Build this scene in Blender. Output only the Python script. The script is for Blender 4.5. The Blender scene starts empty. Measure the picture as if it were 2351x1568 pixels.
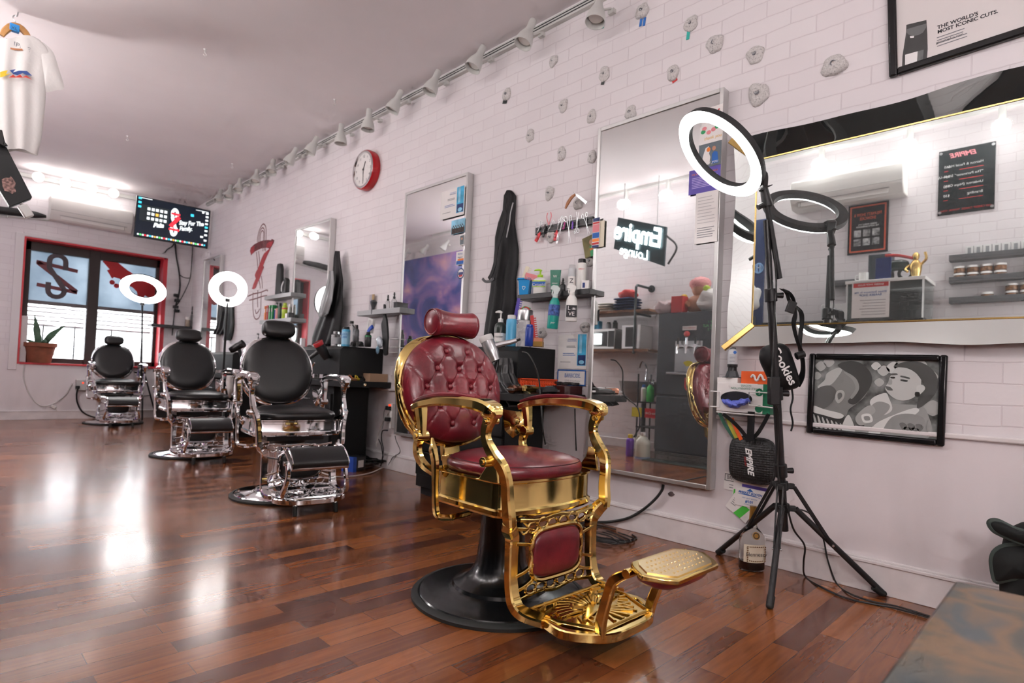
import bpy, bmesh, math, random
from mathutils import Vector, Matrix, Euler, noise
random.seed(7)
C = bpy.context.scene.collection
R = math.radians
W, L, XL, YF, H = 2.888, 10.07, -0.75, -1.5, 3.315      # right wall, back wall, left wall, front wall, ceiling height
# ---------------------------------------------------------------- camera (level 20 mm lens in the corner of the shop)
CAM = Vector((0, 0, .85)); FPX, YAW, PIT, ROL, SY = 1334.0, .788, .0229, .0428, 50.5
def cam_axes():
    cy, sy, cp, sp = math.cos(YAW), math.sin(YAW), math.cos(PIT), math.sin(PIT)
    f = Vector((sy*cp, cy*cp, sp)); r = Vector((cy, -sy, 0)); u = r.cross(f)
    c, s = math.cos(ROL), math.sin(ROL)
    return c*r + s*u, -s*r + c*u, f
RT, UP, FW = cam_axes()
cd = bpy.data.cameras.new('camera'); co = bpy.data.objects.new('camera', cd); C.objects.link(co)
co.matrix_world = Matrix.Translation(CAM) @ Matrix((RT, UP, -FW)).transposed().to_4x4()
cd.sensor_width = 36; cd.lens = FPX/2351*36; cd.shift_y = SY/2351; cd.clip_start = .02
cd.dof.use_dof = True; cd.dof.focus_distance = 2.3; cd.dof.aperture_fstop = 3.2
bpy.context.scene.camera = co
def ray(x, y): return RT*((x-1175.5)/FPX) - UP*((y-784-SY)/FPX) + FW
def hit(x, y, ax, v):
    d = ray(x, y); return CAM + d*((v-CAM[ax])/d[ax])
def wp(x, y, off=0): return hit(x, y, 0, W-off)            # a point on the right wall
def bp(x, y, off=0): return hit(x, y, 1, L-off)            # on the back wall
def fp(x, y, z=0): return hit(x, y, 2, z)                  # on the floor or a level above it
def lp(x, y, X=XL, m=.06):                                 # a point of the left side, seen in a wall mirror
    p = hit(x, y, 0, 2*(W-m)-X); p.x = X; return p
def frame(o, x, y, z): return Matrix.Translation(o) @ Matrix((x, y, z)).transposed().to_4x4()
def MW(o, a=0): return frame(o, Vector((0,-1,0)), Vector((0,0,1)), Vector((-1,0,0))) @ Matrix.Rotation(a, 4, 'Z')
def MB_(o, a=0): return frame(o, Vector((1,0,0)), Vector((0,0,1)), Vector((0,-1,0))) @ Matrix.Rotation(a, 4, 'Z')
def ML(o, a=0): return frame(o, Vector((0,1,0)), Vector((0,0,1)), Vector((1,0,0))) @ Matrix.Rotation(a, 4, 'Z')
def TR(x=0, y=0, z=0): return Matrix.Translation((x, y, z))
def RX(a): return Matrix.Rotation(R(a), 4, 'X')
def RY(a): return Matrix.Rotation(R(a), 4, 'Y')
def RZ(a): return Matrix.Rotation(R(a), 4, 'Z')
I4 = Matrix.Identity(4)
def aim(o, x, z):                                                    # frame at o with local x along x and local z near z
    x = x.normalized(); y = Vector(z).cross(x).normalized(); return frame(o, x, y, x.cross(y))
# ---------------------------------------------------------------- mesh builder
def catmull(pts, n=6, closed=False):
    P = [Vector(p) for p in pts]; k = len(P); out = []
    if k < 3: return P
    for i in range(k if closed else k-1):
        a, b = P[i], P[(i+1) % k]
        p0 = P[(i-1) % k] if (closed or i > 0) else a*2-b
        p3 = P[(i+2) % k] if (closed or i+2 < k) else b*2-a
        for j in range(n):
            t = j/n
            out.append(.5*((2*a)+(b-p0)*t+(2*p0-5*a+4*b-p3)*t*t+(3*a-p0-3*b+p3)*t**3))
    if not closed: out.append(P[-1])
    return out
def lerp(vals, t):
    if not isinstance(vals, (list, tuple)): return vals
    x = t*(len(vals)-1); i = min(int(x), len(vals)-2); f = x-i
    a, b = vals[i], vals[i+1]
    if isinstance(a, tuple): return tuple(p*(1-f)+q*f for p, q in zip(a, b))
    return a*(1-f)+b*f
class MB:
    def __init__(s): s.bm = bmesh.new()
    def add(s, vs, fs, M=I4):
        v = [s.bm.verts.new(M @ Vector(p)) for p in vs]
        for f in fs:
            try: s.bm.faces.new([v[i] for i in f])
            except ValueError: pass
        return s
    def box(s, c, d, M=I4):
        x, y, z = d[0]/2, d[1]/2, d[2]/2
        vs = [(c[0]+a*x, c[1]+b*y, c[2]+e*z) for a in (-1,1) for b in (-1,1) for e in (-1,1)]
        return s.add(vs, [(0,1,3,2),(4,6,7,5),(0,4,5,1),(2,3,7,6),(0,2,6,4),(1,5,7,3)], M)
    def lathe(s, prof, M=I4, seg=24, sx=1, sy=1, cap=True):
        vs, fs, n = [], [], len(prof)
        for i in range(seg):
            a = 2*math.pi*i/seg
            for r, z in prof: vs.append((r*math.cos(a)*sx, r*math.sin(a)*sy, z))
        for i in range(seg):
            j = (i+1) % seg
            for k in range(n-1): fs.append((i*n+k, j*n+k, j*n+k+1, i*n+k+1))
        if cap and prof[0][0] > 1e-5 and not (n == 2 and abs(prof[0][1]-prof[1][1]) < 1e-6): fs.append(tuple(i*n for i in range(seg))[::-1])
        if cap and prof[-1][0] > 1e-5 and not (prof[-2][0] < 1e-5 and abs(prof[-2][1]-prof[-1][1]) < 1e-6): fs.append(tuple(i*n+n-1 for i in range(seg)))
        s.add(vs, fs, M); bmesh.ops.remove_doubles(s.bm, verts=s.bm.verts, dist=1e-6); return s
    def cyl(s, a, b, r, r2=None, seg=16):
        a, b = Vector(a), Vector(b); d = b-a
        q = d.to_track_quat('Z', 'Y').to_matrix().to_4x4()
        return s.lathe([(r, 0), (r if r2 is None else r2, d.length)], Matrix.Translation(a) @ q, seg)
    def sweep(s, pts, sec, up=(0,0,1), n=6, closed=False, M=I4, scale=1.0):
        """sweep a 2D section (list of (a,b)) along a smooth path; section a along side, b along up"""
        P = catmull(pts, n, closed) if n else [Vector(p) for p in pts]
        up = Vector(up); k = len(P); m = len(sec); vs = []; last = None
        for i, p in enumerate(P):
            t = (P[(i+1) % k]-P[i-1]) if (closed or 0 < i < k-1) else (P[1]-P[0] if i == 0 else P[-1]-P[-2])
            t.normalize(); sd = t.cross(up)
            if sd.length < 1e-3: sd = last or t.orthogonal()
            sd.normalize()
            if last is not None and sd.dot(last) < 0: sd = -sd
            last = sd; b = sd.cross(t).normalized(); sc = lerp(scale, i/(k-1))
            for q in sec:
                if isinstance(sc, (tuple, Vector)): vs.append(p+sd*q[0]*sc[0]+b*q[1]*sc[1])
                else: vs.append(p+sd*q[0]*sc+b*q[1]*sc)
        fs = []
        for i in range(k if closed else k-1):
            j = (i+1) % k
            for a in range(m): fs.append((i*m+a, i*m+(a+1) % m, j*m+(a+1) % m, j*m+a))
        if not closed: fs += [tuple(range(m))[::-1], tuple((k-1)*m+a for a in range(m))]
        return s.add(vs, fs, M)
    def tube(s, pts, r, seg=8, n=6, closed=False, M=I4, up=(.013,.021,1)):
        rs = r if isinstance(r, (list, tuple)) else 1.0; r0 = 1.0 if isinstance(r, (list, tuple)) else r
        sec = [(r0*math.cos(2*math.pi*i/seg), r0*math.sin(2*math.pi*i/seg)) for i in range(seg)]
        return s.sweep(pts, sec, up, n, closed, M, rs)
    def bar(s, pts, w, t, up=(0,0,1), n=6, closed=False, M=I4, scale=1.0, rd=.3):
        a, b = w/2, t/2; c = min(a, b)*rd
        sec = [(-a+c,-b),(a-c,-b),(a,-b+c),(a,b-c),(a-c,b),(-a+c,b),(-a,b-c),(-a,-b+c)]
        return s.sweep(pts, sec, up, n, closed, M, scale)
    def prism(s, poly, t, M=I4, z=0):
        n = len(poly); vs = [(p[0], p[1], z) for p in poly]+[(p[0], p[1], z+t) for p in poly]
        return s.add(vs, [tuple(range(n))[::-1], tuple(range(n, 2*n))]+[(i, (i+1) % n, n+(i+1) % n, n+i) for i in range(n)], M)
    def poly(s, pts, z=0, M=I4): return s.add([(p[0], p[1], z) for p in pts], [tuple(range(len(pts)))], M)
    def rect(s, x0, y0, x1, y1, z=0, M=I4): return s.poly([(x0,y0),(x1,y0),(x1,y1),(x0,y1)], z, M)
    def ell(s, c, r, p=2.0, M=I4, seg=24, rings=12, fn=None):
        """superellipsoid"""
        def sp(v, e): return math.copysign(abs(v)**e, v)
        e = 2/p if not isinstance(p, tuple) else 2/p[0]; e2 = e if not isinstance(p, tuple) else 2/p[1]
        vs = [(c[0], c[1], c[2]-r[2])]
        for i in range(1, rings):
            f = -math.pi/2+math.pi*i/rings
            for j in range(seg):
                a = 2*math.pi*j/seg; cc = sp(math.cos(f), e2)
                vs.append((c[0]+r[0]*cc*sp(math.cos(a), e), c[1]+r[1]*cc*sp(math.sin(a), e), c[2]+r[2]*sp(math.sin(f), e2)))
        vs.append((c[0], c[1], c[2]+r[2])); fs = []
        if fn: vs = [fn(Vector(v)) for v in vs]
        for j in range(seg): fs.append((0, 1+(j+1) % seg, 1+j))
        for i in range(rings-2):
            for j in range(seg): fs.append((1+i*seg+j, 1+i*seg+(j+1) % seg, 1+(i+1)*seg+(j+1) % seg, 1+(i+1)*seg+j))
        o = 1+(rings-2)*seg; e_ = len(vs)-1
        for j in range(seg): fs.append((o+j, o+(j+1) % seg, e_))
        return s.add(vs, fs, M)
    def grid(s, fn, nu, nv, closed_u=False):
        vs = [fn(i/(nu if closed_u else nu-1), j/(nv-1)) for i in range(nu) for j in range(nv)]; fs = []
        for i in range(nu if closed_u else nu-1):
            for j in range(nv-1):
                k = (i+1) % nu; fs.append((i*nv+j, k*nv+j, k*nv+j+1, i*nv+j+1))
        return s.add(vs, fs)
    def build(s, name, m, parent=None, smooth=True, bev=0, sub=0, solid=0, ang=35, M=None, nrm=True):
        if nrm: bmesh.ops.recalc_face_normals(s.bm, faces=s.bm.faces)
        me = bpy.data.meshes.new(name); s.bm.to_mesh(me); s.bm.free()
        o = bpy.data.objects.new(name, me); C.objects.link(o); me.materials.append(m)
        if smooth:
            for p in me.polygons: p.use_smooth = True
            if not sub: me.set_sharp_from_angle(angle=R(ang))
        if solid: d = o.modifiers.new('s', 'SOLIDIFY'); d.thickness = solid; d.offset = 0
        if bev:
            d = o.modifiers.new('b', 'BEVEL'); d.width = bev; d.segments = 2; d.limit_method = 'ANGLE'; d.angle_limit = R(40)
        if sub: d = o.modifiers.new('u', 'SUBSURF'); d.levels = d.render_levels = sub
        if parent: o.parent = parent
        if M is not None: o.matrix_basis = M
        return o
def tag(o, label, cat, group=None):
    o['label'] = label; o['category'] = cat
    if group: o['group'] = group
    return o
def st(o): o['kind'] = 'structure'; return o
def thing(name, label, cat, M=I4, group=None):
    o = bpy.data.objects.new(name, None); C.objects.link(o); o.empty_display_size = .05; o.matrix_basis = M
    return tag(o, label, cat, group)
def copy_tree(o, parent=None):
    c = o.copy(); C.objects.link(c)
    if parent: c.parent = parent
    for ch in o.children: copy_tree(ch, c)
    return c
def text(body, size, m, parent, x=0, y=0, z=.001, al='CENTER', sx=1, rot=0, shear=0, off=0, ext=0, name='lettering', M=None, sp=1):
    cu = bpy.data.curves.new(name, 'FONT'); cu.body = body; cu.size = size; cu.align_x = al; cu.align_y = 'CENTER'
    cu.shear = shear; cu.offset = off; cu.extrude = ext; cu.resolution_u = 3; cu.space_line = .95; cu.space_character = sp
    o = bpy.data.objects.new(name, cu); C.objects.link(o); cu.materials.append(m); o.parent = parent
    o.matrix_basis = (M if M is not None else I4) @ TR(x, y, z) @ RZ(rot) @ Matrix.Diagonal((sx, 1, 1, 1))
    return o
# ---------------------------------------------------------------- materials
MT = {}
def mat(name, col=(.8,.8,.8), rough=.5, metal=0, emit=0, alpha=1, trans=0, coat=0, spec=.5, ior=1.45, ecol=None, var=0, vs=8, bump=0, bs=60, sheen=0):
    if name in MT: return MT[name]
    m = bpy.data.materials.new(name); m.use_nodes = True; nt = m.node_tree; b = nt.nodes['Principled BSDF']
    c4 = (*col, 1)
    b.inputs['Base Color'].default_value = c4; b.inputs['Roughness'].default_value = rough; b.inputs['Metallic'].default_value = metal
    b.inputs['Alpha'].default_value = alpha; b.inputs['Transmission Weight'].default_value = trans; b.inputs['IOR'].default_value = ior
    b.inputs['Coat Weight'].default_value = coat; b.inputs['Coat Roughness'].default_value = .1; b.inputs['Specular IOR Level'].default_value = spec
    if sheen: b.inputs['Sheen Weight'].default_value = sheen
    if emit:
        b.inputs['Emission Color'].default_value = (*(ecol or col), 1); b.inputs['Emission Strength'].default_value = emit
    if var or bump:
        tc = nt.nodes.new('ShaderNodeTexCoord'); nz = nt.nodes.new('ShaderNodeTexNoise'); nz.inputs['Scale'].default_value = vs; nz.inputs['Detail'].default_value = 4
        nt.links.new(tc.outputs['Object'], nz.inputs['Vector'])
        if var:
            mx = nt.nodes.new('ShaderNodeMix'); mx.data_type = 'RGBA'
            mx.inputs[6].default_value = (*[c*(1-var) for c in col], 1); mx.inputs[7].default_value = (*[min(1, c*(1+var)) for c in col], 1)
            mp = nt.nodes.new('ShaderNodeMapRange'); mp.inputs[1].default_value = .3; mp.inputs[2].default_value = .7
            nt.links.new(nz.outputs['Fac'], mp.inputs[0]); nt.links.new(mp.outputs[0], mx.inputs[0]); nt.links.new(mx.outputs[2], b.inputs['Base Color'])
        if bump:
            n2 = nt.nodes.new('ShaderNodeTexNoise'); n2.inputs['Scale'].default_value = bs; nt.links.new(tc.outputs['Object'], n2.inputs['Vector'])
            bm_ = nt.nodes.new('ShaderNodeBump'); bm_.inputs['Strength'].default_value = bump; bm_.inputs['Distance'].default_value = .01
            nt.links.new(n2.outputs['Fac'], bm_.inputs['Height']); nt.links.new(bm_.outputs[0], b.inputs['Normal'])
    MT[name] = m; return m
def nodes(name):
    m = bpy.data.materials.new(name); m.use_nodes = True; MT[name] = m
    nt = m.node_tree; return m, nt, nt.nodes['Principled BSDF'], nt.nodes.new, nt.links.new
def ramp(new, stops):
    r = new('ShaderNodeValToRGB'); e = r.color_ramp.elements
    while len(e) < len(stops): e.new(.5)
    for k, (p, c) in zip(e, stops): k.position = p; k.color = (*c, 1)
    return r
def mathn(new, link, op, a, b):
    n = new('ShaderNodeMath'); n.operation = op
    for i, v in enumerate((a, b)):
        if isinstance(v, (int, float)): n.inputs[i].default_value = v
        else: link(v, n.inputs[i])
    return n.outputs[0]
def sw(c): return tuple((x/255/12.92 if x <= 10 else ((x/255+.055)/1.055)**2.4) for x in c)   # screen colour to linear
black = mat('black_plastic', (.012,.012,.013), .38)
matte_black = mat('matte_black', (.014,.015,.016), .55)
blackmetal = mat('black_metal', (.015,.015,.016), .32)
rubber = mat('black_rubber', (.015,.017,.016), .6)
chrome = mat('chrome', (.82,.82,.83), .07, 1)
steel = mat('steel', (.50,.51,.52), .28, 1)
white = mat('white_plastic', (.82,.81,.79), .4)
paper = mat('paper', (.84,.81,.79), .7)
gold = mat('gold', (.80,.60,.22), .11, 1, var=.10, vs=5)
silver = mat('satin_aluminium', (.62,.62,.61), .35, .85)
clear = mat('clear_plastic', (.93,.95,.95), .08, trans=.92, ior=1.3)
cable_m = mat('cable_black', (.014,.014,.014), .45)
cable_w = mat('cable_white', (.6,.58,.56), .5)
grey_ink = mat('grey_ink', (.22,.22,.24), .7); dark_ink = mat('dark_ink', (.035,.035,.04), .7)
red_ink = mat('red_ink', (.5,.03,.03), .6); blue_ink = mat('blue_ink', (.02,.12,.42), .6); white_ink = mat('white_ink', (.85,.84,.83), .6)
fabric = mat('black_nylon', (.007,.007,.008), .55, bump=.15, bs=18, spec=.3)
bulb = mat('lit_bulb', (1,.96,.93), .4, emit=14); bulb_low = mat('lit_bulb_far', (1,.96,.93), .4, emit=5)
ring_m = mat('lit_ring', (1,.97,.95), .4, emit=22)
off_bulb = mat('unlit_bulb', (.78,.76,.72), .25)
def mirror_mat(name, tint, haze):
    m, nt, b, new, link = nodes(name)
    b.inputs['Metallic'].default_value = 1; b.inputs['Roughness'].default_value = .012; b.inputs['Base Color'].default_value = (*tint, 1)
    d = new('ShaderNodeBsdfDiffuse'); d.inputs[0].default_value = (.8,.82,.82,1); mx = new('ShaderNodeMixShader')
    tc = new('ShaderNodeTexCoord'); nz = new('ShaderNodeTexNoise'); nz.inputs['Scale'].default_value = 2.2; nz.inputs['Detail'].default_value = 5
    link(tc.outputs['Object'], nz.inputs['Vector'])
    f = mathn(new, link, 'MULTIPLY', nz.outputs['Fac'], haze*2); link(f, mx.inputs[0])
    link(b.outputs[0], mx.inputs[1]); link(d.outputs[0], mx.inputs[2]); link(mx.outputs[0], nt.nodes['Material Output'].inputs[0]); return m
mirror = mirror_mat('mirror_glass', (.90,.93,.93), .05)
mirror_b = mirror_mat('mirror_glass_wide', (.84,.90,.89), .06)
# ================================================================ the room shell
def brick_mat(name, ax, zmin, base=(.83,.785,.80), row=.082, bw=.235):
    m, nt, b, new, link = nodes(name)
    tc = new('ShaderNodeTexCoord'); sx = new('ShaderNodeSeparateXYZ'); link(tc.outputs['Object'], sx.inputs[0])
    nzw = new('ShaderNodeTexNoise'); nzw.inputs['Scale'].default_value = 7; link(tc.outputs['Object'], nzw.inputs['Vector'])
    wob = mathn(new, link, 'MULTIPLY', mathn(new, link, 'SUBTRACT', nzw.outputs['Fac'], .5), .02)
    cx = new('ShaderNodeCombineXYZ'); link(sx.outputs[ax], cx.inputs[0]); link(mathn(new, link, 'ADD', sx.outputs[2], wob), cx.inputs[1])
    br = new('ShaderNodeTexBrick'); link(cx.outputs[0], br.inputs['Vector']); br.inputs['Scale'].default_value = 1
    br.inputs['Brick Width'].default_value = bw; br.inputs['Row Height'].default_value = row; br.inputs['Mortar Size'].default_value = .0035
    br.inputs['Mortar Smooth'].default_value = .6
    br.inputs['Color1'].default_value = (1,1,1,1); br.inputs['Color2'].default_value = (.965,.955,.96,1); br.inputs['Mortar'].default_value = (.88,.855,.865,1)
    up = mathn(new, link, 'GREATER_THAN', sx.outputs[2], zmin)
    mx = new('ShaderNodeMix'); mx.data_type = 'RGBA'; link(up, mx.inputs[0]); mx.inputs[6].default_value = (.97,.95,.95,1); link(br.outputs['Color'], mx.inputs[7])
    nz = new('ShaderNodeTexNoise'); nz.inputs['Scale'].default_value = 1.3; nz.inputs['Detail'].default_value = 6; link(tc.outputs['Object'], nz.inputs['Vector'])
    rp = ramp(new, [(.3, tuple(c*.93 for c in base)), (.65, base)]); link(nz.outputs['Fac'], rp.inputs[0])
    m2 = new('ShaderNodeMix'); m2.data_type = 'RGBA'; m2.blend_type = 'MULTIPLY'; m2.inputs[0].default_value = 1
    link(rp.outputs[0], m2.inputs[6]); link(mx.outputs[2], m2.inputs[7])
    # grime near the floor
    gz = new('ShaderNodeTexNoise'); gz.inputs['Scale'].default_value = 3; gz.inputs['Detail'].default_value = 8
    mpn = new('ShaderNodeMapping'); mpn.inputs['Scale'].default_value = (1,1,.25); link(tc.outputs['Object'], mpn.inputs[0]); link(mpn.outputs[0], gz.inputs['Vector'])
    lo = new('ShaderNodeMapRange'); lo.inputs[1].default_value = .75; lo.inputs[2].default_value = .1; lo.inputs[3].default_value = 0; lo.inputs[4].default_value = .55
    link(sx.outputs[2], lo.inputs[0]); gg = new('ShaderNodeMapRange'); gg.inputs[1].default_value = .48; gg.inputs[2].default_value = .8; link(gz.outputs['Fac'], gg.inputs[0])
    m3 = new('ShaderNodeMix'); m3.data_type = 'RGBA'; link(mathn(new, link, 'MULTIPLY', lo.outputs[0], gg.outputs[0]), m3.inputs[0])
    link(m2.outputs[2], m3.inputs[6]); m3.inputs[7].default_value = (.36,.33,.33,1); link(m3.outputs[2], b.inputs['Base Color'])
    b.inputs['Roughness'].default_value = .55
    n3 = new('ShaderNodeTexNoise'); n3.inputs['Scale'].default_value = 45; n3.inputs['Detail'].default_value = 3; link(tc.outputs['Object'], n3.inputs['Vector'])
    hh = mathn(new, link, 'ADD', mathn(new, link, 'MULTIPLY', mathn(new, link, 'MULTIPLY', br.outputs['Fac'], up), -1.0), mathn(new, link, 'MULTIPLY', n3.outputs['Fac'], .22))
    bm_ = new('ShaderNodeBump'); bm_.inputs['Strength'].default_value = .4; bm_.inputs['Distance'].default_value = .005
    link(hh, bm_.inputs['Height']); link(bm_.outputs[0], b.inputs['Normal']); return m
wall_m = brick_mat('painted_brick', 1, .685)
back_m = brick_mat('painted_brick_back', 0, .9)
ceil_m = mat('ceiling_paint', (.83,.775,.785), .75, var=.03, vs=1.5, bump=.12, bs=3)
base_m = mat('baseboard_paint', (.76,.715,.715), .4, var=.08, vs=9)
def floor_mat():
    m, nt, b, new, link = nodes('cherry_laminate')
    tc = new('ShaderNodeTexCoord'); mp = new('ShaderNodeMapping'); link(tc.outputs['Object'], mp.inputs[0])
    br = new('ShaderNodeTexBrick'); link(mp.outputs[0], br.inputs['Vector']); br.inputs['Scale'].default_value = 1
    br.inputs['Brick Width'].default_value = .56; br.inputs['Row Height'].default_value = .082; br.inputs['Mortar Size'].default_value = .0007; br.offset = .37; br.offset_frequency = 2
    br.inputs['Color1'].default_value = (0,0,0,1); br.inputs['Color2'].default_value = (1,1,1,1); br.inputs['Mortar'].default_value = (.1,.1,.1,1); br.inputs['Bias'].default_value = 0
    mp2 = new('ShaderNodeMapping'); mp2.inputs['Scale'].default_value = (2.2, 26, 1); link(tc.outputs['Object'], mp2.inputs[0])
    gr = new('ShaderNodeTexNoise'); gr.inputs['Scale'].default_value = 2.4; gr.inputs['Detail'].default_value = 7; gr.inputs['Distortion'].default_value = .6; link(mp2.outputs[0], gr.inputs['Vector'])
    ad = mathn(new, link, 'ADD', mathn(new, link, 'MULTIPLY', br.outputs['Color'], .62), mathn(new, link, 'MULTIPLY', gr.outputs['Fac'], .42))
    rp = ramp(new, [(.10, (.060,.017,.010)), (.40, (.155,.043,.014)), (.66, (.265,.080,.020)), (.95, (.40,.130,.032))]); link(ad, rp.inputs[0])
    mm = new('ShaderNodeMix'); mm.data_type = 'RGBA'; link(br.outputs['Fac'], mm.inputs[0]); link(rp.outputs[0], mm.inputs[6]); mm.inputs[7].default_value = (.03,.01,.006,1)
    link(mm.outputs[2], b.inputs['Base Color'])
    n2 = new('ShaderNodeTexNoise'); n2.inputs['Scale'].default_value = 1.6; n2.inputs['Detail'].default_value = 2; link(tc.outputs['Object'], n2.inputs['Vector'])
    rr = new('ShaderNodeMapRange'); rr.inputs[3].default_value = .18; rr.inputs[4].default_value = .33; link(n2.outputs['Fac'], rr.inputs[0]); link(rr.outputs[0], b.inputs['Roughness'])
    b.inputs['Specular IOR Level'].default_value = .55; b.inputs['Coat Weight'].default_value = .4; b.inputs['Coat Roughness'].default_value = .16
    bm_ = new('ShaderNodeBump'); bm_.inputs['Strength'].default_value = .08; bm_.inputs['Distance'].default_value = .002
    link(mathn(new, link, 'MULTIPLY', br.outputs['Fac'], -1.0), bm_.inputs['Height']); link(bm_.outputs[0], b.inputs['Normal'])
    return m
floor_m = floor_mat()
t_ = .12
st(MB().box(((W+XL)/2, (L+YF)/2, -t_/2), (W-XL+2*t_, L-YF+2*t_, t_)).build('floor', floor_m, smooth=False))
st(MB().box(((W+XL)/2, (L+YF)/2, H+t_/2), (W-XL+2*t_, L-YF+2*t_, t_)).build('ceiling', ceil_m, smooth=False))
st(MB().box((W+t_/2, (L+YF)/2, H/2), (t_, L-YF+2*t_, H)).build('wall_right', wall_m, smooth=False))
st(MB().box((XL-t_/2, (L+YF)/2, H/2), (t_, L-YF+2*t_, H)).build('wall_left', brick_mat('painted_brick_left', 1, .1), smooth=False))
st(MB().box(((W+XL)/2, YF-t_/2, H/2), (W-XL, t_, H)).build('wall_front', back_m, smooth=False))
# back wall around the window opening
wl, wr = bp(56,548).x, bp(386,590).x
wt, wb = bp(210,566).z, bp(120,838).z
TB = .36
wbk = MB()
for x0, x1, z0, z1 in ((XL, wl, 0, H), (wr, W, 0, H), (wl, wr, 0, wb), (wl, wr, wt, H)):
    wbk.box(((x0+x1)/2, L+TB/2, (z0+z1)/2), (x1-x0, TB, z1-z0))
st(wbk.build('wall_back', back_m, smooth=False))
st(MB().box((W-.009, (L+YF)/2, .062), (.018, L-YF, .124)).box((W-.012, (L+YF)/2, .128), (.024, L-YF, .014)).box((W-.007, (L+YF)/2, .139), (.014, L-YF, .01)).build('baseboard_right', base_m, bev=.003))
st(MB().box(((W+XL)/2-.03, L-.009, .055), (W-XL-.06, .018, .11)).box(((W+XL)/2-.03, L-.012, .114), (W-XL-.06, .022, .012)).build('baseboard_back', base_m, bev=.003))
st(MB().box((XL+.009, (L+YF)/2, .055), (.018, L-YF-.1, .11)).build('baseboard_left', base_m, bev=.003))
st(MB().box((W-.008, (L+YF)/2, .69), (.016, L-YF-.1, .022)).build('trim_1', base_m, bev=.006))
# window: red reveal, brown frames, frosted upper and clear lower panes
redp = mat('red_gloss_paint', (.62,.045,.06), .35); brownf = mat('bronze_window_frame', (.028,.018,.016), .45); wtrim = mat('window_trim_paint', (.74,.70,.71), .45)
def frost_mat():
    m, nt, b, new, link = nodes('frosted_film')
    tc = new('ShaderNodeTexCoord'); nz = new('ShaderNodeTexNoise'); nz.inputs['Scale'].default_value = 3; nz.inputs['Detail'].default_value = 6; link(tc.outputs['Object'], nz.inputs['Vector'])
    rp = ramp(new, [(.3, (.25,.29,.325)), (.7, (.39,.43,.465))]); link(nz.outputs['Fac'], rp.inputs[0])
    t = new('ShaderNodeBsdfTranslucent'); link(rp.outputs[0], t.inputs[0]); d = new('ShaderNodeBsdfDiffuse'); d.inputs[0].default_value = (.35,.38,.42,1)
    mx = new('ShaderNodeMixShader'); mx.inputs[0].default_value = .2; link(t.outputs[0], mx.inputs[1]); link(d.outputs[0], mx.inputs[2])
    link(mx.outputs[0], nt.nodes['Material Output'].inputs[0]); return m
def pane_mat():
    m, nt, b, new, link = nodes('window_glass')
    t = new('ShaderNodeBsdfTransparent'); g = new('ShaderNodeBsdfGlossy'); g.inputs['Roughness'].default_value = .02; mx = new('ShaderNodeMixShader'); mx.inputs[0].default_value = .06
    link(t.outputs[0], mx.inputs[1]); link(g.outputs[0], mx.inputs[2]); link(mx.outputs[0], nt.nodes['Material Output'].inputs[0]); return m
frost, pane = frost_mat(), pane_mat()
win = bpy.data.objects.new('window_1', None); C.objects.link(win); win.location = ((wl+wr)/2, L, wb); st(win)
ww, wh = wr-wl, wt-wb
rv = MB()
for a, q_ in ((-1, .022), (1, .055)): rv.box((a*(ww/2-q_/2), .165, wh/2), (q_, .33, wh))
rv.box((0, .165, wh-.011), (ww-.044, .33, .022)).box((0, .155, .012), (ww-.044, .35, .024))
rv.build('window_reveal', redp, win, smooth=False)
tr = MB()
for a, m_ in ((-1, 1),): tr.box((-(ww/2+.045), -.008, wh/2-.02), (.09, .016, wh+.12))
tr.box((0, -.008, wh+.03), (ww+.02, .016, .05)); tr.build('window_trim', wtrim, win, bev=.004)
fy = .235; fr = MB(); fw = .075; iw = ww-.044
for a in (-1, 1): fr.box((a*(iw/2-fw/2), fy, wh/2), (fw, .07, wh-.03))
fr.box((0, fy, wh-.022-.06), (iw, .07, .12)).box((0, fy, .06), (iw, .07, .07))
mx_ = (bp(222,640).x-(wl+wr)/2)
fr.box((mx_, fy-.01, wh/2), (.13, .09, wh-.03)); fr.build('window_frame', brownf, win, bev=.004)
rz_ = bp(125,695).z-wb
for a, (x0, x1) in enumerate(((-iw/2+fw, mx_-.065), (mx_+.065, iw/2-fw))):
    MB().box(((x0+x1)/2, fy-.015, rz_), (x1-x0, .05, .05)).build('meeting_rail', mat('rail_grey', (.12,.115,.12), .5), win, bev=.003)
    MB().box(((x0+x1)/2, fy+.02, (rz_+wh-.14)/2+.01), (x1-x0, .006, wh-.15-rz_)).build('frosted_pane', frost, win, smooth=False)
    MB().box(((x0+x1)/2, fy+.02, (rz_+.09)/2), (x1-x0, .006, rz_-.09)).build('clear_pane', pane, win, smooth=False)
    bl = MB()
    for k in range(5): bl.box(((x0+x1)/2, fy+.09, rz_-.06-k*.06), (x1-x0, .004, .020))
    bl.build('blind_slats', mat('blind_slat', (.75,.76,.80), .6), win, smooth=False)
    gd = MB()
    for k in range(4): gd.box(((x0+x1)/2, fy+.14, .15+k*.13), (x1-x0, .01, .01))
    for k in range(2): gd.box((x0+(x1-x0)*(.3+.55*k), fy+.14, .32), (.016, .016, .5))
    gd.build('window_guard', blackmetal, win, smooth=False)
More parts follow.
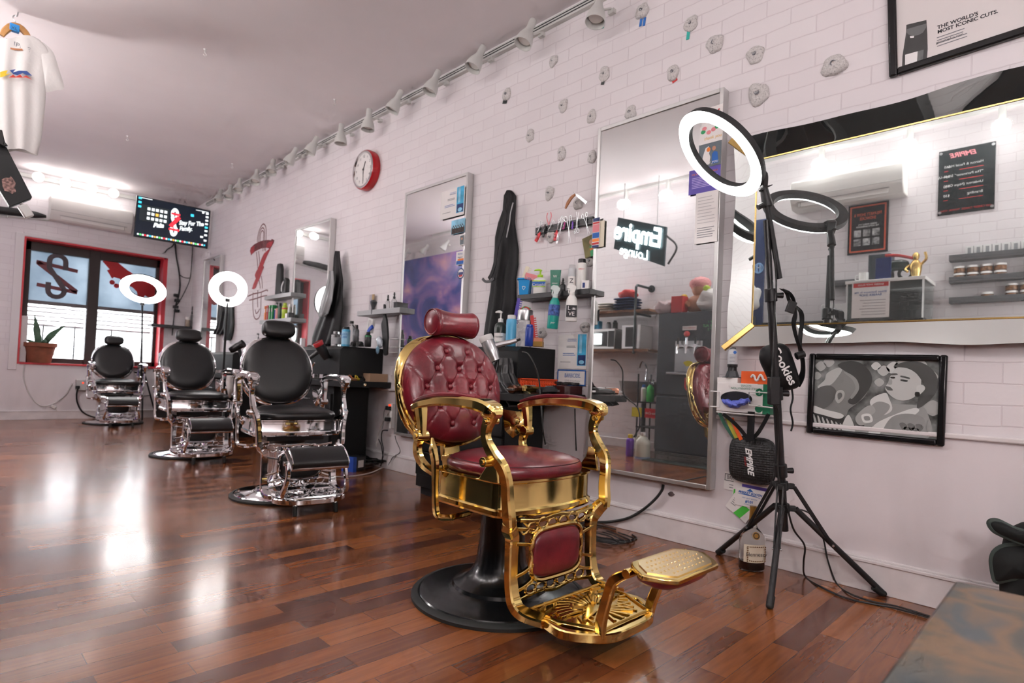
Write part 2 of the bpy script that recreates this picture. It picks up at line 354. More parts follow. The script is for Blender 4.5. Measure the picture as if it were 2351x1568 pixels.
# paint-style emblems stuck on the glass: the shop's clip emblem and a red clipper
def onglass(px, py): p = bp(px, py, -fy+.02); return Vector((p.x-win.location.x, fy-.006, p.z-wb))
def loop_pts(cx, z0, z1, r):
    top = [(cx+r*math.cos(a), z1-r+r*math.sin(a)) for a in [math.pi*k/8 for k in range(9)]]
    bot = [(cx+r*math.cos(a), z0+r+r*math.sin(a)) for a in [math.pi+math.pi*k/8 for k in range(9)]]
    return top+bot
e1 = onglass(131, 634); c0 = Vector((e1.x, 0, e1.z)); em = MB()
def eb(pts, w, y=0): em.bar([(c0.x+a*.86, e1.y-y, c0.z+b*.80) for a, b in pts], w, .003, up=(0,1,0), n=0)
arc = lambda cz, s: [( .105*math.cos(math.pi*k/8)*1, cz+s*.105*math.sin(math.pi*k/8)) for k in range(9)]
eb([(.105,.12)]+arc(.26,1)+[(-.105,.14),(.105,-.22)]+[], .062, .006); eb([(-.105,-.12)]+arc(-.26,-1)[::-1]+[], .062, .006); eb([(.105,-.22),(.105,-.27)], .062, .006)
em.build('clip_emblem', mat('emblem_grey', (.085,.07,.08), .6), win, smooth=False)
em = MB(); eb([(-.27,.21),(.27,.13)], .05, .002); eb([(-.25,-.18),(.28,-.25)], .05, .002); eb([(-.25,.2),(.27,-.24)], .06, .002)
em.build('blade_emblem', mat('emblem_red_grey', (.17,.05,.06), .6), win, smooth=False)
e2 = onglass(300, 650); hand = MB()
pts = [(236,600),(247,594),(254,592),(262,596),(270,602),(277,607),(284,613),(293,620),(304,627),(312,633),(326,636),(340,641),(352,648),(358,664),(356,682),(343,684),(333,678),(327,690),(318,688),(315,670),(305,660),(296,655),(286,650),(276,640),(262,636),(258,640),(246,620),(252,618)]
hand.add([onglass(*p) for p in pts], [tuple(range(len(pts)))]); hand.build('red_clipper_decal', mat('decal_red', (.45,.02,.025), .5), win, smooth=False)
for px, py in ((258,648),(268,656)):
    MB().lathe([(0,-.002),(.035,-.002),(.035,.002),(0,.002)], Matrix.Translation(onglass(px, py)) @ RX(90), 12).build('red_dot_decal', MT['decal_red'], win, smooth=False)
scrw = mat('white_neon_script', (.8,.8,.82), .4, emit=1.2)
for s_, px, py in (('Cuts', 180, 716), ('Fades', 250, 727)):
    q = onglass(px, py); text(s_, .16, scrw, win, shear=.3, M=Matrix.Translation(q) @ RX(90))
# world: overcast white street light outside the window
wd = bpy.data.worlds.new('street'); bpy.context.scene.world = wd; wd.use_nodes = True
wd.node_tree.nodes['Background'].inputs[0].default_value = (.93,.96,1,1); wd.node_tree.nodes['Background'].inputs[1].default_value = 7.0
def light(kind, loc, energy, col=(1,.95,.93), size=.08, rot=None, name='lamp', sy=None):
    d = bpy.data.lights.new(name, kind); d.energy = energy; d.color = col
    if kind in ('POINT', 'SPOT'): d.shadow_soft_size = size
    if kind == 'AREA': d.size = size; d.shape = 'RECTANGLE' if sy else 'SQUARE'; d.size_y = sy or size
    o = bpy.data.objects.new(name, d); C.objects.link(o); o.location = loc
    if rot: o.rotation_euler = rot
    return o
po = light('AREA', ((wl+wr)/2, L+TB+.03, (wt+wb)/2), 1, size=ww, sy=wh, rot=(R(-90),0,0), name='window_portal'); po.data.cycles.is_portal = True
sc = bpy.context.scene
sc.view_settings.view_transform = 'Standard'; sc.view_settings.look = 'None'; sc.view_settings.exposure = -.10; sc.view_settings.gamma = 1
cy = sc.cycles; cy.max_bounces = 6; cy.diffuse_bounces = 3; cy.glossy_bounces = 4; cy.transmission_bounces = 5; cy.use_adaptive_sampling = True; cy.adaptive_threshold = .13; cy.adaptive_min_samples = 10; cy.transparent_max_bounces = 8
cy.sample_clamp_indirect = 6; cy.caustics_reflective = False; cy.caustics_refractive = False; cy.use_denoising = True; cy.use_light_tree = True
# ================================================================ barber chairs
def leather_mat(name, c1, c2, rough, vs=5, coat=.15):
    m, nt, b, new, link = nodes(name)
    tc = new('ShaderNodeTexCoord'); nz = new('ShaderNodeTexNoise'); nz.inputs['Scale'].default_value = vs; nz.inputs['Detail'].default_value = 8; nz.inputs['Roughness'].default_value = .6; link(tc.outputs['Object'], nz.inputs['Vector'])
    rp = ramp(new, [(.32, c1), (.66, c2)]); link(nz.outputs['Fac'], rp.inputs[0]); link(rp.outputs[0], b.inputs['Base Color'])
    b.inputs['Roughness'].default_value = rough; b.inputs['Coat Weight'].default_value = coat; b.inputs['Coat Roughness'].default_value = .22
    v = new('ShaderNodeTexVoronoi'); v.inputs['Scale'].default_value = 220; link(tc.outputs['Object'], v.inputs['Vector'])
    bm_ = new('ShaderNodeBump'); bm_.inputs['Strength'].default_value = .06; bm_.inputs['Distance'].default_value = .004; link(v.outputs['Distance'], bm_.inputs['Height']); link(bm_.outputs[0], b.inputs['Normal']); return m
burg = leather_mat('burgundy_leather', (.085,.006,.012), (.25,.016,.028), .29, coat=.3)
blk_l = leather_mat('black_leather', (.006,.006,.0065), (.010,.010,.011), .36, coat=.05)
seam_m = mat('seam_dark', (.05,.004,.008), .6)
gold_d = mat('gold_relief', (.62,.40,.10), .18, 1)
RIMB = mat('base_black_enamel', (.006,.007,.008), .24, coat=.2)
def disc_pad(hw, hh, T, buttons=(), edges=(), nr=36, na=96, wob=0):
    """front skin of an oval back pad in its own x (width), z (height), y (front is -y)"""
    def f(i, j):
        a = 2*math.pi*i; rho = min(1.0, j*1.0)
        r = math.sin(rho*math.pi/2)**.9 if rho < 1 else 1
        ca, sa = math.cos(a), math.sin(a); e = .92
        x = hw*r*math.copysign(abs(ca)**e, ca); z = hh*r*math.copysign(abs(sa)**e, sa)
        d = T*math.sqrt(max(0, 1-r**5))
        for bx, bz in buttons:
            q = ((x-bx)**2+(z-bz)**2)
            if q < .01: d -= .015*math.exp(-q/.00035)
        for (x0, z0, x1, z1) in edges:
            dx, dz = x1-x0, z1-z0; t = max(0, min(1, ((x-x0)*dx+(z-z0)*dz)/(dx*dx+dz*dz))); q = math.hypot(x-x0-t*dx, z-z0-t*dz)
            if q < .03: d -= .0042*math.exp(-(q/.0035)**2)
        return (x, -d, z)
    return f
def make_chair(style, label, M, name='barber_chair', group=None):
    G = style == 'gold'; metal = gold if G else chrome; pad = burg if G else blk_l
    t = thing(name, label, 'barber chair', M, group)
    # floor base
    MB().lathe([(.0,.001),(.342,.001),(.342,.012),(.332,.02),(.318,.022),(.312,.016),(0,.016)], seg=64).build('base_rim', rubber, t)
    MB().lathe([(0,.016),(.316,.016),(.31,.024),(.27,.031),(.205,.038),(.188,.044),(.182,.056),(.15,.068),(.118,.092),(.098,.135),(.09,.2),(.086,.30),(.086,.37),(0,.37)], seg=64).build('pedestal', RIMB if G else chrome, t)
    MB().cyl((0,0,.35), (0,0,.40), .11, .13, 32).box((0,-.05,.395), (.36,.26,.03)).build('pump_housing', blackmetal, t, bev=.004)
    pl_ = MB().cyl((-.075,.02,.345), (-.19,.05,.325), .007, seg=10).cyl((-.19,.05,.325), (-.23,.10,.31), .008, .006, 10).cyl((-.06,-.0,.35), (-.12,-.0,.35), .012, seg=12)
    pl_.build('pump_lever', chrome, t)
    # seat skirt: a rounded box with a lip and a bowed front
    HW = .245 if G else .268
    def outline(gx, gy):
        pts = []
        for cx, cy, a0 in ((1,1,0),(-1,1,90),(-1,-1,180),(1,-1,270)):
            for k in range(7):
                a = R(a0+15*k); x = cx*(HW-.05)+.05*math.cos(a); y = cy*(.19-.05)+.05*math.sin(a)
                pts.append((x*(1+gx/HW), y*(1+gy/.19)))
        out = []
        for i, p in enumerate(pts):
            q = pts[(i+1) % len(pts)]; out.append(p)
            if math.hypot(p[0]-q[0], p[1]-q[1]) > .1:
                for k in range(1, 8): f = k/8; out.append((p[0]+(q[0]-p[0])*f, p[1]+(q[1]-p[1])*f))
        return [(x, y-.055-(.028*(1-(x/.21)**2) if y < -.1 and abs(x) < .21 else 0)) for x, y in out]
    z0 = .374 if G else .418; h = .124 if G else .102; sk = MB(); prof = [(-.012,0),(.004,0),(.008,.008),(.008,.022),(.002,.028),(0,.034),(0,h-.012),(.006,h-.008),(.006,h),(-.03,h)]
    rings = [outline(g, g) for g, _ in prof]; n = len(rings[0]); vs = [(x, y, z0+prof[k][1]) for k, rg in enumerate(rings) for x, y in rg]
    fs = [(k*n+i, k*n+(i+1) % n, (k+1)*n+(i+1) % n, (k+1)*n+i) for k in range(len(prof)-1) for i in range(n)]
    fs += [tuple(range(n))[::-1], tuple((len(prof)-1)*n+i for i in range(n))]
    sk.add(vs, fs); sk.build('seat_skirt', metal, t, ang=25)
    # seat cushion
    zc = z0+h-.030; th = .102 if G else .104
    def cf(v):
        if v.y < -.1: v.y -= .022*(1-(v.x/.25)**2)
        if v.z > zc+th*.6: v.z += .010*(1-(v.x/.24)**2)*(1-((v.y+.06)/.2)**2)
        return v
    se = MB().ell((-.012 if G else 0,-.06,zc+th/2), (.232 if G else .258,.204,th/2), (3.6,2.5), seg=64, rings=20, fn=cf).build('seat', pad, t)
    sx_, sc_ = (.232 if G else .258), (1-.42**2.5)**(1/2.5)
    ol = [cf(Vector(((-.012 if G else 0)+sx_*sc_*math.copysign(abs(math.cos(a))**(2/3.6), math.cos(a)), -.06+.204*sc_*math.copysign(abs(math.sin(a))**(2/3.6), math.sin(a)), zc+th*.5*1.42))) for a in [2*math.pi*i/48 for i in range(48)]]
    MB().tube(ol, .0022, 6, 2, True).build('seat_piping', seam_m if G else pad, se)
    # backrest, leaning back
    tilt = 12 if G else 14; BM = TR(0, .295, .548) @ RX(-tilt) if G else TR(0, .255, .585) @ RX(-tilt); hw, hh = (.262,.232) if G else (.235,.238); zc2 = hh+.012
    bt, ed = [], []
    if G:
        rows = [(.155,(-.058,.058)),(.078,(-.116,0,.116)),(0,(-.174,-.058,.058,.174)),(-.078,(-.116,0,.116)),(-.155,(-.058,.058))]
        bt = [(x, z) for z, xs in rows for x in xs]
        for x, z in bt:
            for sx in (-1, 1):
                for sz in (-1, 1):
                    q = (x+sx*.058, z+sz*.0775); hitb = any(abs(q[0]-a) < .01 and abs(q[1]-b) < .01 for a, b in bt)
                    if hitb:
                        if sz > 0: ed.append((x, z, *q))
                    elif (sx*x > -.001 and sz*z > -.001): ed.append((x, z, x+sx*.12, z+sz*.16))
    f_depth = lambda x, z: -.062*math.sqrt(max(0, 1-math.hypot(x/hw, z/hh)**5))
    PM = BM @ TR(0,0,zc2); f = disc_pad(hw, hh, .062 if G else .04, bt, ed)
    bk = MB(); na, nr = (220, 90) if G else (96, 30)
    bk.grid(lambda u, v: f(u, v), na, nr, True)
    def rim(u, v): a = 2*math.pi*u; e = .92; ca, sa = math.cos(a), math.sin(a); return (hw*math.copysign(abs(ca)**e, ca), v*.03, hh*math.copysign(abs(sa)**e, sa))
    bk.grid(rim, na, 2, True); bmesh.ops.remove_doubles(bk.bm, verts=bk.bm.verts, dist=1e-5)
    bo = bk.build('backrest', pad, t, M=PM, ang=60)
    for x, z in bt:
        MB().ell((0,0,0), (.0125,.009,.0125), seg=14, rings=8).build('button', pad, bo, M=TR(x, f_depth(x, z)+.010, z))
    sh = MB().ell((0,.035,0), (hw+.012,.045,hh+.012), (2.1,2.6), seg=64, rings=16).build('back_shell', metal, t, M=PM)
    MB().tube([((hw+.006)*math.cos(a), .012, (hh+.006)*math.sin(a)) for a in [2*math.pi*k/40 for k in range(40)]], .010, 8, 2, True).build('back_rim', metal, sh)
    # headrest on its post
    def hf(v):
        if G:
            v.y += .022*(1-min(1, (v.x/.15)**2)) if v.y < 0 else 0; v.z += -.014*(1-(v.x/.15)**2) if v.z > 0 else .0
        return v
    if G:
        MB().ell((0,0,0), (.152,.062,.062), (2.2,2.2), seg=10, rings=4)
        hd = MB(); secn = 28
        def hs(u, v):
            a = 2*math.pi*u; x = (v-.5)*2; q = .047+.013*abs(x)**1.8; e = .8
            if v < .06 or v > .94: q *= (.93 if .0 < v < 1 else .78)
            return (x*.112, q*math.copysign(abs(math.cos(a))**e, math.cos(a)), q*1.02*math.copysign(abs(math.sin(a))**e, math.sin(a)))
        hd.grid(hs, secn, 33, True)
        for v in (0, 1):
            ring = [hs(i/secn, v) for i in range(secn)]; hd.poly([(p[1], p[2]) for p in ring], ring[0][0], Matrix(((0,0,1,0),(1,0,0,0),(0,1,0,0),(0,0,0,1))))
        bmesh.ops.remove_doubles(hd.bm, verts=hd.bm.verts, dist=1e-5)
        ho = hd.build('headrest', pad, t, M=BM @ TR(0,-.03,2*hh+.064), ang=50)
        for s in (-1, 1): MB().tube([(s*.1108, .0535*math.cos(a)*.96, (.0555*math.sin(a)*.98)) for a in [2*math.pi*k/20 for k in range(20)]], .0035, 6, 2, True).build('headrest_piping', pad, ho)
    else:
        MB().ell((0,0,0), (.114,.05,.062), (4,3.2), seg=40, rings=16).build('headrest', pad, t, M=BM @ TR(0,-.03,2*hh+.066))
    MB().box((-.03,.04,2*hh+.0), (.018,.012,.16)).box((.03,.04,2*hh+.0), (.018,.012,.16)).build('headrest_post', metal, t, M=BM, bev=.003)
    MB().box((0,.06,.02), (.09,.03,.16)).box((0,.03,-.06), (.10,.06,.05)).build('back_bracket', metal, t, M=BM, bev=.005)
    # arms, struts and supports: same both sides
    for s in (-1, 1):
        X = .288*s; az = 0 if G else .038
        arm = MB(); secw = [(.62,.8),(.85,.9),(.95,1),(1,1.1),(1.15,1.25),(1.1,1.2),(.5,.6)]
        arm.bar([(X,.215,.715+az),(X,.15,.735+az),(X,.04,.752+az),(X,-.08,.756+az),(X,-.175,.752+az),(X,-.232,.738+az),(X*1.0,-.256,.718+az)], .062, .034, n=6, scale=secw, rd=.42)
        arm.ell((X,-.222,.732+az), (.034,.036,.026), 2.6, seg=20, rings=10)
        ao = arm.build('armrest', metal, t)
        if G: MB().bar([(X,.205,.740),(X,.14,.758),(X,.04,.774),(X,-.07,.778),(X,-.15,.774)], .058, .014, n=6, scale=[(.6,1),(.9,1),(1,1.2),(.95,1.1),(.55,.6)], rd=.5).build('arm_pad', pad, ao)
        else: MB().bar([(X,.17,.786),(X,.04,.808),(X,-.07,.813),(X,-.17,.810)], .05, .008, n=6, scale=[(.6,1),(1,1),(1,1),(.6,1)], rd=.5).build('arm_pad', metal, ao)
        so = MB().bar([(X,-.225,.722+az),(X,-.203,.675+az),(X,-.205,.635+az*.6),(X*.98,-.236,.59),(X*.95,-.274,.55),(X*.92,-.286,.505),(X*.90,-.288,.45),(X*.89,-.294,.40),(X*.88,-.296,.365)], .030, .040, up=(0,-1,.2), n=6, scale=[1.25,.95,.85,1,1.1,1,1,1.05,1.1,1.0], rd=.4).build('front_strut', metal, t)
        for (yy, zz, rr) in ((-.224,.70+az,.011),(-.218,.566,.017)):
            MB().cyl((X-.028*s,yy,zz), (X+.026*s,yy,zz), rr, seg=16).cyl((X+.026*s,yy,zz), (X+.031*s,yy,zz), rr*.55, seg=6).build('bolt', metal, so, bev=.001)
        br_ = MB(); poly = [(-.245,z0+h-.004),(-.12,z0+h-.004),(-.15,.50),(-.185,.545),(-.195,.585),(-.225,.585),(-.235,.55)]
        br_.prism(poly, .012, Matrix(((0,0,1,X*.93),(1,0,0,0),(0,1,0,0),(0,0,0,1)))); br_.build('pivot_bracket', metal, t, bev=.003)
        ro = MB().bar([(X,.175,.715+az),(X,.165,.665+az),(X,.160,.612)], .034, .034, up=(0,-1,0), n=4, scale=[1.3,1,.8], rd=.4)
        ro.bar([(X*.99,.168,.618),(X*.99,.19,.575),(X*.985,.182,.535),(X*.97,.145,.502),(X*.93,.085,.478)], .026, .034, up=(0,-1,0), n=6, scale=[1.1,1,1.05,1,.9], rd=.4)
        ro = ro.build('rear_support', metal, t)
        MB().cyl((X-.026*s,.168,.612), (X+.024*s,.168,.612), .021, seg=18).cyl((X+.02*s,.168,.612), (X+.029*s,.168,.612), .01, seg=8).build('bolt', metal, ro, bev=.001)
        pb = MB(); xo = X*.965
        pb.add([(xo,.17,.70+az),(xo,.17,.62),(xo-.02*s,.225,.575),(xo-.035*s,.262,.605),(xo-.035*s,.285,.70),(xo-.01*s,.215,.695)], [(0,1,2,3,4,5)])
        pb = pb.build('back_link', metal, t, solid=.008)
        MB().tube([(xo-.012*s-.006+.012*(s<0), .218+.034*math.cos(a)*.9, .648+.018*math.sin(a)-.3*.034*math.cos(a)) for a in [2*math.pi*k/16 for k in range(16)]], .003, 6, 2, True).build('link_emblem', mat('gold_pale', (.9,.74,.42), .2, 1) if G else metal, pb)
        # leg rest side bar
        Xl = .212*s
        lb = MB().bar([(X*.87,-.292,.378),(Xl*1.10,-.274,.35),(Xl,-.268,.315),(Xl,-.268,.25),(Xl,-.272,.17),(Xl,-.29,.108),(Xl,-.33,.085),(Xl*.95,-.42,.085)], .044, .036, up=(0,-1,.3), n=6, scale=[1,1.1,1,.9,.9,1,1,.9], rd=.3)
        lo = lb.build('legrest_bar', metal, t)
        MB().cyl((Xl-.02*s,-.32,.085), (Xl+.021*s,-.32,.085), .008, seg=12).build('bolt', chrome, lo)
    # recline lever on the chair's right side
    MB().bar([(-.302,.078,.612),(-.312,.055,.575),(-.31,.042,.53),(-.31,.036,.44),(-.306,.030,.36),(-.296,.018,.338),(-.25,0,.334),(-.18,-.005,.34)], .024, .020, up=(.9,0,.3), n=6, scale=[.5,1.3,1.15,.9,1,.9,.9,.8], rd=.4).build('recline_lever', metal, t)
    # openwork leg panel with its pad
    pn = MB(); y = -.280; bz0, bz1 = .105, .372
    pn.bar([(-.195,y,bz1),(-.1,y,bz1-.012),(0,y,bz1-.004),(.1,y,bz1-.012),(.195,y,bz1)], .016, .012, n=4).bar([(-.195,y,bz0),(-.09,y,bz0+.012),(0,y,bz0),(.09,y,bz0+.012),(.195,y,bz0)], .016, .012, n=4)
    rr = lambda cx, cz, hx, hz, k=.75: [(cx+hx*math.copysign(abs(math.cos(a))**k, math.cos(a)), y-.004, cz+hz*math.copysign(abs(math.sin(a))**k, math.sin(a))) for a in [2*math.pi*i/24 for i in range(24)]]
    pz = .240
    pn.tube(rr(0, pz, .134, .090, .5), .009, 8, 2, True)
    for s in (-1, 1):
        for k in range(4):
            zz = .165+.05*k; pn.bar([(s*.118,y,zz+(.01 if k > 1 else -.004)),(s*.16,y,zz+(.022 if k > 1 else -.02)),(s*.205,y,zz+(.03 if k > 1 else -.028))], .014, .012, n=3)
        for k in range(3):
            pn.tube(rr(s*(.030+.05*k), .342+.008*(k % 2), .024, .017, .9), .0045, 6, 2, True); pn.tube(rr(s*(.030+.05*k), .133-.004*(k % 2), .024, .016, .9), .0045, 6, 2, True)
        pn.tube([(s*.17,y,.36),(s*.15,y-.004,.34),(s*.175,y-.004,.325),(s*.19,y,.345)], .004, 6, 4)
    pn.build('leg_panel', metal, t)
    MB().ell((0,y-.010,pz), (.118,.020,.074), (2.4,4.5) if 0 else 3.6, seg=40, rings=16).build('leg_pad', pad, t) if 0 else None
    lp_ = MB(); oln = rr(0, 0, .124, .081, .5)
    lp_.grid(lambda u, v: (lambda q: (q[0]*math.sin(v*math.pi/2)**.8, -.022*math.sqrt(max(0, 1-(math.sin(v*math.pi/2)**.8)**4))-.002, q[2]*math.sin(v*math.pi/2)**.8))(oln[int(round(u*24)) % 24]), 24, 12, True)
    bmesh.ops.remove_doubles(lp_.bm, verts=lp_.bm.verts, dist=1e-5); lp_.build('leg_pad', pad, t, M=TR(0,y,pz), ang=70)
    # footplate with a fan in relief
    fpz = .082; fo = MB(); pl6 = [(-.19,-.365),(-.19,-.49),(-.125,-.625),(.125,-.625),(.19,-.49),(.19,-.365)]; FB = TR(0,.034,0)
    fo.prism(pl6, .022, z=fpz-.012)
    foo = fo.build('footplate', metal, t, bev=.003, M=FB)
    rl = MB()
    for k in range(15):
        a = R(12+156*k/14); c0_, c1_ = .045, .125; x0, y0, x1, y1 = c0_*math.cos(a), -.50+c0_*math.sin(a)*.9, c1_*math.cos(a)*1.25, -.50+c1_*math.sin(a)*.95
        rl.bar([(x0,y0,fpz+.012),((x0+x1)/2,(y0+y1)/2,fpz+.016),(x1,y1,fpz+.011)], .013, .008, n=3, scale=[.5,1,1.1])
    for k in range(9):
        a = R(200+140*k/8); rl.bar([(.03*math.cos(a),-.51+.03*math.sin(a),fpz+.012),(.11*math.cos(a)*1.2,-.51+.10*math.sin(a),fpz+.012)], .010, .008, n=0)
    for s in (-1, 1):
        rl.tube([(s*.02,-.47,fpz+.014),(s*.06,-.445,fpz+.018),(s*.085,-.47,fpz+.016),(s*.06,-.49,fpz+.014)], .007, 6, 5)
        for k in range(5): rl.bar([(s*(.09+.02*k),-.60+.026*k,fpz+.012),(s*(.07+.018*k),-.53+.01*k,fpz+.012)], .007, .006, n=0)
        for k in range(4): rl.bar([(s*(.165),-.475+.028*k,fpz+.012),(s*.125,-.465+.028*k,fpz+.012)], .008, .006, n=0)
    rl.tube([(x*.96, -.49+(yy+.49)*.96, fpz+.012) for x, yy in pl6], .005, 6, 0, True)
    rl.build('footplate_relief', gold_d if G else metal, foo)
    if G:
        MB().cyl((0,-.6,.065), (0,-.6,.04), .022, .018, 16).build('rubber_foot', rubber, foo)
    else:
        for s in (-1, 1):
            lg = MB().cyl((s*.115,-.585,.085), (s*.118,-.600,.05), .015, .012, 14).build('foot_leg', metal, t)
            MB().cyl((s*.118,-.598,.055), (s*.12,-.612,.0), .015, .012, 14).build('rubber_tip', rubber, lg)
    # swinging foot bar
    for s in (-1, 1):
        if G: pts = [(s*.13,-.585,.075),(s*.14,-.59,.12),(s*.15,-.615,.20),(s*.152,-.638,.262),(s*.15,-.69,.300)]
        else: pts = [(s*.15,-.53,.09),(s*.185,-.575,.12),(s*.178,-.61,.18),(s*.168,-.61,.24),(s*.172,-.585,.30)]
        so = MB().bar(pts, .030, .022, up=(s*1,0,.1), n=6, scale=[1,1.1,1,1,.8], rd=.35).build('foot_bar_arm', metal, t)
        e = pts[-1]; MB().cyl((e[0]-.02*s,e[1],e[2]), (e[0]+.018*s,e[1],e[2]), .014, seg=16).build('bolt', metal, so, bev=.001)
    MB().bar([(-.19,-.45,.075),(-.2,-.54,.074),(-.12,-.63,.074),(0,-.645,.074),(.12,-.63,.074),(.2,-.54,.074),(.19,-.45,.075)], .024, .030, n=5).build('footplate_band', metal, foo)
    if G:
        KM = TR(-.012,-.757,.312) @ RX(4)
        hexp = [(-.178,0),(-.14,.058),(-.115,.078),(.115,.078),(.14,.058),(.178,0),(.14,-.058),(.115,-.078),(-.115,-.078),(-.14,-.058)]
        kp = MB().prism(hexp, .016, z=-.008).build('kick_plate', metal, t, M=KM, bev=.004)
        stu = MB().prism([(x*.86, y_*.82) for x, y_ in hexp], .003, z=.008)
        for i in range(-6, 7):
            for j in range(-2, 3):
                x, yy = i*.021+(.0105 if j % 2 else 0), j*.022
                if abs(x)/.15+abs(yy)/.12 < 1: stu.ell((x,yy,.0115), (.0035,.0035,.0025), seg=8, rings=4)
        stu.build('stud_plate', mat('gold_pale', (.9,.74,.42), .2, 1), kp)
        MB().ell((0,0,-.008), (.16,.068,.040), (2.6,2.4), seg=40, rings=12, fn=lambda v: Vector((v.x, v.y, min(v.z, -.006)))).build('kick_pad', pad, kp)
    else:
        KM = TR(0,-.590,.322) @ RX(30)
        def kf(u, v): a = math.pi*(u); x = (v-.5)*.325; return (x, -.085*math.cos(a)*1.0, .046*math.sin(a)**.6)
        kp = MB().grid(lambda u, v: kf(u, v), 24, 12)
        for v in (0, 1):
            pts = [kf(i/23, v) for i in range(24)]; kp.add(pts, [tuple(range(24))])
        kp.add([kf(0,0), kf(0,1), kf(1,1), kf(1,0)], [(0,1,2,3)])
        ko = kp.build('kick_pad', pad, t, M=KM, ang=50)
        MB().tube([kf(i/11, 0) for i in range(12)]+[kf(i/11, 1) for i in range(11,-1,-1)], .0045, 6, 1, True).box((0,.0,-.008), (.33,.175,.014)).build('kick_pad_rim', metal, ko)
    return t
def chM(x, y, rz): return TR(x, y, 0) @ RZ(rz)
make_chair('gold', 'gold-plated barber chair with burgundy button-tufted back and red seat', chM(1.615,1.62,-1))
ch2 = make_chair('chrome', 'largest of the three black-and-chrome barber chairs, just behind the gold one', chM(1.724,3.797,-8), group='black and chrome barber chairs')
for (x, y, rz), lb in (((1.772,5.911,-4), 'middle black-and-chrome barber chair of the row, in front of the standing ring light'), ((1.80,9.281,-3), 'farthest black-and-chrome barber chair, under the window')):
    c = copy_tree(ch2); c.matrix_basis = chM(x, y, rz); c['label'] = lb
# ================================================================ right wall: mirrors, frames, holds, lights
def depth(p): return (p-CAM).dot(FW)
def mpp(p): return depth(p)/FPX                                     # metres one photo pixel spans at p
def rect_on(tl, tr, br, bl, off):                                   # upright rectangle on the right wall from its four corners
    P = [wp(*q, off) for q in (tl, tr, br, bl)]
    y0 = (P[0].y+P[3].y)/2; y1 = (P[1].y+P[2].y)/2; z1 = (P[0].z+P[1].z)/2; z0 = (P[2].z+P[3].z)/2
    return Vector((W, (y0+y1)/2, (z0+z1)/2)), y0-y1, z1-z0
def frame_bars(mb, w, h, fw, z0, z1):
    for sx in (-1, 1): mb.box((sx*(w/2-fw/2), 0, (z0+z1)/2), (fw, h, z1-z0))
    for sy in (-1, 1): mb.box((0, sy*(h/2-fw/2), (z0+z1)/2), (w-2*fw, fw, z1-z0))
    return mb
def tall_mirror(tl, tr, zb, label):
    a, b = wp(*tl, .06), wp(*tr, .06); zt = 2.392; w = a.y-b.y; h = zt-zb
    t = thing('wall_mirror', label, 'mirror', MW(Vector((W, (a.y+b.y)/2, (zt+zb)/2))), 'tall aluminium framed mirrors')
    frame_bars(MB(), w, h, .022, .0, .06).build('mirror_frame', silver, t, bev=.002)
    MB().box((0,0,.028), (w-.044, h-.044, .05)).build('mirror_pane', mirror, t, smooth=False)
    return t
m2 = tall_mirror((1373,298), (1662,205), .317, 'tall framed mirror with thank-you cards down its right edge, behind the big ring light')
m1 = tall_mirror((930,441), (1075,392), .317, 'tall framed mirror with a certificate at its top corner, behind the gold chair')
m0 = tall_mirror((678,530), (760,500), .317, 'tall framed mirror to the right of the red wall mural')
mm = tall_mirror((468,592), (506,587), .317, 'farthest and narrowest looking framed mirror, beside the back corner')
def mloc(root, px, py, off): p = wp(px, py, off); return root.matrix_basis.inverted() @ p
# papers and stickers stuck on mirrors and wall
def sheet(name, label, cat, tl, tr, br, bl, off, m, group=None, rot=0, th=.0015):
    c, w, h = rect_on(tl, tr, br, bl, off); c.x = W-off
    t = thing(name, label, cat, MW(c, R(rot)), group)
    MB().box((0,0,th/2), (w, h, th)).build('sheet', m, t, smooth=False); return t, w, h
def strip(t, x0, y0, x1, y1, m, name='print', z=.0022): return MB().rect(x0, y0, x1, y1, z).build(name, m, t, smooth=False, nrm=False)
def lines(t, x0, x1, y1, y0, n, m, name='small_print', z=.0022, jag=.25):
    mb = MB()
    for k in range(n):
        y = y1+(y0-y1)*k/max(1, n-1); f = 1-jag*random.random(); mb.rect(x0, y-.0018, x0+(x1-x0)*f, y+.0018, z)
    return mb.build(name, m, t, smooth=False, nrm=False)
cyan = mat('print_cyan', (.05,.38,.62), .5, var=.5, vs=9); skyb = mat('print_sky', (.25,.55,.75), .5, var=.4, vs=12); navy = mat('print_navy', (.012,.03,.13), .5)
violet = mat('print_violet', (.10,.07,.38), .5); orange_i = mat('print_orange', (.85,.22,.03), .5); skin = mat('print_skin', (.55,.28,.18), .6); green_i = mat('print_green', (.03,.33,.12), .5)
cream = mat('print_cream', (.83,.76,.60), .6); slate = mat('print_slate', (.12,.15,.17), .6); pink = mat('print_pink', (.75,.25,.28), .6)
def certificate(tl, tr, br, bl, off, label, gap=0):
    t, w, h = sheet('certificate', label, 'certificate', tl, tr, br, bl, off, paper, 'blue and white hygiene certificates')
    strip(t, w*.18, -h*.40, w*.47, h*.5, cyan, 'blue_photo'); strip(t, w*.24, -h*.05, w*.33, h*.48, skyb, 'blue_photo', .0026); strip(t, w*.2, -h*.38, w*.46, -h*.1, navy, 'blue_photo', .0026)
    MB().lathe([(0,.0028),(w*.09,.0028)], TR(w*.33,-h*.3,0), 14, 1, .6).build('seal', skyb, t, smooth=False, nrm=False)
    text('Committed to\nHealth & Safety', h*.055, blue_ink, t, w*.14, h*.34, .0025, 'RIGHT')
    lines(t, -w*.2, w*.12, h*.16, h*.12, 2, grey_ink); lines(t, -w*.32, w*.12, -h*.05, -h*.1, 2, blue_ink); lines(t, -w*.4, w*.0, -h*.3, -h*.3, 1, grey_ink); return t
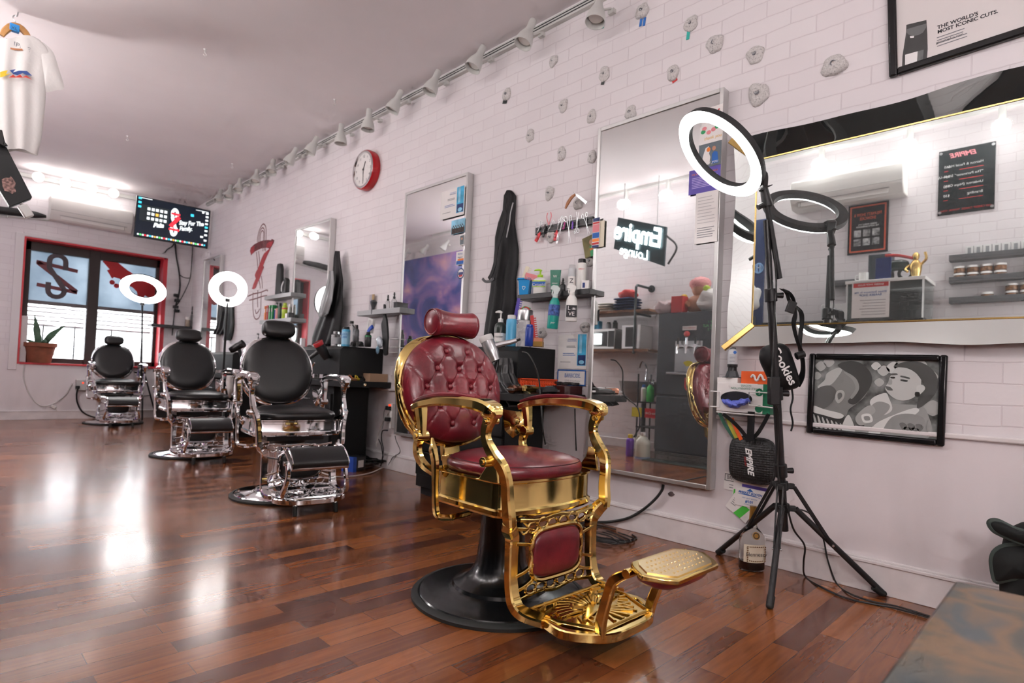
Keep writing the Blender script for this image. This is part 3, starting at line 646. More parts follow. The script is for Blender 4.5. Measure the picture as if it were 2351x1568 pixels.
certificate((1013,443),(1068,424),(1066,490),(1011,507), .066, 'hygiene certificate taped in the top corner of the mirror behind the gold chair')
certificate((1284,768),(1350,768),(1346,846),(1279,848), .004, 'hygiene certificate on the wall above the blue-lettered card')
t, w, h = sheet('certificate', 'white card lettered BARBICIDE in blue on the wall', 'card', (1281,848),(1346,850),(1344,886),(1279,884), .006, paper)
frame_bars(MB(), w, h, .008, .0016, .0022).build('blue_border', blue_ink, t, smooth=False); text('BARBICIDE.', h*.36, blue_ink, t, .01, h*.12, .0025, sx=.72); text('COVID-19 Certification', h*.13, grey_ink, t, .01, -h*.2, .0025)
t, w, h = sheet('photo_print', 'group photo stuck under the certificate on the mirror behind the gold chair', 'photo', (1037,508),(1068,499),(1067,532),(1036,540), .064, skyb)
crowd = MB()
for k in range(11):
    x = -w*.42+w*.085*k; crowd.ell((x, -h*.05+.012*(k % 2), .002), (w*.04, h*.07, .001), seg=8, rings=4); crowd.rect(x-w*.05, -h*.48, x+w*.05, -h*.1, .002)
crowd.build('people_print', mat('print_crowd', (.05,.035,.03), .6, var=.9, vs=90), t, smooth=False)
t, w, h = sheet('photo_print', 'small dark portrait print under the group photo', 'photo', (1056,540),(1067,537),(1066,562),(1055,565), .064, paper); strip(t, -w*.4, -h*.42, w*.4, h*.42, slate); MB().ell((0,h*.12,.003),(w*.18,h*.12,.001),seg=10,rings=4).build('face_print', skin, t)
t, w, h = sheet('sticker', 'blue and white square sticker on the mirror behind the gold chair', 'sticker', (1048,579),(1067,575),(1065,606),(1047,610), .064, paper); strip(t, -w*.45, -h*.46, w*.45, -h*.2, blue_ink); strip(t, -w*.3, -h*.2, w*.45, -h*.05, orange_i); text('PRONE', h*.17, blue_ink, t, 0, h*.3, .0026); text('Magazine', h*.16, navy, t, 0, h*.06, .0026)
q = wp(1058,628,.062); t = thing('sticker', 'round red, white and blue badge sticker at the edge of the mirror', 'sticker', MW(q)); r_ = 10*mpp(q)*1.25
MB().lathe([(0,.001),(r_,.001)], seg=24).build('sheet', navy, t, smooth=False, nrm=False); MB().lathe([(0,.0015),(r_*.8,.0015)], seg=24).build('print', white_ink, t, smooth=False, nrm=False); strip(t, -r_*.7, -r_*.25, r_*.7, r_*.25, navy); strip(t, -r_*.5, -r_*.6, r_*.5, -r_*.25, red_ink)
# cards down the right edge of the near tall mirror
t, w, h = sheet('greeting_card', 'white card with two joined hands, topmost on the mirror edge', 'card', (1612,252),(1660,238),(1659,285),(1611,296), .0645, paper, 'thank-you cards on the mirror'); MB().tube([(-w*.3,-.01,.003),(-w*.05,0,.003),(0,.012,.003),(w*.05,0,.003),(w*.35,.03,.003)], .0035, 6).ell((0,-.004,.003),(.012,.016,.002),seg=10,rings=4).build('hand_print', red_ink, t)
t, w, h = sheet('greeting_card', 'floral thank you card seen through the ring light', 'card', (1607,292),(1660,280),(1659,322),(1607,333), .066, paper, 'thank-you cards on the mirror'); text('thank you', h*.25, mat('print_gold', (.75,.45,.08), .5), t, .01, -h*.22, .0026, shear=.3)
for k, (x, y, m_) in enumerate(((-.35,.2,green_i),(-.1,.1,pink),(.1,.2,pink),(-.3,.36,pink),(.25,.3,green_i))): MB().ell((x*w, y*h, .002), (h*.14, h*.12, .001), seg=10, rings=4).build('flower_print', m_, t)
t, w, h = sheet('greeting_card', 'dark thank you card with a bride and groom, below the floral card', 'card', (1606,334),(1657,320),(1655,378),(1603,388), .064, slate, 'thank-you cards on the mirror'); text('thank you', h*.18, white_ink, t, 0, -h*.32, .003, shear=.3)
g_ = MB(); g_.poly([(-.36*w,-.4*h),(-.3*w,.0*h),(-.2*w,.3*h),(-.06*w,.36*h),(.02*w,.2*h),(-.03*w,.05*h),(.03*w,-.1*h),(.0,-.4*h)], .0022); g_.build('bride_print', paper, t, smooth=False, nrm=False)
g_ = MB(); g_.poly([(.1*w,-.4*h),(.1*w,0),(.2*w,.1*h),(.34*w,.05*h),(.4*w,-.4*h)], .0022); g_.build('groom_print', blue_ink, t, smooth=False, nrm=False)
for x, m_ in ((-.06,orange_i),(.18,skin)): MB().ell((x*w,.22*h,.0026),(w*.085,h*.095,.001),seg=12,rings=4).build('face_print', m_, t)
t, w, h = sheet('flyer', 'purple flyer with orange heading tilted on the mirror edge', 'flyer', (1584,392),(1655,378),(1653,437),(1580,447), .0625, violet); text('WE WANT TO REWARD', h*.1, orange_i, t, 0, h*.3, .0026); lines(t, -w*.4, w*.42, h*.15, -h*.25, 7, mat('print_lilac', (.5,.42,.8), .5))
t, w, h = sheet('notice', 'large white printed notice below the purple flyer', 'notice', (1599,444),(1650,436),(1647,554),(1594,561), .063, paper); lines(t, -w*.4, w*.4, h*.4, -h*.1, 9, mat('print_pale_grey', (.55,.53,.53), .6)); lines(t, -w*.4, w*.42, -h*.2, -h*.38, 5, grey_ink)
t, w, h = sheet('photo_print', 'snapshot of a boy in a green shirt tucked behind the mirror frame', 'photo', (1337,546),(1368,536),(1374,582),(1343,594), .03, mat('print_olive', (.16,.14,.05), .6, var=.5), rot=14)
MB().ell((.012,.02,.003),(.014,.018,.001),seg=12,rings=4).build('face_print', skin, t); MB().poly([(-.008,-.07),(-.004,-.0),(.03,0),(.036,-.07)], .0022).build('shirt_print', green_i, t, smooth=False, nrm=False); MB().rect(-.006,-.03,.033,-.016,.0026).build('shirt_stripe', orange_i, t, smooth=False, nrm=False)
t, w, h = sheet('ticket_strip', 'narrow red, white and blue ticket strip on the mirror edge', 'ticket', (1359,502),(1375,500),(1379,566),(1361,570), .068, paper)
for y0, y1, m_ in ((.38,.5,navy),(.3,.36,red_ink),(.02,.28,pink),(-.18,.0,blue_ink),(-.3,-.2,orange_i),(-.5,-.42,navy),(-.4,-.33,red_ink)): strip(t, -w*.45, h*y0, w*.45, h*y1, m_)
sheet('blank_card', 'blank cream card behind the ticket strip on the mirror', 'card', (1374,507),(1391,506),(1384,566),(1372,568), .062, cream)
# small power button icon etc. are left off; wide bevelled mirror with a wavy outer rim
cw, gw, gh = rect_on((1740,370),(2351,226),(2351,730),(1728,744), .03)
gl, gr_, gt, gb = cw.y+gw/2, -.42, cw.z+gh/2, cw.z-gh/2
bc = Vector((W, (gl+gr_)/2, (gt+gb)/2)); bw, bh = gl-gr_, gt-gb
bm = thing('wavy_mirror', 'wide wall mirror with a wavy mirror-glass rim and brass corner trims', 'mirror', MW(bc))
MB().box((0,0,.015), (bw+.02, bh+.02, .030)).build('mirror_pane', mirror_b, bm, smooth=False)
def rim_strip(name, p0, p1, nrm_, wid, m_, wav=.07):
    mb = MB(); n = 40; p0, p1, nv = Vector(p0), Vector(p1), Vector(nrm_)
    L_ = (p1-p0).length; tv = (p1-p0)/L_
    def f(u, v):
        s = u*L_; wv = wid*(1+wav*math.sin(s*7.5+1.0)+.03*math.sin(s*17))
        p = p0+tv*(s+(u-.5)*2*wid*.9*v)+nv*(wv*v); return (p.x, p.y, .029+.040*v+.006*v*math.sin(s*7.5))
    mb.grid(f, n, 6); return mb.build(name, m_, bm, ang=80)
rm = mirror_mat('mirror_rim', (.80,.88,.85), .03)
rim_strip('rim_top', (-bw/2,bh/2,0), (bw/2,bh/2,0), (0,1,0), .105, rm); rim_strip('rim_bottom', (-bw/2,-bh/2,0), (bw/2,-bh/2,0), (0,-1,0), .098, rm)
rim_strip('rim_left', (-bw/2,-bh/2,0), (-bw/2,bh/2,0), (-1,0,0), .10, rm); rim_strip('rim_right', (bw/2,-bh/2,0), (bw/2,bh/2,0), (1,0,0), .10, rm)
gp = mat('brass_trim', (.72,.50,.18), .25, 1)
for sx in (-1, 1):
    for sy in (-1, 1): MB().bar([(sx*bw/2, sy*bh/2, .026), (sx*(bw/2+.125), sy*(bh/2+.118), .075)], .030, .022, up=(0,0,1), n=0).build('corner_trim', gp, bm)
frame_bars(MB(), bw+.012, bh+.012, .006, .029, .034).build('inner_bead', gp, bm, smooth=False)
# black frames
def glaze(t, w, h, z): return None
ca, pw, ph = rect_on((1862,812),(2180,815),(2166,1026),(1850,992), .012)
pf = thing('framed_photo', 'black-framed black-and-white photo of a haircut under the wide mirror', 'picture', MW(ca, R(-.6)))
frame_bars(MB(), pw, ph, .026, 0, .026).build('picture_frame', mat('black_lacquer', (.010,.010,.011), .16), pf, bev=.007)
def bw_m(v): return mat('photo_grey_%d' % int(v*100), (v*.97, v, v*.97), .35)
iw, ih = pw-.05, ph-.05
MB().box((0,0,.006), (iw, ih, .012)).build('photo_print', mat('photo_backdrop', (.16,.17,.165), .35, var=.85, vs=16), pf, smooth=False)
def shape(pts, v, z, name='photo_shape', sub=5):                   # one tone of the photo, given in the photo's own 0..100 units
    P = catmull([(x/100*iw-iw/2, ih/2-y/100*ih, 0) for x, y in pts], sub, True)
    return MB().poly([(p.x, p.y) for p in P], z).build(name, bw_m(v), pf, smooth=False, nrm=False)
# pale background patches, then the client seen from behind-left and the barber facing left
for x, y, r_, v in ((5,10,5,.42),(12,4,5,.5),(2,24,4,.4),(52,8,4,.6),(58,14,5,.5),(66,10,6,.62),(74,8,8,.5),(55,30,4,.45),(84,6,7,.55),(92,20,7,.5),(96,60,7,.42)):
    shape([(x-r_,y),(x,y-r_*1.4),(x+r_,y),(x,y+r_*1.5)], v, .0126)
shape([(0,74),(10,78),(24,82),(36,90),(34,101),(-1,101)], .05, .0130)
shape([(0,55),(4,44),(9,30),(10,22),(18,13),(28,9),(38,14),(45,24),(47,36),(44,50),(38,60),(31,70),(28,80),(16,80),(5,74),(0,66)], .24, .0134, 'client_head')
shape([(9,30),(11,20),(20,12),(24,14),(21,24),(15,36),(6,42),(3,40)], .50, .0138, 'client_face')
shape([(0,50),(6,40),(15,38),(20,48),(14,66),(4,74),(0,66)], .13, .0140, 'client_beard')
shape([(20,8),(30,2),(40,5),(48,18),(49,32),(44,48),(36,62),(30,58),(38,42),(36,28),(28,18)], .07, .0142, 'client_hair')
shape([(27,17),(36,26),(39,40),(34,54),(32,52),(36,40),(33,28),(26,19)], .30, .0146, 'client_fade')
shape([(20,46),(24,43),(27,47),(26,56),(22,62),(19,56)], .44, .0148, 'client_ear'); shape([(21,49),(24,47),(25,52),(22,57)], .16, .0150, 'client_ear_fold')
shape([(0,68),(10,72),(24,76),(27,80),(22,84),(8,80),(0,77)], .72, .0148, 'neck_strip')
for k in range(7): shape([(0+k*4,82+k*1.5),(1.4+k*4,82+k*1.5),(5+k*4,99),(3+k*4,100)], .55, .0146, 'cape_stripe')
shape([(28,84),(32,78),(37,100),(26,100)], .66, .0150, 'collar')
shape([(36,101),(44,92),(46,74),(50,58),(58,52),(66,58),(84,58),(92,66),(92,101)], .34, .0136, 'barber_arm')
shape([(50,52),(60,44),(63,50),(66,66),(58,74),(49,62)], .68, .0140, 'shirt_strap'); shape([(48,100),(54,86),(66,74),(82,62),(86,66),(74,82),(60,94),(56,101)], .74, .0144, 'tank_top')
shape([(50,62),(56,56),(64,60),(62,70),(54,80),(49,74)], .33, .0146, 'barber_chest')
shape([(66,76),(76,70),(88,72),(92,84),(91,101),(60,101),(60,92)], .30, .0148, 'barber_shoulder')
for k in range(5): shape([(72+k*3,84+(k % 2)*5),(75+k*3,82+(k % 2)*5),(78+k*3,86+(k % 2)*4),(75+k*3,92)], .17, .0150, 'tattoo')
shape([(60,38),(62,30),(64,20),(68,10),(76,6),(84,12),(87,26),(86,40),(80,50),(72,53),(65,48)], .56, .0142, 'barber_face')
shape([(66,8),(76,1),(88,3),(97,16),(99,34),(94,50),(85,62),(86,46),(90,36),(84,18),(76,10)], .09, .0146, 'barber_hair')
shape([(63,18),(68,17),(69,19),(64,20)], .12, .0150, 'brow'); shape([(72,20),(78,22),(78,24),(72,22)], .12, .0150, 'brow')
shape([(64,22),(67,22),(67,24),(64,24)], .04, .0150, 'eye'); shape([(72,25),(77,26),(76,28),(72,27)], .05, .0150, 'eye')
shape([(60,35),(64,36),(66,40),(62,40)], .16, .0150, 'mouth'); shape([(63,26),(65,26),(65,32),(62,32)], .38, .0150, 'nose')
shape([(84,33),(88,31),(90,36),(86,44),(84,40)], .62, .0150, 'barber_ear'); shape([(83,41),(86,41),(86,46),(83,46)], .03, .0152, 'earring')
shape([(37,80),(44,66),(50,62),(53,70),(47,80),(46,88),(40,90)], .42, .0152, 'barber_hand'); shape([(42,76),(49,74),(51,84),(44,86)], .78, .0156, 'watch'); shape([(44,78),(48,77),(49,82),(45,83)], .3, .0158, 'watch_face')
# poster, top right
pc = wp(2042,180,.012); rot = R(2.4); pwid, phei = 1.0, .78
pM = MW(Vector((W, pc.y, pc.z)), rot) @ TR(pwid/2, phei/2, 0)
po_ = thing('framed_poster', 'black-framed white clipper advertisement hanging above the wide mirror', 'poster', pM)
frame_bars(MB(), pwid, phei, .032, 0, .026).build('poster_frame', MT['black_lacquer'], po_, bev=.007)
MB().box((0,0,.006), (pwid-.06, phei-.06, .012)).build('poster_print', mat('poster_paper', (.72,.68,.67), .3), po_, smooth=False)
def ploc(px, py): v = pM.inverted() @ wp(px, py, .012); return (v.x, v.y)
clg = mat('clipper_grey', (.045,.045,.045), .5); clm = mat('clipper_mid', (.14,.145,.145), .5)
MB().poly([ploc(*p) for p in ((2081,57),(2127,46),(2129,76),(2130,113),(2128,140),(2126,143),(2071,157),(2072,128),(2080,77))], .0124).build('clipper_print', clg, po_, smooth=False, nrm=False)
MB().poly([ploc(*p) for p in ((2082,67),(2127,54),(2126,64),(2119,75),(2108,81),(2096,83),(2085,79),(2081,74))], .0128).build('clipper_print', clm, po_, smooth=False, nrm=False)
MB().poly([ploc(*p) for p in ((2089,83),(2099,82.5),(2098,87),(2090,87.5))], .0130).build('clipper_print', white_ink, po_, smooth=False, nrm=False)
MB().poly([ploc(*p) for p in ((2078,126),(2107,118),(2105,148),(2078,156))], .0130).build('clipper_print', white_ink, po_, smooth=False, nrm=False)
MB().poly([ploc(*p) for p in ((2107,118),(2121,114),(2118,145),(2105,149))], .0130).build('clipper_print', clm, po_, smooth=False, nrm=False)
x_, y_ = ploc(2152,66); text("THE WORLD'S\nMOST ICONIC CUTS.", .0205, dark_ink, po_, x_, y_-.006, .0128, 'LEFT', off=.0006); x_, y_ = ploc(2151,85); lines(po_, x_, x_+.10, y_-.004, y_-.04, 4, grey_ink, z=.0128); text('gammaplus.com', .014, dark_ink, po_, *ploc(2149,99), .0128, 'LEFT', shear=.1)
# climbing holds
def hold_mat():
    m, nt, b, new, link = nodes('speckled_resin')
    tc = new('ShaderNodeTexCoord'); nz = new('ShaderNodeTexNoise'); nz.inputs['Scale'].default_value = 140; nz.inputs['Detail'].default_value = 3; link(tc.outputs['Object'], nz.inputs['Vector'])
    rp = ramp(new, [(.28, (.26,.25,.245)), (.40, (.56,.54,.525)), (.7, (.70,.675,.66))]); link(nz.outputs['Fac'], rp.inputs[0]); link(rp.outputs[0], b.inputs['Base Color']); b.inputs['Roughness'].default_value = .85
    bm_ = new('ShaderNodeBump'); bm_.inputs['Strength'].default_value = .5; bm_.inputs['Distance'].default_value = .004; link(nz.outputs['Fac'], bm_.inputs['Height']); link(bm_.outputs[0], b.inputs['Normal']); return m
hold_m = hold_mat()
def hold(px, py, w, h, label, seed, off=0):
    c = wp(px, py, .02); k = mpp(c); a = w*k/2*1.0; b = h*k/2*1.0; rnd = random.Random(seed); ph = [rnd.uniform(0, 6.3) for _ in range(4)]
    t = thing('climbing_hold', label, 'climbing hold', MW(Vector((W, c.y, c.z))), 'stone-grey climbing holds')
    def fn(v):
        an = math.atan2(v.y, v.x); q = 1+.06*math.sin(2*an+ph[0])+.07*math.sin(3*an+ph[1])+.05*math.sin(5*an+ph[2]); dx = noise.noise(Vector((v.x/a*2+seed, v.y/b*2, v.z*40)))*.08
        v.x *= q+dx; v.y *= q+dx
        if v.z > 0: v.z *= 1+.25*math.sin(an+ph[3])
        rr_ = math.hypot(v.x/a, v.y/b)
        return v
    MB().ell((0,0,0), (a,b,a*.55), (2.3,2.6), seg=28, rings=18, fn=fn).build('hold_body', hold_m, t)
    MB().lathe([(0,-.01),(a*.24,-.01),(a*.24,.002),(a*.17,.003),(a*.16,-.004),(0,-.004)], TR(0,b*.05,a*.56), 16).build('bolt_socket', grey_ink, t); MB().lathe([(0,-.01),(a*.12,-.01),(a*.12,.002),(a*.06,.003),(a*.05,-.003),(0,-.003)], TR(0,b*.05,a*.56), 12).build('bolt', steel, t)
    return t
HO = [(1471,23,32,38,'climbing hold with two blue tape strips, topmost by the track light'),(1583,52,32,36,'climbing hold with a teal tape strip under it'),(1638,98,40,42,'squarish climbing hold right of the teal-taped one'),
(1731,123,38,42,'tapered climbing hold second from the poster'),(1913,147,52,50,'biggest climbing hold, nearest the poster'),(1738,214,48,52,'smooth rounded climbing hold above the big ring light'),(1542,164,30,36,'climbing hold with a red tape tag'),
(1384,168,26,38,'wedge-shaped climbing hold with a black tape tag, above the near tall mirror'),(1267,138,24,27,'small climbing hold just under the track light'),(1160,215,24,30,'leftmost climbing hold, with a black tape tag'),(1289,241,24,31,'egg-shaped climbing hold midway down the wall'),
(1354.5,266,25,31,'climbing hold just left of the near mirror top corner'),(1444.5,257,31,33,'lumpy climbing hold touching the top of the near tall mirror'),(1213,310,23,31,'climbing hold second from the left, above the apron'),(1285.6,351,25,33,'climbing hold above the scissor rack, tall and dimpled'),
(1355.7,359,24,29,'dark speckled climbing hold against the left side of the near mirror'),(1258,442,26,32,'smooth climbing hold between the apron and the razor'),(1324,465,28,30,'climbing hold with the open razor on it'),(1172,451,18,26,'climbing hold that the black apron hangs from'),
(1262.5,543,30,27,'climbing hold below the scissor rack'),(1241,764,24,26,'low climbing hold behind the bottles of the near station'),(1339,751,24,27,'low climbing hold above the wall certificate'),(1351,598,24,30,'climbing hold half hidden behind the boy snapshot')]
for i, a in enumerate(HO): hold(*a, 11*i+3)
def tape(px, py, w, h, m, label, rot=0):
    c = wp(px, py, .002); k = mpp(c); t = MB().box((0,0,.0008), (w*k*1.3, h*k, .0016)).build('tape_strip', m, None, smooth=False, M=MW(c, R(rot))); tag(t, label, 'tape')
tb, tg, tk, trd = mat('tape_blue', (.03,.16,.50), .5), mat('tape_teal', (.04,.45,.38), .5), mat('tape_black', (.03,.035,.035), .5), mat('tape_red', (.55,.05,.05), .5)
tape(1471.5,51,5,19,tb,'left blue tape strip under the topmost climbing hold',-8); tape(1479.5,50,5,19,tb,'right blue tape strip under the topmost climbing hold',-8)
tape(1580,81,6,20,tg,'teal tape strip under a climbing hold',-5); tape(1378,60,4,14,tg,'left green tape strip under the top lamp head',-5); tape(1385,58,4,14,tg,'right green tape strip under the top lamp head',-5)
tape(1159.5,233,11,10,tk,'black tape tag under the leftmost climbing hold',-15); tape(1384,190,7,9,tk,'black tape tag under the wedge climbing hold',-15); tape(1549,184,10,9,trd,'red tape tag under a climbing hold',20)
# clock
ck = wp(833,389,.075); rz_ = (wp(835,345,.07).z-wp(838,433,.07).z)/2
c = thing('wall_clock', 'round red wall clock with a white face', 'clock', MW(Vector((W, ck.y, ck.z))))
MB().lathe([(0,0),(rz_*.98,0),(rz_,.01),(rz_,.06),(rz_*.96,.075),(rz_*.88,.075),(rz_*.88,.066),(0,.066)], seg=48).build('clock_case', mat('red_enamel', (.42,.01,.015), .25), c)
MB().lathe([(rz_*.94,.074),(rz_*.93,.082),(rz_*.84,.082),(rz_*.82,.068)], seg=48, cap=False).build('clock_bezel', chrome, c); MB().lathe([(0,.068),(rz_*.86,.068)], seg=40).build('clock_face', paper, c, smooth=False, nrm=False)
for k in range(1, 13): a = R(90-30*k); text(str(k), rz_*.19, dark_ink, c, rz_*.66*math.cos(a), rz_*.66*math.sin(a), .0695)
for a, l_, w_, nm in ((R(90-25),.42,.012,'hour_hand'),(R(-88),.62,.008,'minute_hand')): MB().bar([(0,0,.0715),(rz_*l_*math.cos(a),rz_*l_*math.sin(a),.0715)], w_*rz_*4, .002, n=0).build(nm, dark_ink, c, smooth=False)
MB().lathe([(0,.07),(rz_*.05,.07),(rz_*.05,.075),(0,.075)], seg=12).build('hand_pin', dark_ink, c)
# track light rail and heads (unlit)
rw = mat('white_enamel', (.62,.62,.595), .35); inner_m = mat('lamp_inner', (.62,.63,.60), .4)
rail = thing('track_rail', 'long white track light rail along the top of the brick wall', 'track light', MW(Vector((W, 5.2, H-.062))))
MB().box((0,0,.018), (8.6,.052,.036)).build('rail_body', rw, rail, bev=.002)
for v in (-.008, .010): MB().box((0,v,.0365), (8.58,.007,.002)).build('rail_slot', dark_ink, rail, smooth=False)
def lamp_head(px, py, tilt, sw_, label, lit=False, M=None):
    p = wp(px, py, .15); base = M or MW(Vector((W, p.y, p.z)))
    t = thing('track_lamp', label, 'lamp', base, 'white bell-shaped track lamp heads')
    A = TR(0,0,.15) @ RZ(sw_) @ RX(tilt)                              # lamp axis: local -y is the mouth
    Q = A @ RX(90)
    MB().lathe([(.0,-.10),(.024,-.10),(.026,-.09),(.026,-.03),(.032,-.012),(.050,.03),(.058,.06),(.061,.095),(.058,.095),(.053,.06),(.045,.03),(.022,-.01),(0,-.012)], Q, 28).build('lamp_shade', rw, t)
    MB().lathe([(0,.0),(.024,.01),(.044,.045),(.046,.062),(.04,.068),(0,.072)], Q, 20).build('lamp_bulb', bulb if lit else off_bulb, t)
    MB().tube([A @ Vector((0,.03,.0)), A @ Vector((.0,.03,-.045)), Vector((.03,.03,.06)), Vector((.03,.02,.034))], .0075, 8).build('lamp_arm', rw, t)
    MB().box((.03,.018,.046), (.045,.028,.03)).build('track_adapter', rw, t, bev=.003); return t
LH = [(1372,20,-12,0),(1212,75,-20,-8),(1097,133,-22,-10),(996,188,-18,-10),(910,232,-18,-14),(846,275,-2,0),(783,308,0,0),(719,333,-20,-12),(671,358,-20,-16),(625,382,-14,20),(588,405,-14,20),(549,425,-14,20),(527,440,-14,20),(504,449,-14,20)]
on = ['nearest','second','third','fourth','fifth','sixth','seventh','eighth','ninth','tenth','eleventh','twelfth','thirteenth','farthest']
for i, a in enumerate(LH): lamp_head(*a, 'white bell track lamp, %s of the row from the camera' % on[i])
# ================================================================ bottles, tools and stations along the right wall
def front_text(t, s, size, m, r, z, sx=1, rot=0, off=0): return text(s, size, m, t, M=TR(0, -r-.0012, z) @ RX(90) @ RZ(rot), sx=sx, off=off)
def bottle(kind, name, label, cat, base, h, r, body, cap, lab=None, txt=(), rz=-55, group=None, sy=1.0, tilt=None, emblem=None):
    """base: world point under the bottle; h height; r radius"""
    t = thing(name, label, cat, Matrix.Translation(base) @ (tilt or I4) @ RZ(rz), group)
    P = {'pump': [(0,0),(.92,0),(1,.02),(1,.52),(.9,.60),(.45,.66),(.36,.67),(.36,.70),(0,.70)],
         'spray': [(0,0),(.92,0),(1,.03),(1,.50),(.85,.62),(.45,.72),(.40,.76),(0,.76)],
         'can': [(0,0),(.94,0),(1,.015),(1,.82),(.92,.86),(.72,.88),(0,.88)],
         'dropper': [(0,0),(.9,0),(1,.03),(1,.50),(.8,.56),(.42,.60),(.42,.63),(0,.63)],
         'jar': [(0,0),(.95,0),(1,.04),(1,.70),(.9,.74),(0,.74)],
         'flip': [(0,0),(.9,0),(1,.03),(1,.72),(.85,.80),(.6,.83),(0,.83)],
         'jug': [(0,0),(.95,0),(1,.02),(1,.55),(.9,.68),(.5,.82),(.3,.86),(.3,.92),(0,.92)]}[kind]
    MB().lathe([(a*r, b*h) for a, b in P], seg=28, sy=sy).build('bottle_body', body, t, ang=40)
    cp = MB()
    if kind == 'pump':
        cp.lathe([(.42*r,.66*h),(.44*r,.67*h),(.42*r,.76*h),(.2*r,.77*h),(.13*r,.78*h),(.13*r,.9*h),(0,.9*h)], seg=18)
        cp.bar([(.18*r,0,.92*h),(-.2*r,0,.95*h),(-.75*r,0,.945*h),(-.95*r,0,.925*h)], .3*r, .055*h, n=4, scale=[1.2,1.3,.9,.6])
    elif kind == 'spray':
        cp.lathe([(.46*r,.70*h),(.48*r,.71*h),(.46*r,.80*h),(0,.80*h)], seg=18)
        cp.prism([(-.95*r,.90*h),(-.9*r,.96*h),(-.5*r,h),(.3*r,.99*h),(.75*r,.93*h),(.55*r,.86*h),(.4*r,.79*h),(-.35*r,.79*h),(-.4*r,.88*h)], .5*r, RX(90), z=-.25*r)
        cp.prism([(-.42*r,.88*h),(-.62*r,.88*h),(-.72*r,.80*h),(-.55*r,.74*h),(-.5*r,.80*h)], .3*r, RX(90), z=-.15*r)
    elif kind == 'can': cp.lathe([(.80*r,.87*h),(.82*r,.88*h),(.80*r,.98*h),(.7*r,h),(0,h)], seg=24)
    elif kind == 'dropper': cp.lathe([(.5*r,.61*h),(.5*r,.74*h),(.26*r,.76*h),(.26*r,.80*h),(.42*r,.82*h),(.30*r,h),(0,h)], seg=18)
    elif kind == 'jar': cp.lathe([(1.03*r,.72*h),(1.04*r,.73*h),(1.04*r,.98*h),(r,h),(0,h)], seg=28)
    elif kind == 'flip': cp.lathe([(.62*r,.82*h),(.64*r,.83*h),(.6*r,.98*h),(.5*r,h),(0,h)], seg=20)
    elif kind == 'jug':
        cp.lathe([(.34*r,.90*h),(.35*r,.91*h),(.34*r,h),(0,h)], seg=16)
    cp.build('bottle_cap', cap, t, bev=.0008)
    if kind == 'jug': MB().tube([(.32*r,0,.84*h),(.75*r,0,.84*h),(.98*r,0,.72*h),(.95*r,0,.55*h)], .13*r, 8).build('jug_handle', body, t)
    if lab:
        m_, a, b = lab; MB().lathe([(r*1.012,a*h),(r*1.012,b*h)], seg=28, sy=sy).build('bottle_label', m_, t, nrm=False)
    for s, size, z, m_, *rest in txt: front_text(t, s, size*r*2, m_, r*sy*1.012, z*h, *(rest or ()))
    if emblem:
        m_, z, s_ = emblem; MB().lathe([(0,0),(s_*r,0)], TR(0,-r*sy*1.014,z*h) @ RX(90), 18).build('bottle_emblem', m_, t, smooth=False, nrm=False)
    return t
def at(px, py, off, z=None):
    p = wp(px, py, off)
    if z is not None: p.z = z
    return p
def bot(kind, name, label, cat, px, py, off, hpx, wpx, body, cap, z=None, **k):
    p = at(px, py, off, z); q = mpp(p); return bottle(kind, name, label, cat, p, hpx*q, wpx*q/2, body, cap, **k)
# --- floating shelves
def shelf(px0, px1, py0, py1, off, th, m, label):
    a, b = wp(px0, py0, off), wp(px1, py1, off); z = (a.z+b.z)/2
    o = MB().box((W-off/2, (a.y+b.y)/2, z-th/2), (off, abs(a.y-b.y), th)).build('floating_shelf', m, None, bev=.003)
    tag(o, label, 'shelf'); return z
shelf_bk = mat('shelf_black', (.016,.017,.018), .4); shelf_gr = mat('shelf_grey', (.36,.37,.38), .45)
z1 = shelf(1188, 1353, 676, 663, .13, .034, shelf_bk, 'black floating shelf of hair products above the spray bottles')
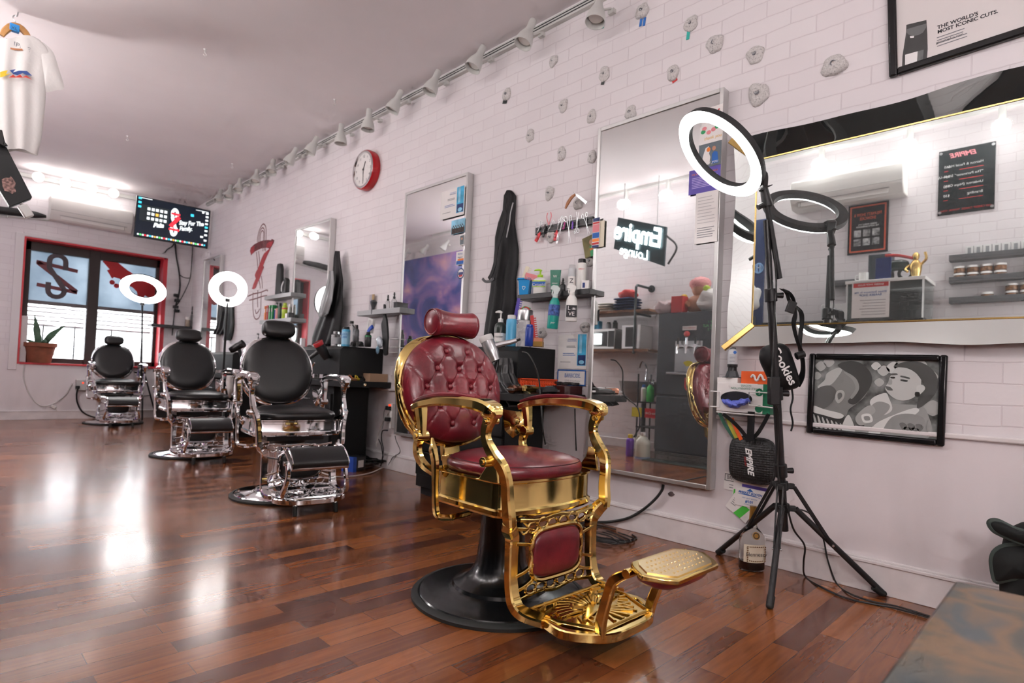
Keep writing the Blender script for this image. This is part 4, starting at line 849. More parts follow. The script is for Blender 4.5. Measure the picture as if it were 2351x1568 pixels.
# hutch and counters
def station(sfx, Yn, xf, zt, zhb, Yf, cY, cxf, cz, cth, bodyY, bodyx0, bodyx1, label):
    t = thing('barber_station', label, 'cabinet', TR(W-(.062 if sfx == 4 else .002), Yn, 0), 'black barber stations')
    blk = mat('station_laminate', (.006,.0065,.007), .5, spec=.35); d = W-xf
    mb = MB(); slope = .07                                           # hutch with a sloping front top edge
    prof = [(0,zhb),(-d,zhb),(-d,zt-.03),(-d+.035,zt),(0,zt)]
    mb.prism([(x, z) for x, z in prof], Yf-Yn, Matrix(((1,0,0,0),(0,0,1,0),(0,1,0,0),(0,0,0,1)))); mb.build('hutch', blk, t, bev=.003)
    MB().box(((cxf-W)/2, (cY+Yf)/2-Yn, cz-cth/2), (W-cxf, Yf-cY, cth)).build('countertop', blk, t, bev=.004)
    dr = MB().box(((bodyx0+bodyx1)/2-W, (bodyY+Yf)/2-Yn, (cz-cth)/2+.03), (bodyx1-bodyx0, Yf-bodyY, cz-cth-.06)).box(((bodyx0+bodyx1)/2-W, (bodyY+Yf)/2-Yn, .03), (bodyx1-bodyx0-.06, Yf-bodyY-.04, .06)).build('cabinet_body', blk, t, bev=.003)
    n = 3
    for k in range(n):
        zc = .14+(cz-cth-.20)*(k+.5)/n; o = MB().box((bodyx0-W-.009, (bodyY+Yf)/2-Yn, zc), (.018, Yf-bodyY-.03, (cz-cth-.2)/n-.012)).build('drawer', blk, t, bev=.002)
        MB().tube([(bodyx0-W-.018,(bodyY+Yf)/2-Yn-.06,zc+.02),(bodyx0-W-.038,(bodyY+Yf)/2-Yn-.06,zc+.02),(bodyx0-W-.038,(bodyY+Yf)/2-Yn+.06,zc+.02),(bodyx0-W-.018,(bodyY+Yf)/2-Yn+.06,zc+.02)], .004, 8, 0).build('drawer_handle', steel, o)
    return t
station(1, 2.476, 2.539, 1.04, .845, 3.35, 2.215, 2.33, .757, .045, 2.476, 2.46, 2.80, 'black station behind the gold chair with an orange blade rack')
s2_ = station(2, 4.509, 2.464, 1.05, .80, 5.47, 4.36, 2.40, .755, .05, 4.56, 2.45, 2.79, 'black station with a round lock, behind the largest black chair')
MB().lathe([(0,-.004),(.016,-.004),(.016,.0),(.013,.006),(.008,.006),(.008,.002),(0,.002)], TR(hit(838,883,1,4.36).x-W, 4.36-4.509-.0, .73) @ RX(90), 20).build('drawer_lock', chrome, s2_)
station(3, 6.95, 2.46, 1.0, .78, 7.95, 6.95, 2.40, .74, .05, 7.0, 2.45, 2.79, 'black station behind the middle black chair')
station(4, 9.05, 2.46, 1.0, .78, 9.75, 9.05, 2.40, .74, .05, 9.1, 2.45, 2.79, 'black station in the far corner behind the last chairs')
# --- products on the black shelf
cet = mat('lotion_white', (.84,.83,.80), .35); lime = mat('lime_pump', (.42,.72,.03), .35); tealm = mat('teal_plastic', (.015,.30,.24), .35); dkgreen = mat('tube_green', (.015,.16,.10), .35)
bl = mat('bin_blue', (.02,.27,.62), .35)
B0 = at(1205, 673, .075, z1); k = mpp(B0); w_, h_ = 34*k, 43*k
t = thing('recycle_bin', 'small blue toy-size recycle bin of combs on the black shelf', 'bin', Matrix.Translation(B0) @ RZ(-62))
bn = MB(); 
for a in range(1): bn.add([(sx*w_*.40*(1 if z else .78), sy*w_*.36*(1 if z else .82), z) for z in (0, h_*.84) for sx, sy in ((-1,-1),(1,-1),(1,1),(-1,1))], [(3,2,1,0),(0,1,5,4),(1,2,6,5),(2,3,7,6),(3,0,4,7),(4,5,6,7)])
bn.build('bin_body', bl, t, bev=.004); MB().box((0,0,h_*.88), (w_*.9,w_*.82,h_*.09)).box((-w_*.48,0,h_*.86), (w_*.16,w_*.4,h_*.06)).build('bin_lid', bl, t, bev=.004)
MB().tube([(.012*math.cos(a),-w_*.345,h_*.40+.013*math.sin(a)) for a in [2*math.pi*k_/3+.5 for k_ in range(3)]], .0018, 6, 5, True).build('recycling_mark', white_ink, t)
for i, (px, py, ang, m_) in enumerate(((1206,628,12,cream),(1222,634,-60,pink))):
    p = at(px, py, .085); k = mpp(p); o = MB().box((0,0,0), (34*k,.006,9*k))
    for q in range(9): o.box((-15*k+q*3.6*k,0,-7*k), (1.8*k,.004,7*k))
    tag(o.build('hair_comb', m_, None, bev=.0008, M=Matrix.Translation(p) @ RZ(-62) @ RY(-ang-60 if i == 0 else 15)), ['cream comb standing upright on the blue bin', 'pink comb lying across the blue bin lid'][i], 'comb')
bot('pump','lotion_bottle','white lotion bottle with a lime green pump on the black shelf','bottle',1239,670,.07,60,31,cet,lime,z1,sy=.65,lab=(cet,.02,.03),txt=[('Cetaphil',.30,.36,white_ink)],rz=-62)
ct = bpy.data.objects['lotion_bottle']; k = mpp(B0); MB().rect(-15*k,.0,15*k,9*k,0).build('blue_label', blue_ink, ct, smooth=False, nrm=False, M=TR(0,-10.3*k,60*k*.31) @ RX(90)); MB().rect(-15*k,-2.6*k,15*k,-1*k,0).rect(-15*k,10*k,15*k,12*k,0).build('lime_band', lime, ct, smooth=False, nrm=False, M=TR(0,-10.3*k,60*k*.31) @ RX(90))
p = at(1274,666,.07,z1); k = mpp(p); t = thing('cream_tube', 'dark green squeeze tube with a white leaf mark on the black shelf', 'tube', Matrix.Translation(p) @ RZ(-62))
MB().add([(-9*k,-6*k,7*k),(9*k,-6*k,7*k),(9*k,6*k,7*k),(-9*k,6*k,7*k),(-13*k,-.8*k,54*k),(13*k,-.8*k,54*k),(13*k,.8*k,54*k),(-13*k,.8*k,54*k)], [(3,2,1,0),(0,1,5,4),(1,2,6,5),(2,3,7,6),(3,0,4,7),(4,5,6,7)]).build('tube_body', dkgreen, t, bev=.003)
MB().lathe([(0,0),(8*k,0),(8.5*k,1*k),(8*k,8*k),(0,8*k)], seg=20).build('tube_cap', dkgreen, t); front_text(t, 'W', 9*k, white_ink, 3.2*k, 38*k); front_text(t, 'CREAM', 4*k, white_ink, 4.6*k, 22*k)
bot('dropper','spray_vial','small black spray vial on the black shelf','bottle',1292,663,.07,33,13,black,black,z1)
bot('can','mousse_can','grey and white mousse can with a scribbled black mark','can',1312,662,.07,62,18,mat('can_grey',(.55,.56,.58),.35),clear,z1,lab=(paper,.05,.55),txt=[('Z',.8,.38,dark_ink)])
bot('can','hair_spray_can','tall white hair spray can, tallest on the black shelf','can',1334,660,.06,74,22,cet,black,z1,txt=[('SPRAY',.22,.66,red_ink)],lab=(cet,.02,.03))
p = at(1345,661,.07,z1); k = mpp(p); t = thing('product_box', 'white box with a small dark print at the right end of the black shelf', 'box', Matrix.Translation(p) @ RZ(-70)); MB().box((0,0,11*k), (18*k,14*k,22*k)).build('carton', paper, t, bev=.001); MB().rect(-6*k,2*k,0,14*k,0).build('print', navy, t, smooth=False, M=TR(0,-7.1*k,3*k) @ RX(90))
# --- spray bottles hooked on the shelf edge
bot('spray','spray_bottle','teal spray bottle with a blue flower print hanging from the shelf edge','spray bottle',1268,755,.16,100,26,mat('teal_bottle',(.02,.32,.27),.3),mat('frost_trigger',(.62,.70,.68),.3),tilt=RX(4),rz=-50,txt=[('pur',.28,.14,white_ink)],lab=(mat('flower_print',(.05,.10,.32),.5,var=.9,vs=60),.3,.55))
sp = bot('spray','spray_bottle','white spray bottle with a black LOVE label hanging from the shelf edge','spray bottle',1311,738,.16,85,27,cet,cet,rz=-50,sy=.9)
k = mpp(wp(1311,738,.16)); MB().rect(-12*k,0,12*k,27*k,0).build('bottle_label', dark_ink, sp, smooth=False, nrm=False, M=TR(0,-13.1*k,9*k) @ RX(90)); text('L', 13*k, white_ink, sp, M=TR(-6*k,-13.3*k,29*k) @ RX(90)); text('VE', 13*k, white_ink, sp, M=TR(0,-13.3*k,16*k) @ RX(90))
lf = MB()
for a in range(-2, 3):
    an = R(90+a*36); lf.poly([(0,0),(1.0*k*math.cos(an+.5)*2,2*k*math.sin(an+.5)),(6*k*math.cos(an),6*k*math.sin(an)),(2*k*math.cos(an-.5),2*k*math.sin(an-.5))], 0)
lf.build('leaf_print', white_ink, sp, smooth=False, nrm=False, M=TR(5*k,-13.3*k,26*k) @ RX(90))
# --- bottles on the near station
zt = 1.042
def on1(kind, nm, lb, cat, px, hpx, wpx, b, c, x, **kw):
    p = hit(px, 797, 0, x); p.z = zt; q = mpp(p); return bottle(kind, nm, lb, cat, p, hpx*q, wpx*q/2, b, c, **kw)
gbl = mat('bottle_black_green', (.02,.03,.025), .3)
on1('pump','lotion_bottle','black pump bottle labelled master in white, on the near station','bottle',1147,84,27,gbl,cet,2.60,lab=(paper,.06,.36),txt=[('master',.26,.26,dark_ink),('barber',.18,.12,green_i)])
on1('can','spray_can','light blue disinfectant spray can on the near station','can',1172,72,24,mat('can_sky',(.10,.42,.68),.3),white,2.60,lab=(mat('can_sky',(0,0,0)),.05,.6))
jr = on1('jar','glass_jar','clear lidded jar with white script, filled with combs','jar',1203,86,34,clear,steel,2.72,lab=None,txt=[('Barber',.3,.5,white_ink,1,20),('Side',.3,.36,white_ink,1,20)])
on1('can','spray_can','small dark blue spray can beside the comb jar','can',1214,50,19,mat('can_blue',(.02,.05,.30),.3),mat('can_blue',(0,0,0)),2.60)
p = hit(1236,797,0,2.66); p.z = zt; k = mpp(p); t = thing('wax_tin', 'stack of amber pomade in a square clear tin at the hutch corner', 'tin', Matrix.Translation(p) @ RZ(-60)); MB().box((0,0,6*k), (22*k,20*k,12*k)).build('tin_body', mat('amber',(.35,.20,.05),.3), t, bev=.002); MB().box((0,0,16*k), (20*k,18*k,8*k)).build('tin_lid', mat('peach',(.6,.25,.14),.4), t, bev=.002)
for i, (px, py, ang, m_, lb) in enumerate(((1186,715,8,violet,'purple wide-tooth comb standing in the jar'),(1224,755,-8,trd,'red comb handle standing in the jar'))):
    p = hit(px, py, 0, 2.72); k = mpp(p); o = MB().box((0,0,0), (8*k,.005,62*k))
    for q in range(11): o.box((6*k,0,-26*k+q*5*k), (7*k,.004,2.4*k))
    tag(o.build('hair_comb', m_, None, bev=.0008, M=Matrix.Translation(p) @ RZ(-60) @ RY(ang)), lb, 'comb')
p = hit(1206,712,0,2.72); k = mpp(p); tag(MB().tube([(-14*k,0,-3*k),(-8*k,0,5*k),(4*k,0,6*k),(14*k,0,-4*k),(16*k,0,-12*k)], 1.6*k, 8).build('hair_clip', MT['tape_red'], None, M=Matrix.Translation(p) @ RZ(-60)), 'red and dark looped clip on top of the comb jar', 'clip')
tag(MB().tube([(-10*k,0,-1*k),(-2*k,0,8*k),(12*k,0,4*k)], 1.2*k, 8).build('hair_clip', mat('clip_green',(.05,.4,.12),.4), None, M=Matrix.Translation(p) @ RZ(-50)), 'green looped clip on top of the comb jar', 'clip')
# orange blade rack on the counter
Yr = 2.462; a, b_ = hit(1278,873,1,Yr), hit(1160,905,1,Yr); x0, x1, zt_, zb_ = W-.02, W-.36, .845, .762
t = thing('blade_rack', 'orange-red perforated blade rack under the black hutch', 'rack', TR(0,Yr,0)); org = mat('orange_red_plastic', (.80,.085,.02), .4)
MB().box(((x0+x1)/2,-.012,(zt_+zb_)/2), (x0-x1,.024,zt_-zb_)).box(((x0+x1)/2,-.016,zt_-.004), (x0-x1,.034,.008)).build('rack_body', org, t, bev=.002)
sl = MB(); rdg = MB()
for k_ in range(15):
    x = x1+.02+k_*(x0-x1-.03)/14; sl.cyl((x,-.0245,zt_-.020), (x,-.0235,zt_-.020), .0026, seg=8)
    rdg.bar([(x-.004,-.026,zt_-.03),(x+.008,-.028,zt_-.05),(x+.004,-.026,zt_-.075)], .004, .004, up=(0,-1,0), n=2)
sl.build('peg_holes', dark_ink, t, smooth=False); rdg.build('rack_ridge', org, t)
# tools on the counter
p = Vector((W-.10, 2.285, .757)); t = thing('tool_tray', 'dark red-brown tray of clipper guards on the near counter', 'tray', Matrix.Translation(p) @ RZ(-4)); MB().box((0,0,.026), (.16,.11,.052)).build('tray_box', mat('oxblood',(.035,.008,.008),.3), t, bev=.004)
for k_ in range(9):
    g = MB().box((0,0,.012), (.035,.028,.016)); 
    for q in range(6): g.box((-.015+q*.006,-.018,.012), (.003,.016,.012))
    tag(g.build('clipper_guard', black, None, bev=.001, M=Matrix.Translation(p+Vector((-.06+.03*(k_ % 5), -.025+.045*(k_//5), .052+.002*(k_ % 3)))) @ RZ(-30+37*k_)), 'black clipper guard heaped on the dark tray', 'clipper guard', 'clipper guards on the dark tray')
def clipper(M, body, label):
    t = thing('hair_clipper', label, 'hair clipper', M)
    MB().bar([(-.085,0,.02),(-.06,0,.022),(0,0,.024),(.05,0,.024),(.075,0,.022)], .046, .042, n=4, scale=[.7,.9,.85,1.1,1.0], rd=.6).build('clipper_body', body, t)
    MB().box((.09,0,.022), (.03,.044,.012)).build('clipper_blade', steel, t, bev=.001); MB().bar([(-.085,0,.02),(-.11,0,.018)], .02, .02, n=0).build('cord_boot', black, t)
    MB().bar([(-.02,.0,.046),(.05,0,.047)], .012, .006, n=0).build('switch', steel, t); return t
clipper(TR(W-.38,2.32,.757) @ RZ(160), gold, 'gold and black clipper lying nearest the orange rack'); clipper(TR(W-.32,2.25,.757) @ RZ(10), black, 'black clipper with gold end on the near counter'); clipper(TR(W-.50,2.33,.757) @ RZ(200), mat('rose_gold',(.6,.28,.18),.25,1), 'rose-coloured clipper at the front of the near counter')
# silver dryer in its holder, black cape hung below it, cord
def dryer(M, body, nose, label, grille):
    t = thing('hair_dryer', label, 'hair dryer', M)
    MB().lathe([(0,-.085),(.036,-.085),(.040,-.075),(.040,-.05),(.043,-.02),(.040,.03),(.034,.055),(.031,.075),(.027,.075),(.027,.05),(0,.05)], RY(90), 26).build('dryer_barrel', body, t)
    MB().lathe([(.041,-.09),(.043,-.088),(.043,-.058),(.041,-.055)], RY(90), 26, cap=False).build('rear_grille', grille, t)
    MB().bar([(-.015,0,-.02),(-.008,0,-.07),(.002,0,-.12),(.008,0,-.165)], .036, .032, up=(1,0,0), n=5, scale=[1.1,1,.9,.8], rd=.6).build('dryer_handle', nose, t)
    MB().cyl((.008,0,-.16), (.010,0,-.19), .010, .006, 12).build('cord_boot', black, t); return t
sil = mat('dryer_silver', (.55,.55,.56), .25, .7)
dq = aim(hit(1127,803,0,2.40), -UP*.9+RT*.38-FW*.15, -RT*.95-UP*.3)
dryer(dq, sil, sil, 'silver hair dryer resting on its side above the black cape', white)
def drape(rows, X, name, label, cat, m, folds=5, amp=.02, dep=.05, group=None, seed=1, nu=40, nv=40):
    """cloth hung before the wall: rows of (photo y, left x, right x); X the plane it hangs in"""
    rnd = random.Random(seed); ph = [rnd.uniform(0,6.3) for _ in range(4)]
    def side(v):
        x = v*(len(rows)-1); i = min(int(x), len(rows)-2); f = x-i; f = f*f*(3-2*f)
        return [rows[i][k]*(1-f)+rows[i+1][k]*f for k in range(3)]
    def f(u, v):
        y, l, r = side(v); p = hit(l+(r-l)*u, y, 0, X); e = math.sin(math.pi*u)**.6
        d = dep*e*(.35+.65*v)+amp*(.4+.6*v)*e*(math.sin(folds*2*math.pi*u+ph[0]+1.4*math.sin(3*v+ph[1]))+.5*math.sin(folds*3.7*u+5*v+ph[2]))
        return (p.x-max(d, .0)-.004, p.y, p.z)
    mb = MB().grid(f, nu, nv); t = thing(name, label, cat, TR(*f(.5,0)), group)
    o = mb.build('cloth', m, t, solid=.003, ang=80); o.matrix_basis = t.matrix_basis.inverted(); return t
cape_m = mat('black_satin', (.012,.012,.013), .30, bump=.3, bs=9)
drape([(822,1136,1176),(838,1132,1180),(858,1124,1182),(880,1120,1192),(900,1122,1215),(918,1128,1240),(930,1136,1250),(934,1150,1235)], 2.47, 'salon_cape', 'shiny black cape bunched below the silver hair dryer', 'cape', cape_m, 4, .022, .06, seed=4)
def cable(pts, r, label, m=None, name='power_cable', cat='cable', n=8):
    pts = [Vector((min(p[0], W-.03), min(p[1], L-.03), p[2])) for p in pts]
    return tag(MB().tube(pts, r, 8, n).build(name, m or cable_m), label, cat)
h_ = lambda x, y, X: hit(x, y, 0, X)
cable([h_(1199,808,2.40),h_(1212,812,2.40),h_(1226,835,2.40),h_(1237,870,2.42),h_(1240,905,2.42),h_(1243,940,2.36),h_(1247,990,2.36),h_(1252,1020,2.4)], .0045, 'black dryer cord arching over the near counter')
cable([wp(1320,938,.06),wp(1321,985,.05),wp(1323,1035,.05)], .004, 'thin black cord hanging under the near counter')
# --- scissor rack
a, b_ = wp(1229,528,.02), wp(1361,509,.02); zc = (a.z+b_.z)/2
t = thing('magnet_bar', 'black magnetic bar holding scissors above the product shelf', 'tool rack', MW(Vector((W,(a.y+b_.y)/2,zc)))); bw_ = a.y-b_.y; MB().box((0,0,.010), (bw_,.050,.020)).build('bar_body', black, t, bev=.003)
for v in (-.017,.017): MB().box((0,v,.0205), (bw_*.98,.004,.002)).build('bar_edge', mat('bar_grey',(.12,.12,.125),.4), t, smooth=False)
def tool_M(px, py, off=.026): return MW(wp(px, py, off))
def scissors(px0, py0, px1, py1, label, open_=7, grip=None, fr=.42):
    """rings at (px0,py0), tips at (px1,py1)"""
    a, b = wp(px0, py0, .027), wp(px1, py1, .027); l = (b-a).length; ang = math.atan2(b.z-a.z, -(b.y-a.y))
    t = thing('scissors', label, 'scissors', MW((a+b)/2, ang), 'scissors on the magnetic bar'); g = grip or steel
    for s in (-1, 1):
        M_ = RZ(s*open_) @ TR(0,0,.0015*s+.002)
        MB().poly([(-.06*l,-.022*l),(.5*l,.0),(.5*l,.003*l),(-.06*l,.022*l)], 0, M_).build('blade', steel, t, solid=.002, smooth=False)
        MB().tube([M_ @ Vector(p) for p in ((-.05*l,0,0),(-.18*l,-s*.01*l,0),(-.30*l,-s*.012*l,0))], .010*l+.0012, 6, 3).tube([M_ @ Vector((-.40*l+.10*l*math.cos(q), -s*.045*l+.062*l*math.sin(q), 0)) for q in [2*math.pi*k_/14 for k_ in range(14)]], .009*l+.0012, 6, 2, True).build('finger_ring', g, t)
    MB().cyl((0,0,-.001), (0,0,.006), .009*l+.0015, seg=10).build('pivot_screw', steel, t)
for i, q in enumerate(((1246,508,1232,538,'scissors with rings up at the left end of the bar'),(1229,522,1233,512,'tiny folding scissors at the very left of the bar'),(1273,507,1258,530,'short grey scissors right of the pink tweezers'),(1286,503,1279,530,'scissors with dark rings in the middle of the bar'),
    (1295,496,1284,540,'thinning scissors beside the red clip'),(1305,496,1308,558,'longest scissors, hanging well below the bar'),(1324,536,1327,486,'scissors hung upside down with rings below the bar'),(1342,490,1352,538,'large scissors with dark rings at the right end of the bar'))): scissors(*q)
def clip_tool(px, py, ang, l, w, m_, label, name='hair_clip'):
    p = wp(px, py, .028); k = mpp(p); l, w = l*k, w*k; t = thing(name, label, 'clip', MW(p, R(ang)))
    MB().prism([(-l/2,-w/2),(l*.2,-w*.5),(l/2,-w*.12),(l/2,w*.12),(l*.2,w*.5),(-l/2,w/2)], .006).build('clip_jaw', m_, t, bev=.001); MB().tube([(-l*.2,0,.007),(-l*.05,0,.012),(l*.1,0,.007)], .0018, 6).build('clip_spring', steel, t)
redc = mat('clip_red', (.62,.02,.03), .3)
clip_tool(1236,544,55,24,9,redc,'red sectioning clip at the left under the bar'); clip_tool(1277,541,78,24,9,redc,'red sectioning clip in the middle under the bar'); clip_tool(1250,530,80,30,6,black,'black clip left of the tweezers'); clip_tool(1296,518,75,18,4,mat('magenta',(.45,.02,.22),.3),'magenta hair grip on the bar'); clip_tool(1315,517,88,18,4,mat('purple',(.20,.06,.55),.3),'purple hair grip on the bar'); clip_tool(1281,548,85,24,6,steel,'steel clip beside the middle red clip')
p = wp(1261,503,.03); k = mpp(p); t = thing('tweezers', 'pink open tweezers sticking up from the bar', 'tweezers', MW(p)); 
for s in (-1, 1): MB().bar([(0,-14*k,.002),(s*4*k,-4*k,.003),(s*7*k,6*k,.003),(s*4.5*k,15*k,.003)], .006, .004, up=(0,0,1), n=5).build('tweezer_arm', pink, t)
t = thing('straight_razor', 'open straight razor with a wooden handle resting over a climbing hold', 'razor', MW(wp(1320,450,.07)))
q = lambda px, py: t.matrix_basis.inverted() @ wp(px, py, .07)
MB().bar([q(1298,479),q(1304,466),q(1312,454),q(1321,446)], .020, .010, up=(0,0,1), n=5, scale=[.6,1.1,1,.7]).build('razor_handle', mat('walnut_handle',(.36,.13,.04),.4,var=.3,vs=30), t); MB().bar([q(1319,445),q(1326,449),q(1336,457),q(1347,466)], .018, .003, up=(0,0,1), n=5, scale=[.4,.9,1,1]).build('razor_blade', steel, t); MB().tube([q(1319,446),q(1317,443),q(1316,440)], .002, 6).build('razor_tang', steel, t)
# --- aprons
drape([(438,1166,1176),(450,1158,1186),(478,1158,1185),(510,1146,1183),(545,1138,1188),(575,1137,1192),(610,1134,1191),(640,1130,1186),(670,1127,1186),(700,1122,1186),(735,1117,1180),(765,1113,1174),(785,1112,1160)], W-.01, 'barber_apron', 'long black apron hanging from a climbing hold right of the certificate mirror', 'apron', fabric, 3, .012, .04, 'black aprons on the wall', 2)
t = bpy.data.objects['barber_apron']; inv = t.matrix_basis.inverted()
MB().bar([inv @ wp(x, y, .10) for x, y in ((1160,455),(1158,480),(1160,500),(1150,540),(1140,575),(1136,605),(1128,630),(1122,640))], .030, .004, up=(-1,0,0), n=4).build('apron_strap', fabric, t)
MB().bar([inv @ wp(x, y, .10) for x, y in ((1108,640),(1114,646),(1124,646),(1136,640))], .018, .010, up=(-1,0,0), n=3).build('strap_buckle', black, t)
MB().bar([inv @ wp(x, y, .085) for x, y in ((1178,465),(1172,490),(1170,510),(1166,530),(1163,545))], .010, .003, up=(-1,0,0), n=4).build('grey_strap', mat('strap_grey',(.35,.35,.36),.5), t)
t2 = drape([(577,772,781),(592,769,782),(618,766,785),(645,763,789),(670,756,788),(690,746,788),(708,738,788),(730,734,786),(755,724,782),(775,718,778),(792,717,770)], W-.075, 'barber_apron', 'black apron with a red mark hanging right of the mural mirror', 'apron', fabric, 3, .012, .05, 'black aprons on the wall', 5)
inv = t2.matrix_basis.inverted(); text('style', .06, MT['tape_red'], t2, M=inv @ MW(wp(774,625,.085)), shear=.3, rot=70)
tag(drape([(622,758,766),(650,752,768),(690,738,764),(720,733,755),(728,738,748)], W-.16, 'plastic_bag', 'clear crinkled bag hanging in front of the second apron', 'bag', mat('film',(.42,.43,.44),.2,trans=.3), 4, .012, .03, seed=8), 'clear crinkled bag hanging in front of the second apron', 'bag')
p = wp(758,650,.12); k = mpp(p); t = thing('claw_clip', 'pink and magenta hair clip on the second apron', 'clip', MW(p)); MB().bar([(0,14*k,0),(-2*k,4*k,.004),(2*k,-6*k,0)], 7*k, .008, up=(0,0,1), n=4).build('clip_jaw', pink, t); MB().bar([(-1*k,-2*k,.006),(0,-10*k,.004)], 6*k, .006, up=(0,0,1), n=0).build('clip_tip', mat('magenta',(0,0,0)), t)
drape([(698,508,520),(715,507,521),(735,503,520),(755,498,519),(768,494,514)], W-.02, 'salon_cape', 'short black cape hanging beside the farthest mirror', 'cape', fabric, 3, .015, .05, seed=11)
drape([(698,519,536),(720,518,536),(745,514,537),(765,518,534),(782,522,530)], W-.02, 'salon_cape', 'long dark cape hanging behind the standing ring light', 'cape', mat('dark_green_cloth',(.035,.045,.045),.6), 3, .015, .05, seed=12)
# ================================================================ farther shelves, wall mural, wall cords
# pair of grey shelves left of the second mirror
zu = shelf(607, 668, 681, 669, .14, .045, shelf_gr, 'upper grey shelf with a black clipper case left of the second mirror')
zl = shelf(596, 668, 734, 730, .14, .045, shelf_gr, 'lower grey shelf of coloured bottles left of the second mirror')
p = at(645,676,.06,zu); k = mpp(p); t = thing('clipper_case', 'tall black board-shaped clipper case with a handle hole on the upper grey shelf', 'case', MW(p) @ RZ(6)); 
o = MB().prism([(-16*k,0),(15*k,0),(17*k,60*k),(12*k,72*k),(-2*k,74*k),(-7*k,68*k)], .04).build('case_body', matte_black, t, bev=.008); MB().box((6*k,63*k,.041), (9*k,4*k,.004)).build('handle_slot', dark_ink, t, bev=.001)
p = at(661,672,.09,zu); k = mpp(p); t = thing('hair_trimmer', 'black trimmer stand with a grey face on the upper grey shelf', 'trimmer', MW(p)); MB().prism([(-12*k,0),(9*k,0),(9*k,30*k),(2*k,36*k),(-8*k,28*k)], .05).build('stand_body', black, t, bev=.008); MB().bar([(-9*k,4*k,.052),(-8*k,16*k,.056),(-1*k,27*k,.052)], 6*k, .006, up=(0,0,1), n=5).build('stand_face', mat('grey_face',(.4,.4,.41),.4), t)
zz = zl; Xo = .08
def on_low(i, kind, nm, lb, cat, px, hpx, wpx, b, c, **kw): p = at(px, 731, Xo, zz); q = mpp(p); return bottle(kind, nm, lb, cat, p, hpx*q, wpx*q/2, b, c, **kw)
for px, wpx, hpx, m_, lb in ((612,6,33,orange_i,'orange carton, first on the lower grey shelf'),(617,6,34,trd,'red carton, second on the lower grey shelf'),(622,7,34,mat('carton_green',(.02,.30,.08),.4),'green carton, third on the lower grey shelf'),(628,6,34,mat('carton_green',(0,0,0)),'green carton beside the blue tube on the lower grey shelf')):
    p = at(px, 731, Xo, zz); k = mpp(p); t = thing('carton', lb, 'box', MW(p), 'cartons on the lower grey shelf'); MB().box((0,hpx*k/2,0), (wpx*k*1.2,hpx*k,.05)).build('carton_body', m_, t, bev=.001); MB().rect(-wpx*k*.4,hpx*k*.55,wpx*k*.4,hpx*k*.8,.0255).build('carton_print', paper, t, smooth=False, nrm=False)
on_low(0,'can','spray_can','slim blue can on the lower grey shelf','can',631,26,5,mat('can_blue',(0,0,0)),white)
on_low(0,'pump','lotion_bottle','pink pump bottle on the lower grey shelf','bottle',636,40,9,mat('pinkish',(.75,.35,.33),.4),black)
on_low(0,'flip','shampoo_bottle','dark green bottle behind the pink pump','bottle',642,38,9,mat('olive_bottle',(.05,.09,.06),.3),black)
on_low(0,'flip','shampoo_bottle','yellow-green bottle on the lower grey shelf','bottle',653,37,13,mat('yellow_green',(.42,.55,.05),.3),mat('yellow_green',(0,0,0)),lab=(MT['tape_red'],.6,.68))
on_low(0,'flip','shampoo_bottle','pale grey bottle at the end of the lower grey shelf','bottle',664,33,8,mat('pale_bottle',(.5,.53,.5),.3),white)
p = at(664,731,.11,zz); k = mpp(p); t = thing('tissue_box', 'low white and black box at the end of the lower grey shelf', 'box', MW(p)); MB().box((-4*k,5*k,0), (10*k,10*k,.06)).build('box_body', paper, t, bev=.001); MB().box((6*k,6*k,0), (10*k,12*k,.06)).build('box_side', black, t, bev=.001)
p = hit(592,800,0,2.7); k = mpp(p); bottle('pump','lotion_bottle','light blue pump bottle behind the headrest of the largest black chair','bottle',Vector((p.x,p.y,1.0)),46*k,4.5*k,mat('can_sky',(0,0,0)),black)
# shelf left of the certificate mirror
zs = shelf(820, 918, 716, 703, .13, .045, shelf_gr, 'grey floating shelf with clear sprayers left of the certificate mirror')
p = at(853,702,.02,zs); k = mpp(p); t = thing('card_mirror', 'small standing hand mirror with a tan back on the grey shelf', 'mirror', MW(p)); MB().box((0,20*k,.006), (14*k,40*k,.008)).build('glass', mirror, t); MB().box((9*k,20*k,.008), (7*k,40*k,.012)).build('card_back', mat('tan_card',(.42,.30,.16),.6), t, bev=.001)
bot('dropper','spray_vial','left clear fine-mist sprayer with a black top on the grey shelf','bottle',890,707,.08,33,11,clear,black,zs); bot('dropper','spray_vial','right clear fine-mist sprayer with a black top on the grey shelf','bottle',904,708,.08,38,12,clear,black,zs)
p = at(914,707,.08,zs); k = mpp(p); tag(MB().box((0,6*k,0), (14*k,13*k,.06)).box((0,13*k,0), (16*k,1.5*k,.065)).build('black_carton', black, None, bev=.002, M=MW(p)), 'small black box at the right end of the grey shelf', 'box')
# hanging organiser, brushes and basket below it
org_p = wp(855,745,.10); k = mpp(org_p); t = thing('brush_organizer', 'white clip-on pocket holding brushes below the grey shelf', 'organizer', MW(org_p) @ RZ(-8)); MB().prism([(-11*k,-18*k),(8*k,-20*k),(13*k,12*k),(-8*k,14*k)], .03).build('pocket', white, t, bev=.004)
for i in range(3): MB().box((-3*k+i*6*k,-3*k,.031), (1.5*k,26*k,.004)).build('pocket_rib', mat('rib_grey',(.5,.48,.47),.5), t, smooth=False)
p = wp(857,702,.12); k = mpp(p); t = thing('shaving_brush', 'grey-handled shaving brush standing in the white pocket', 'brush', MW(p) @ RZ(-8)); MB().lathe([(0,-20*k),(3*k,-20*k),(4*k,-4*k),(7*k,4*k),(8*k,9*k),(5*k,13*k),(0,14*k)], RX(-90) , 18).build('brush_handle', mat('dark_grey_gloss',(.08,.085,.09),.2), t)
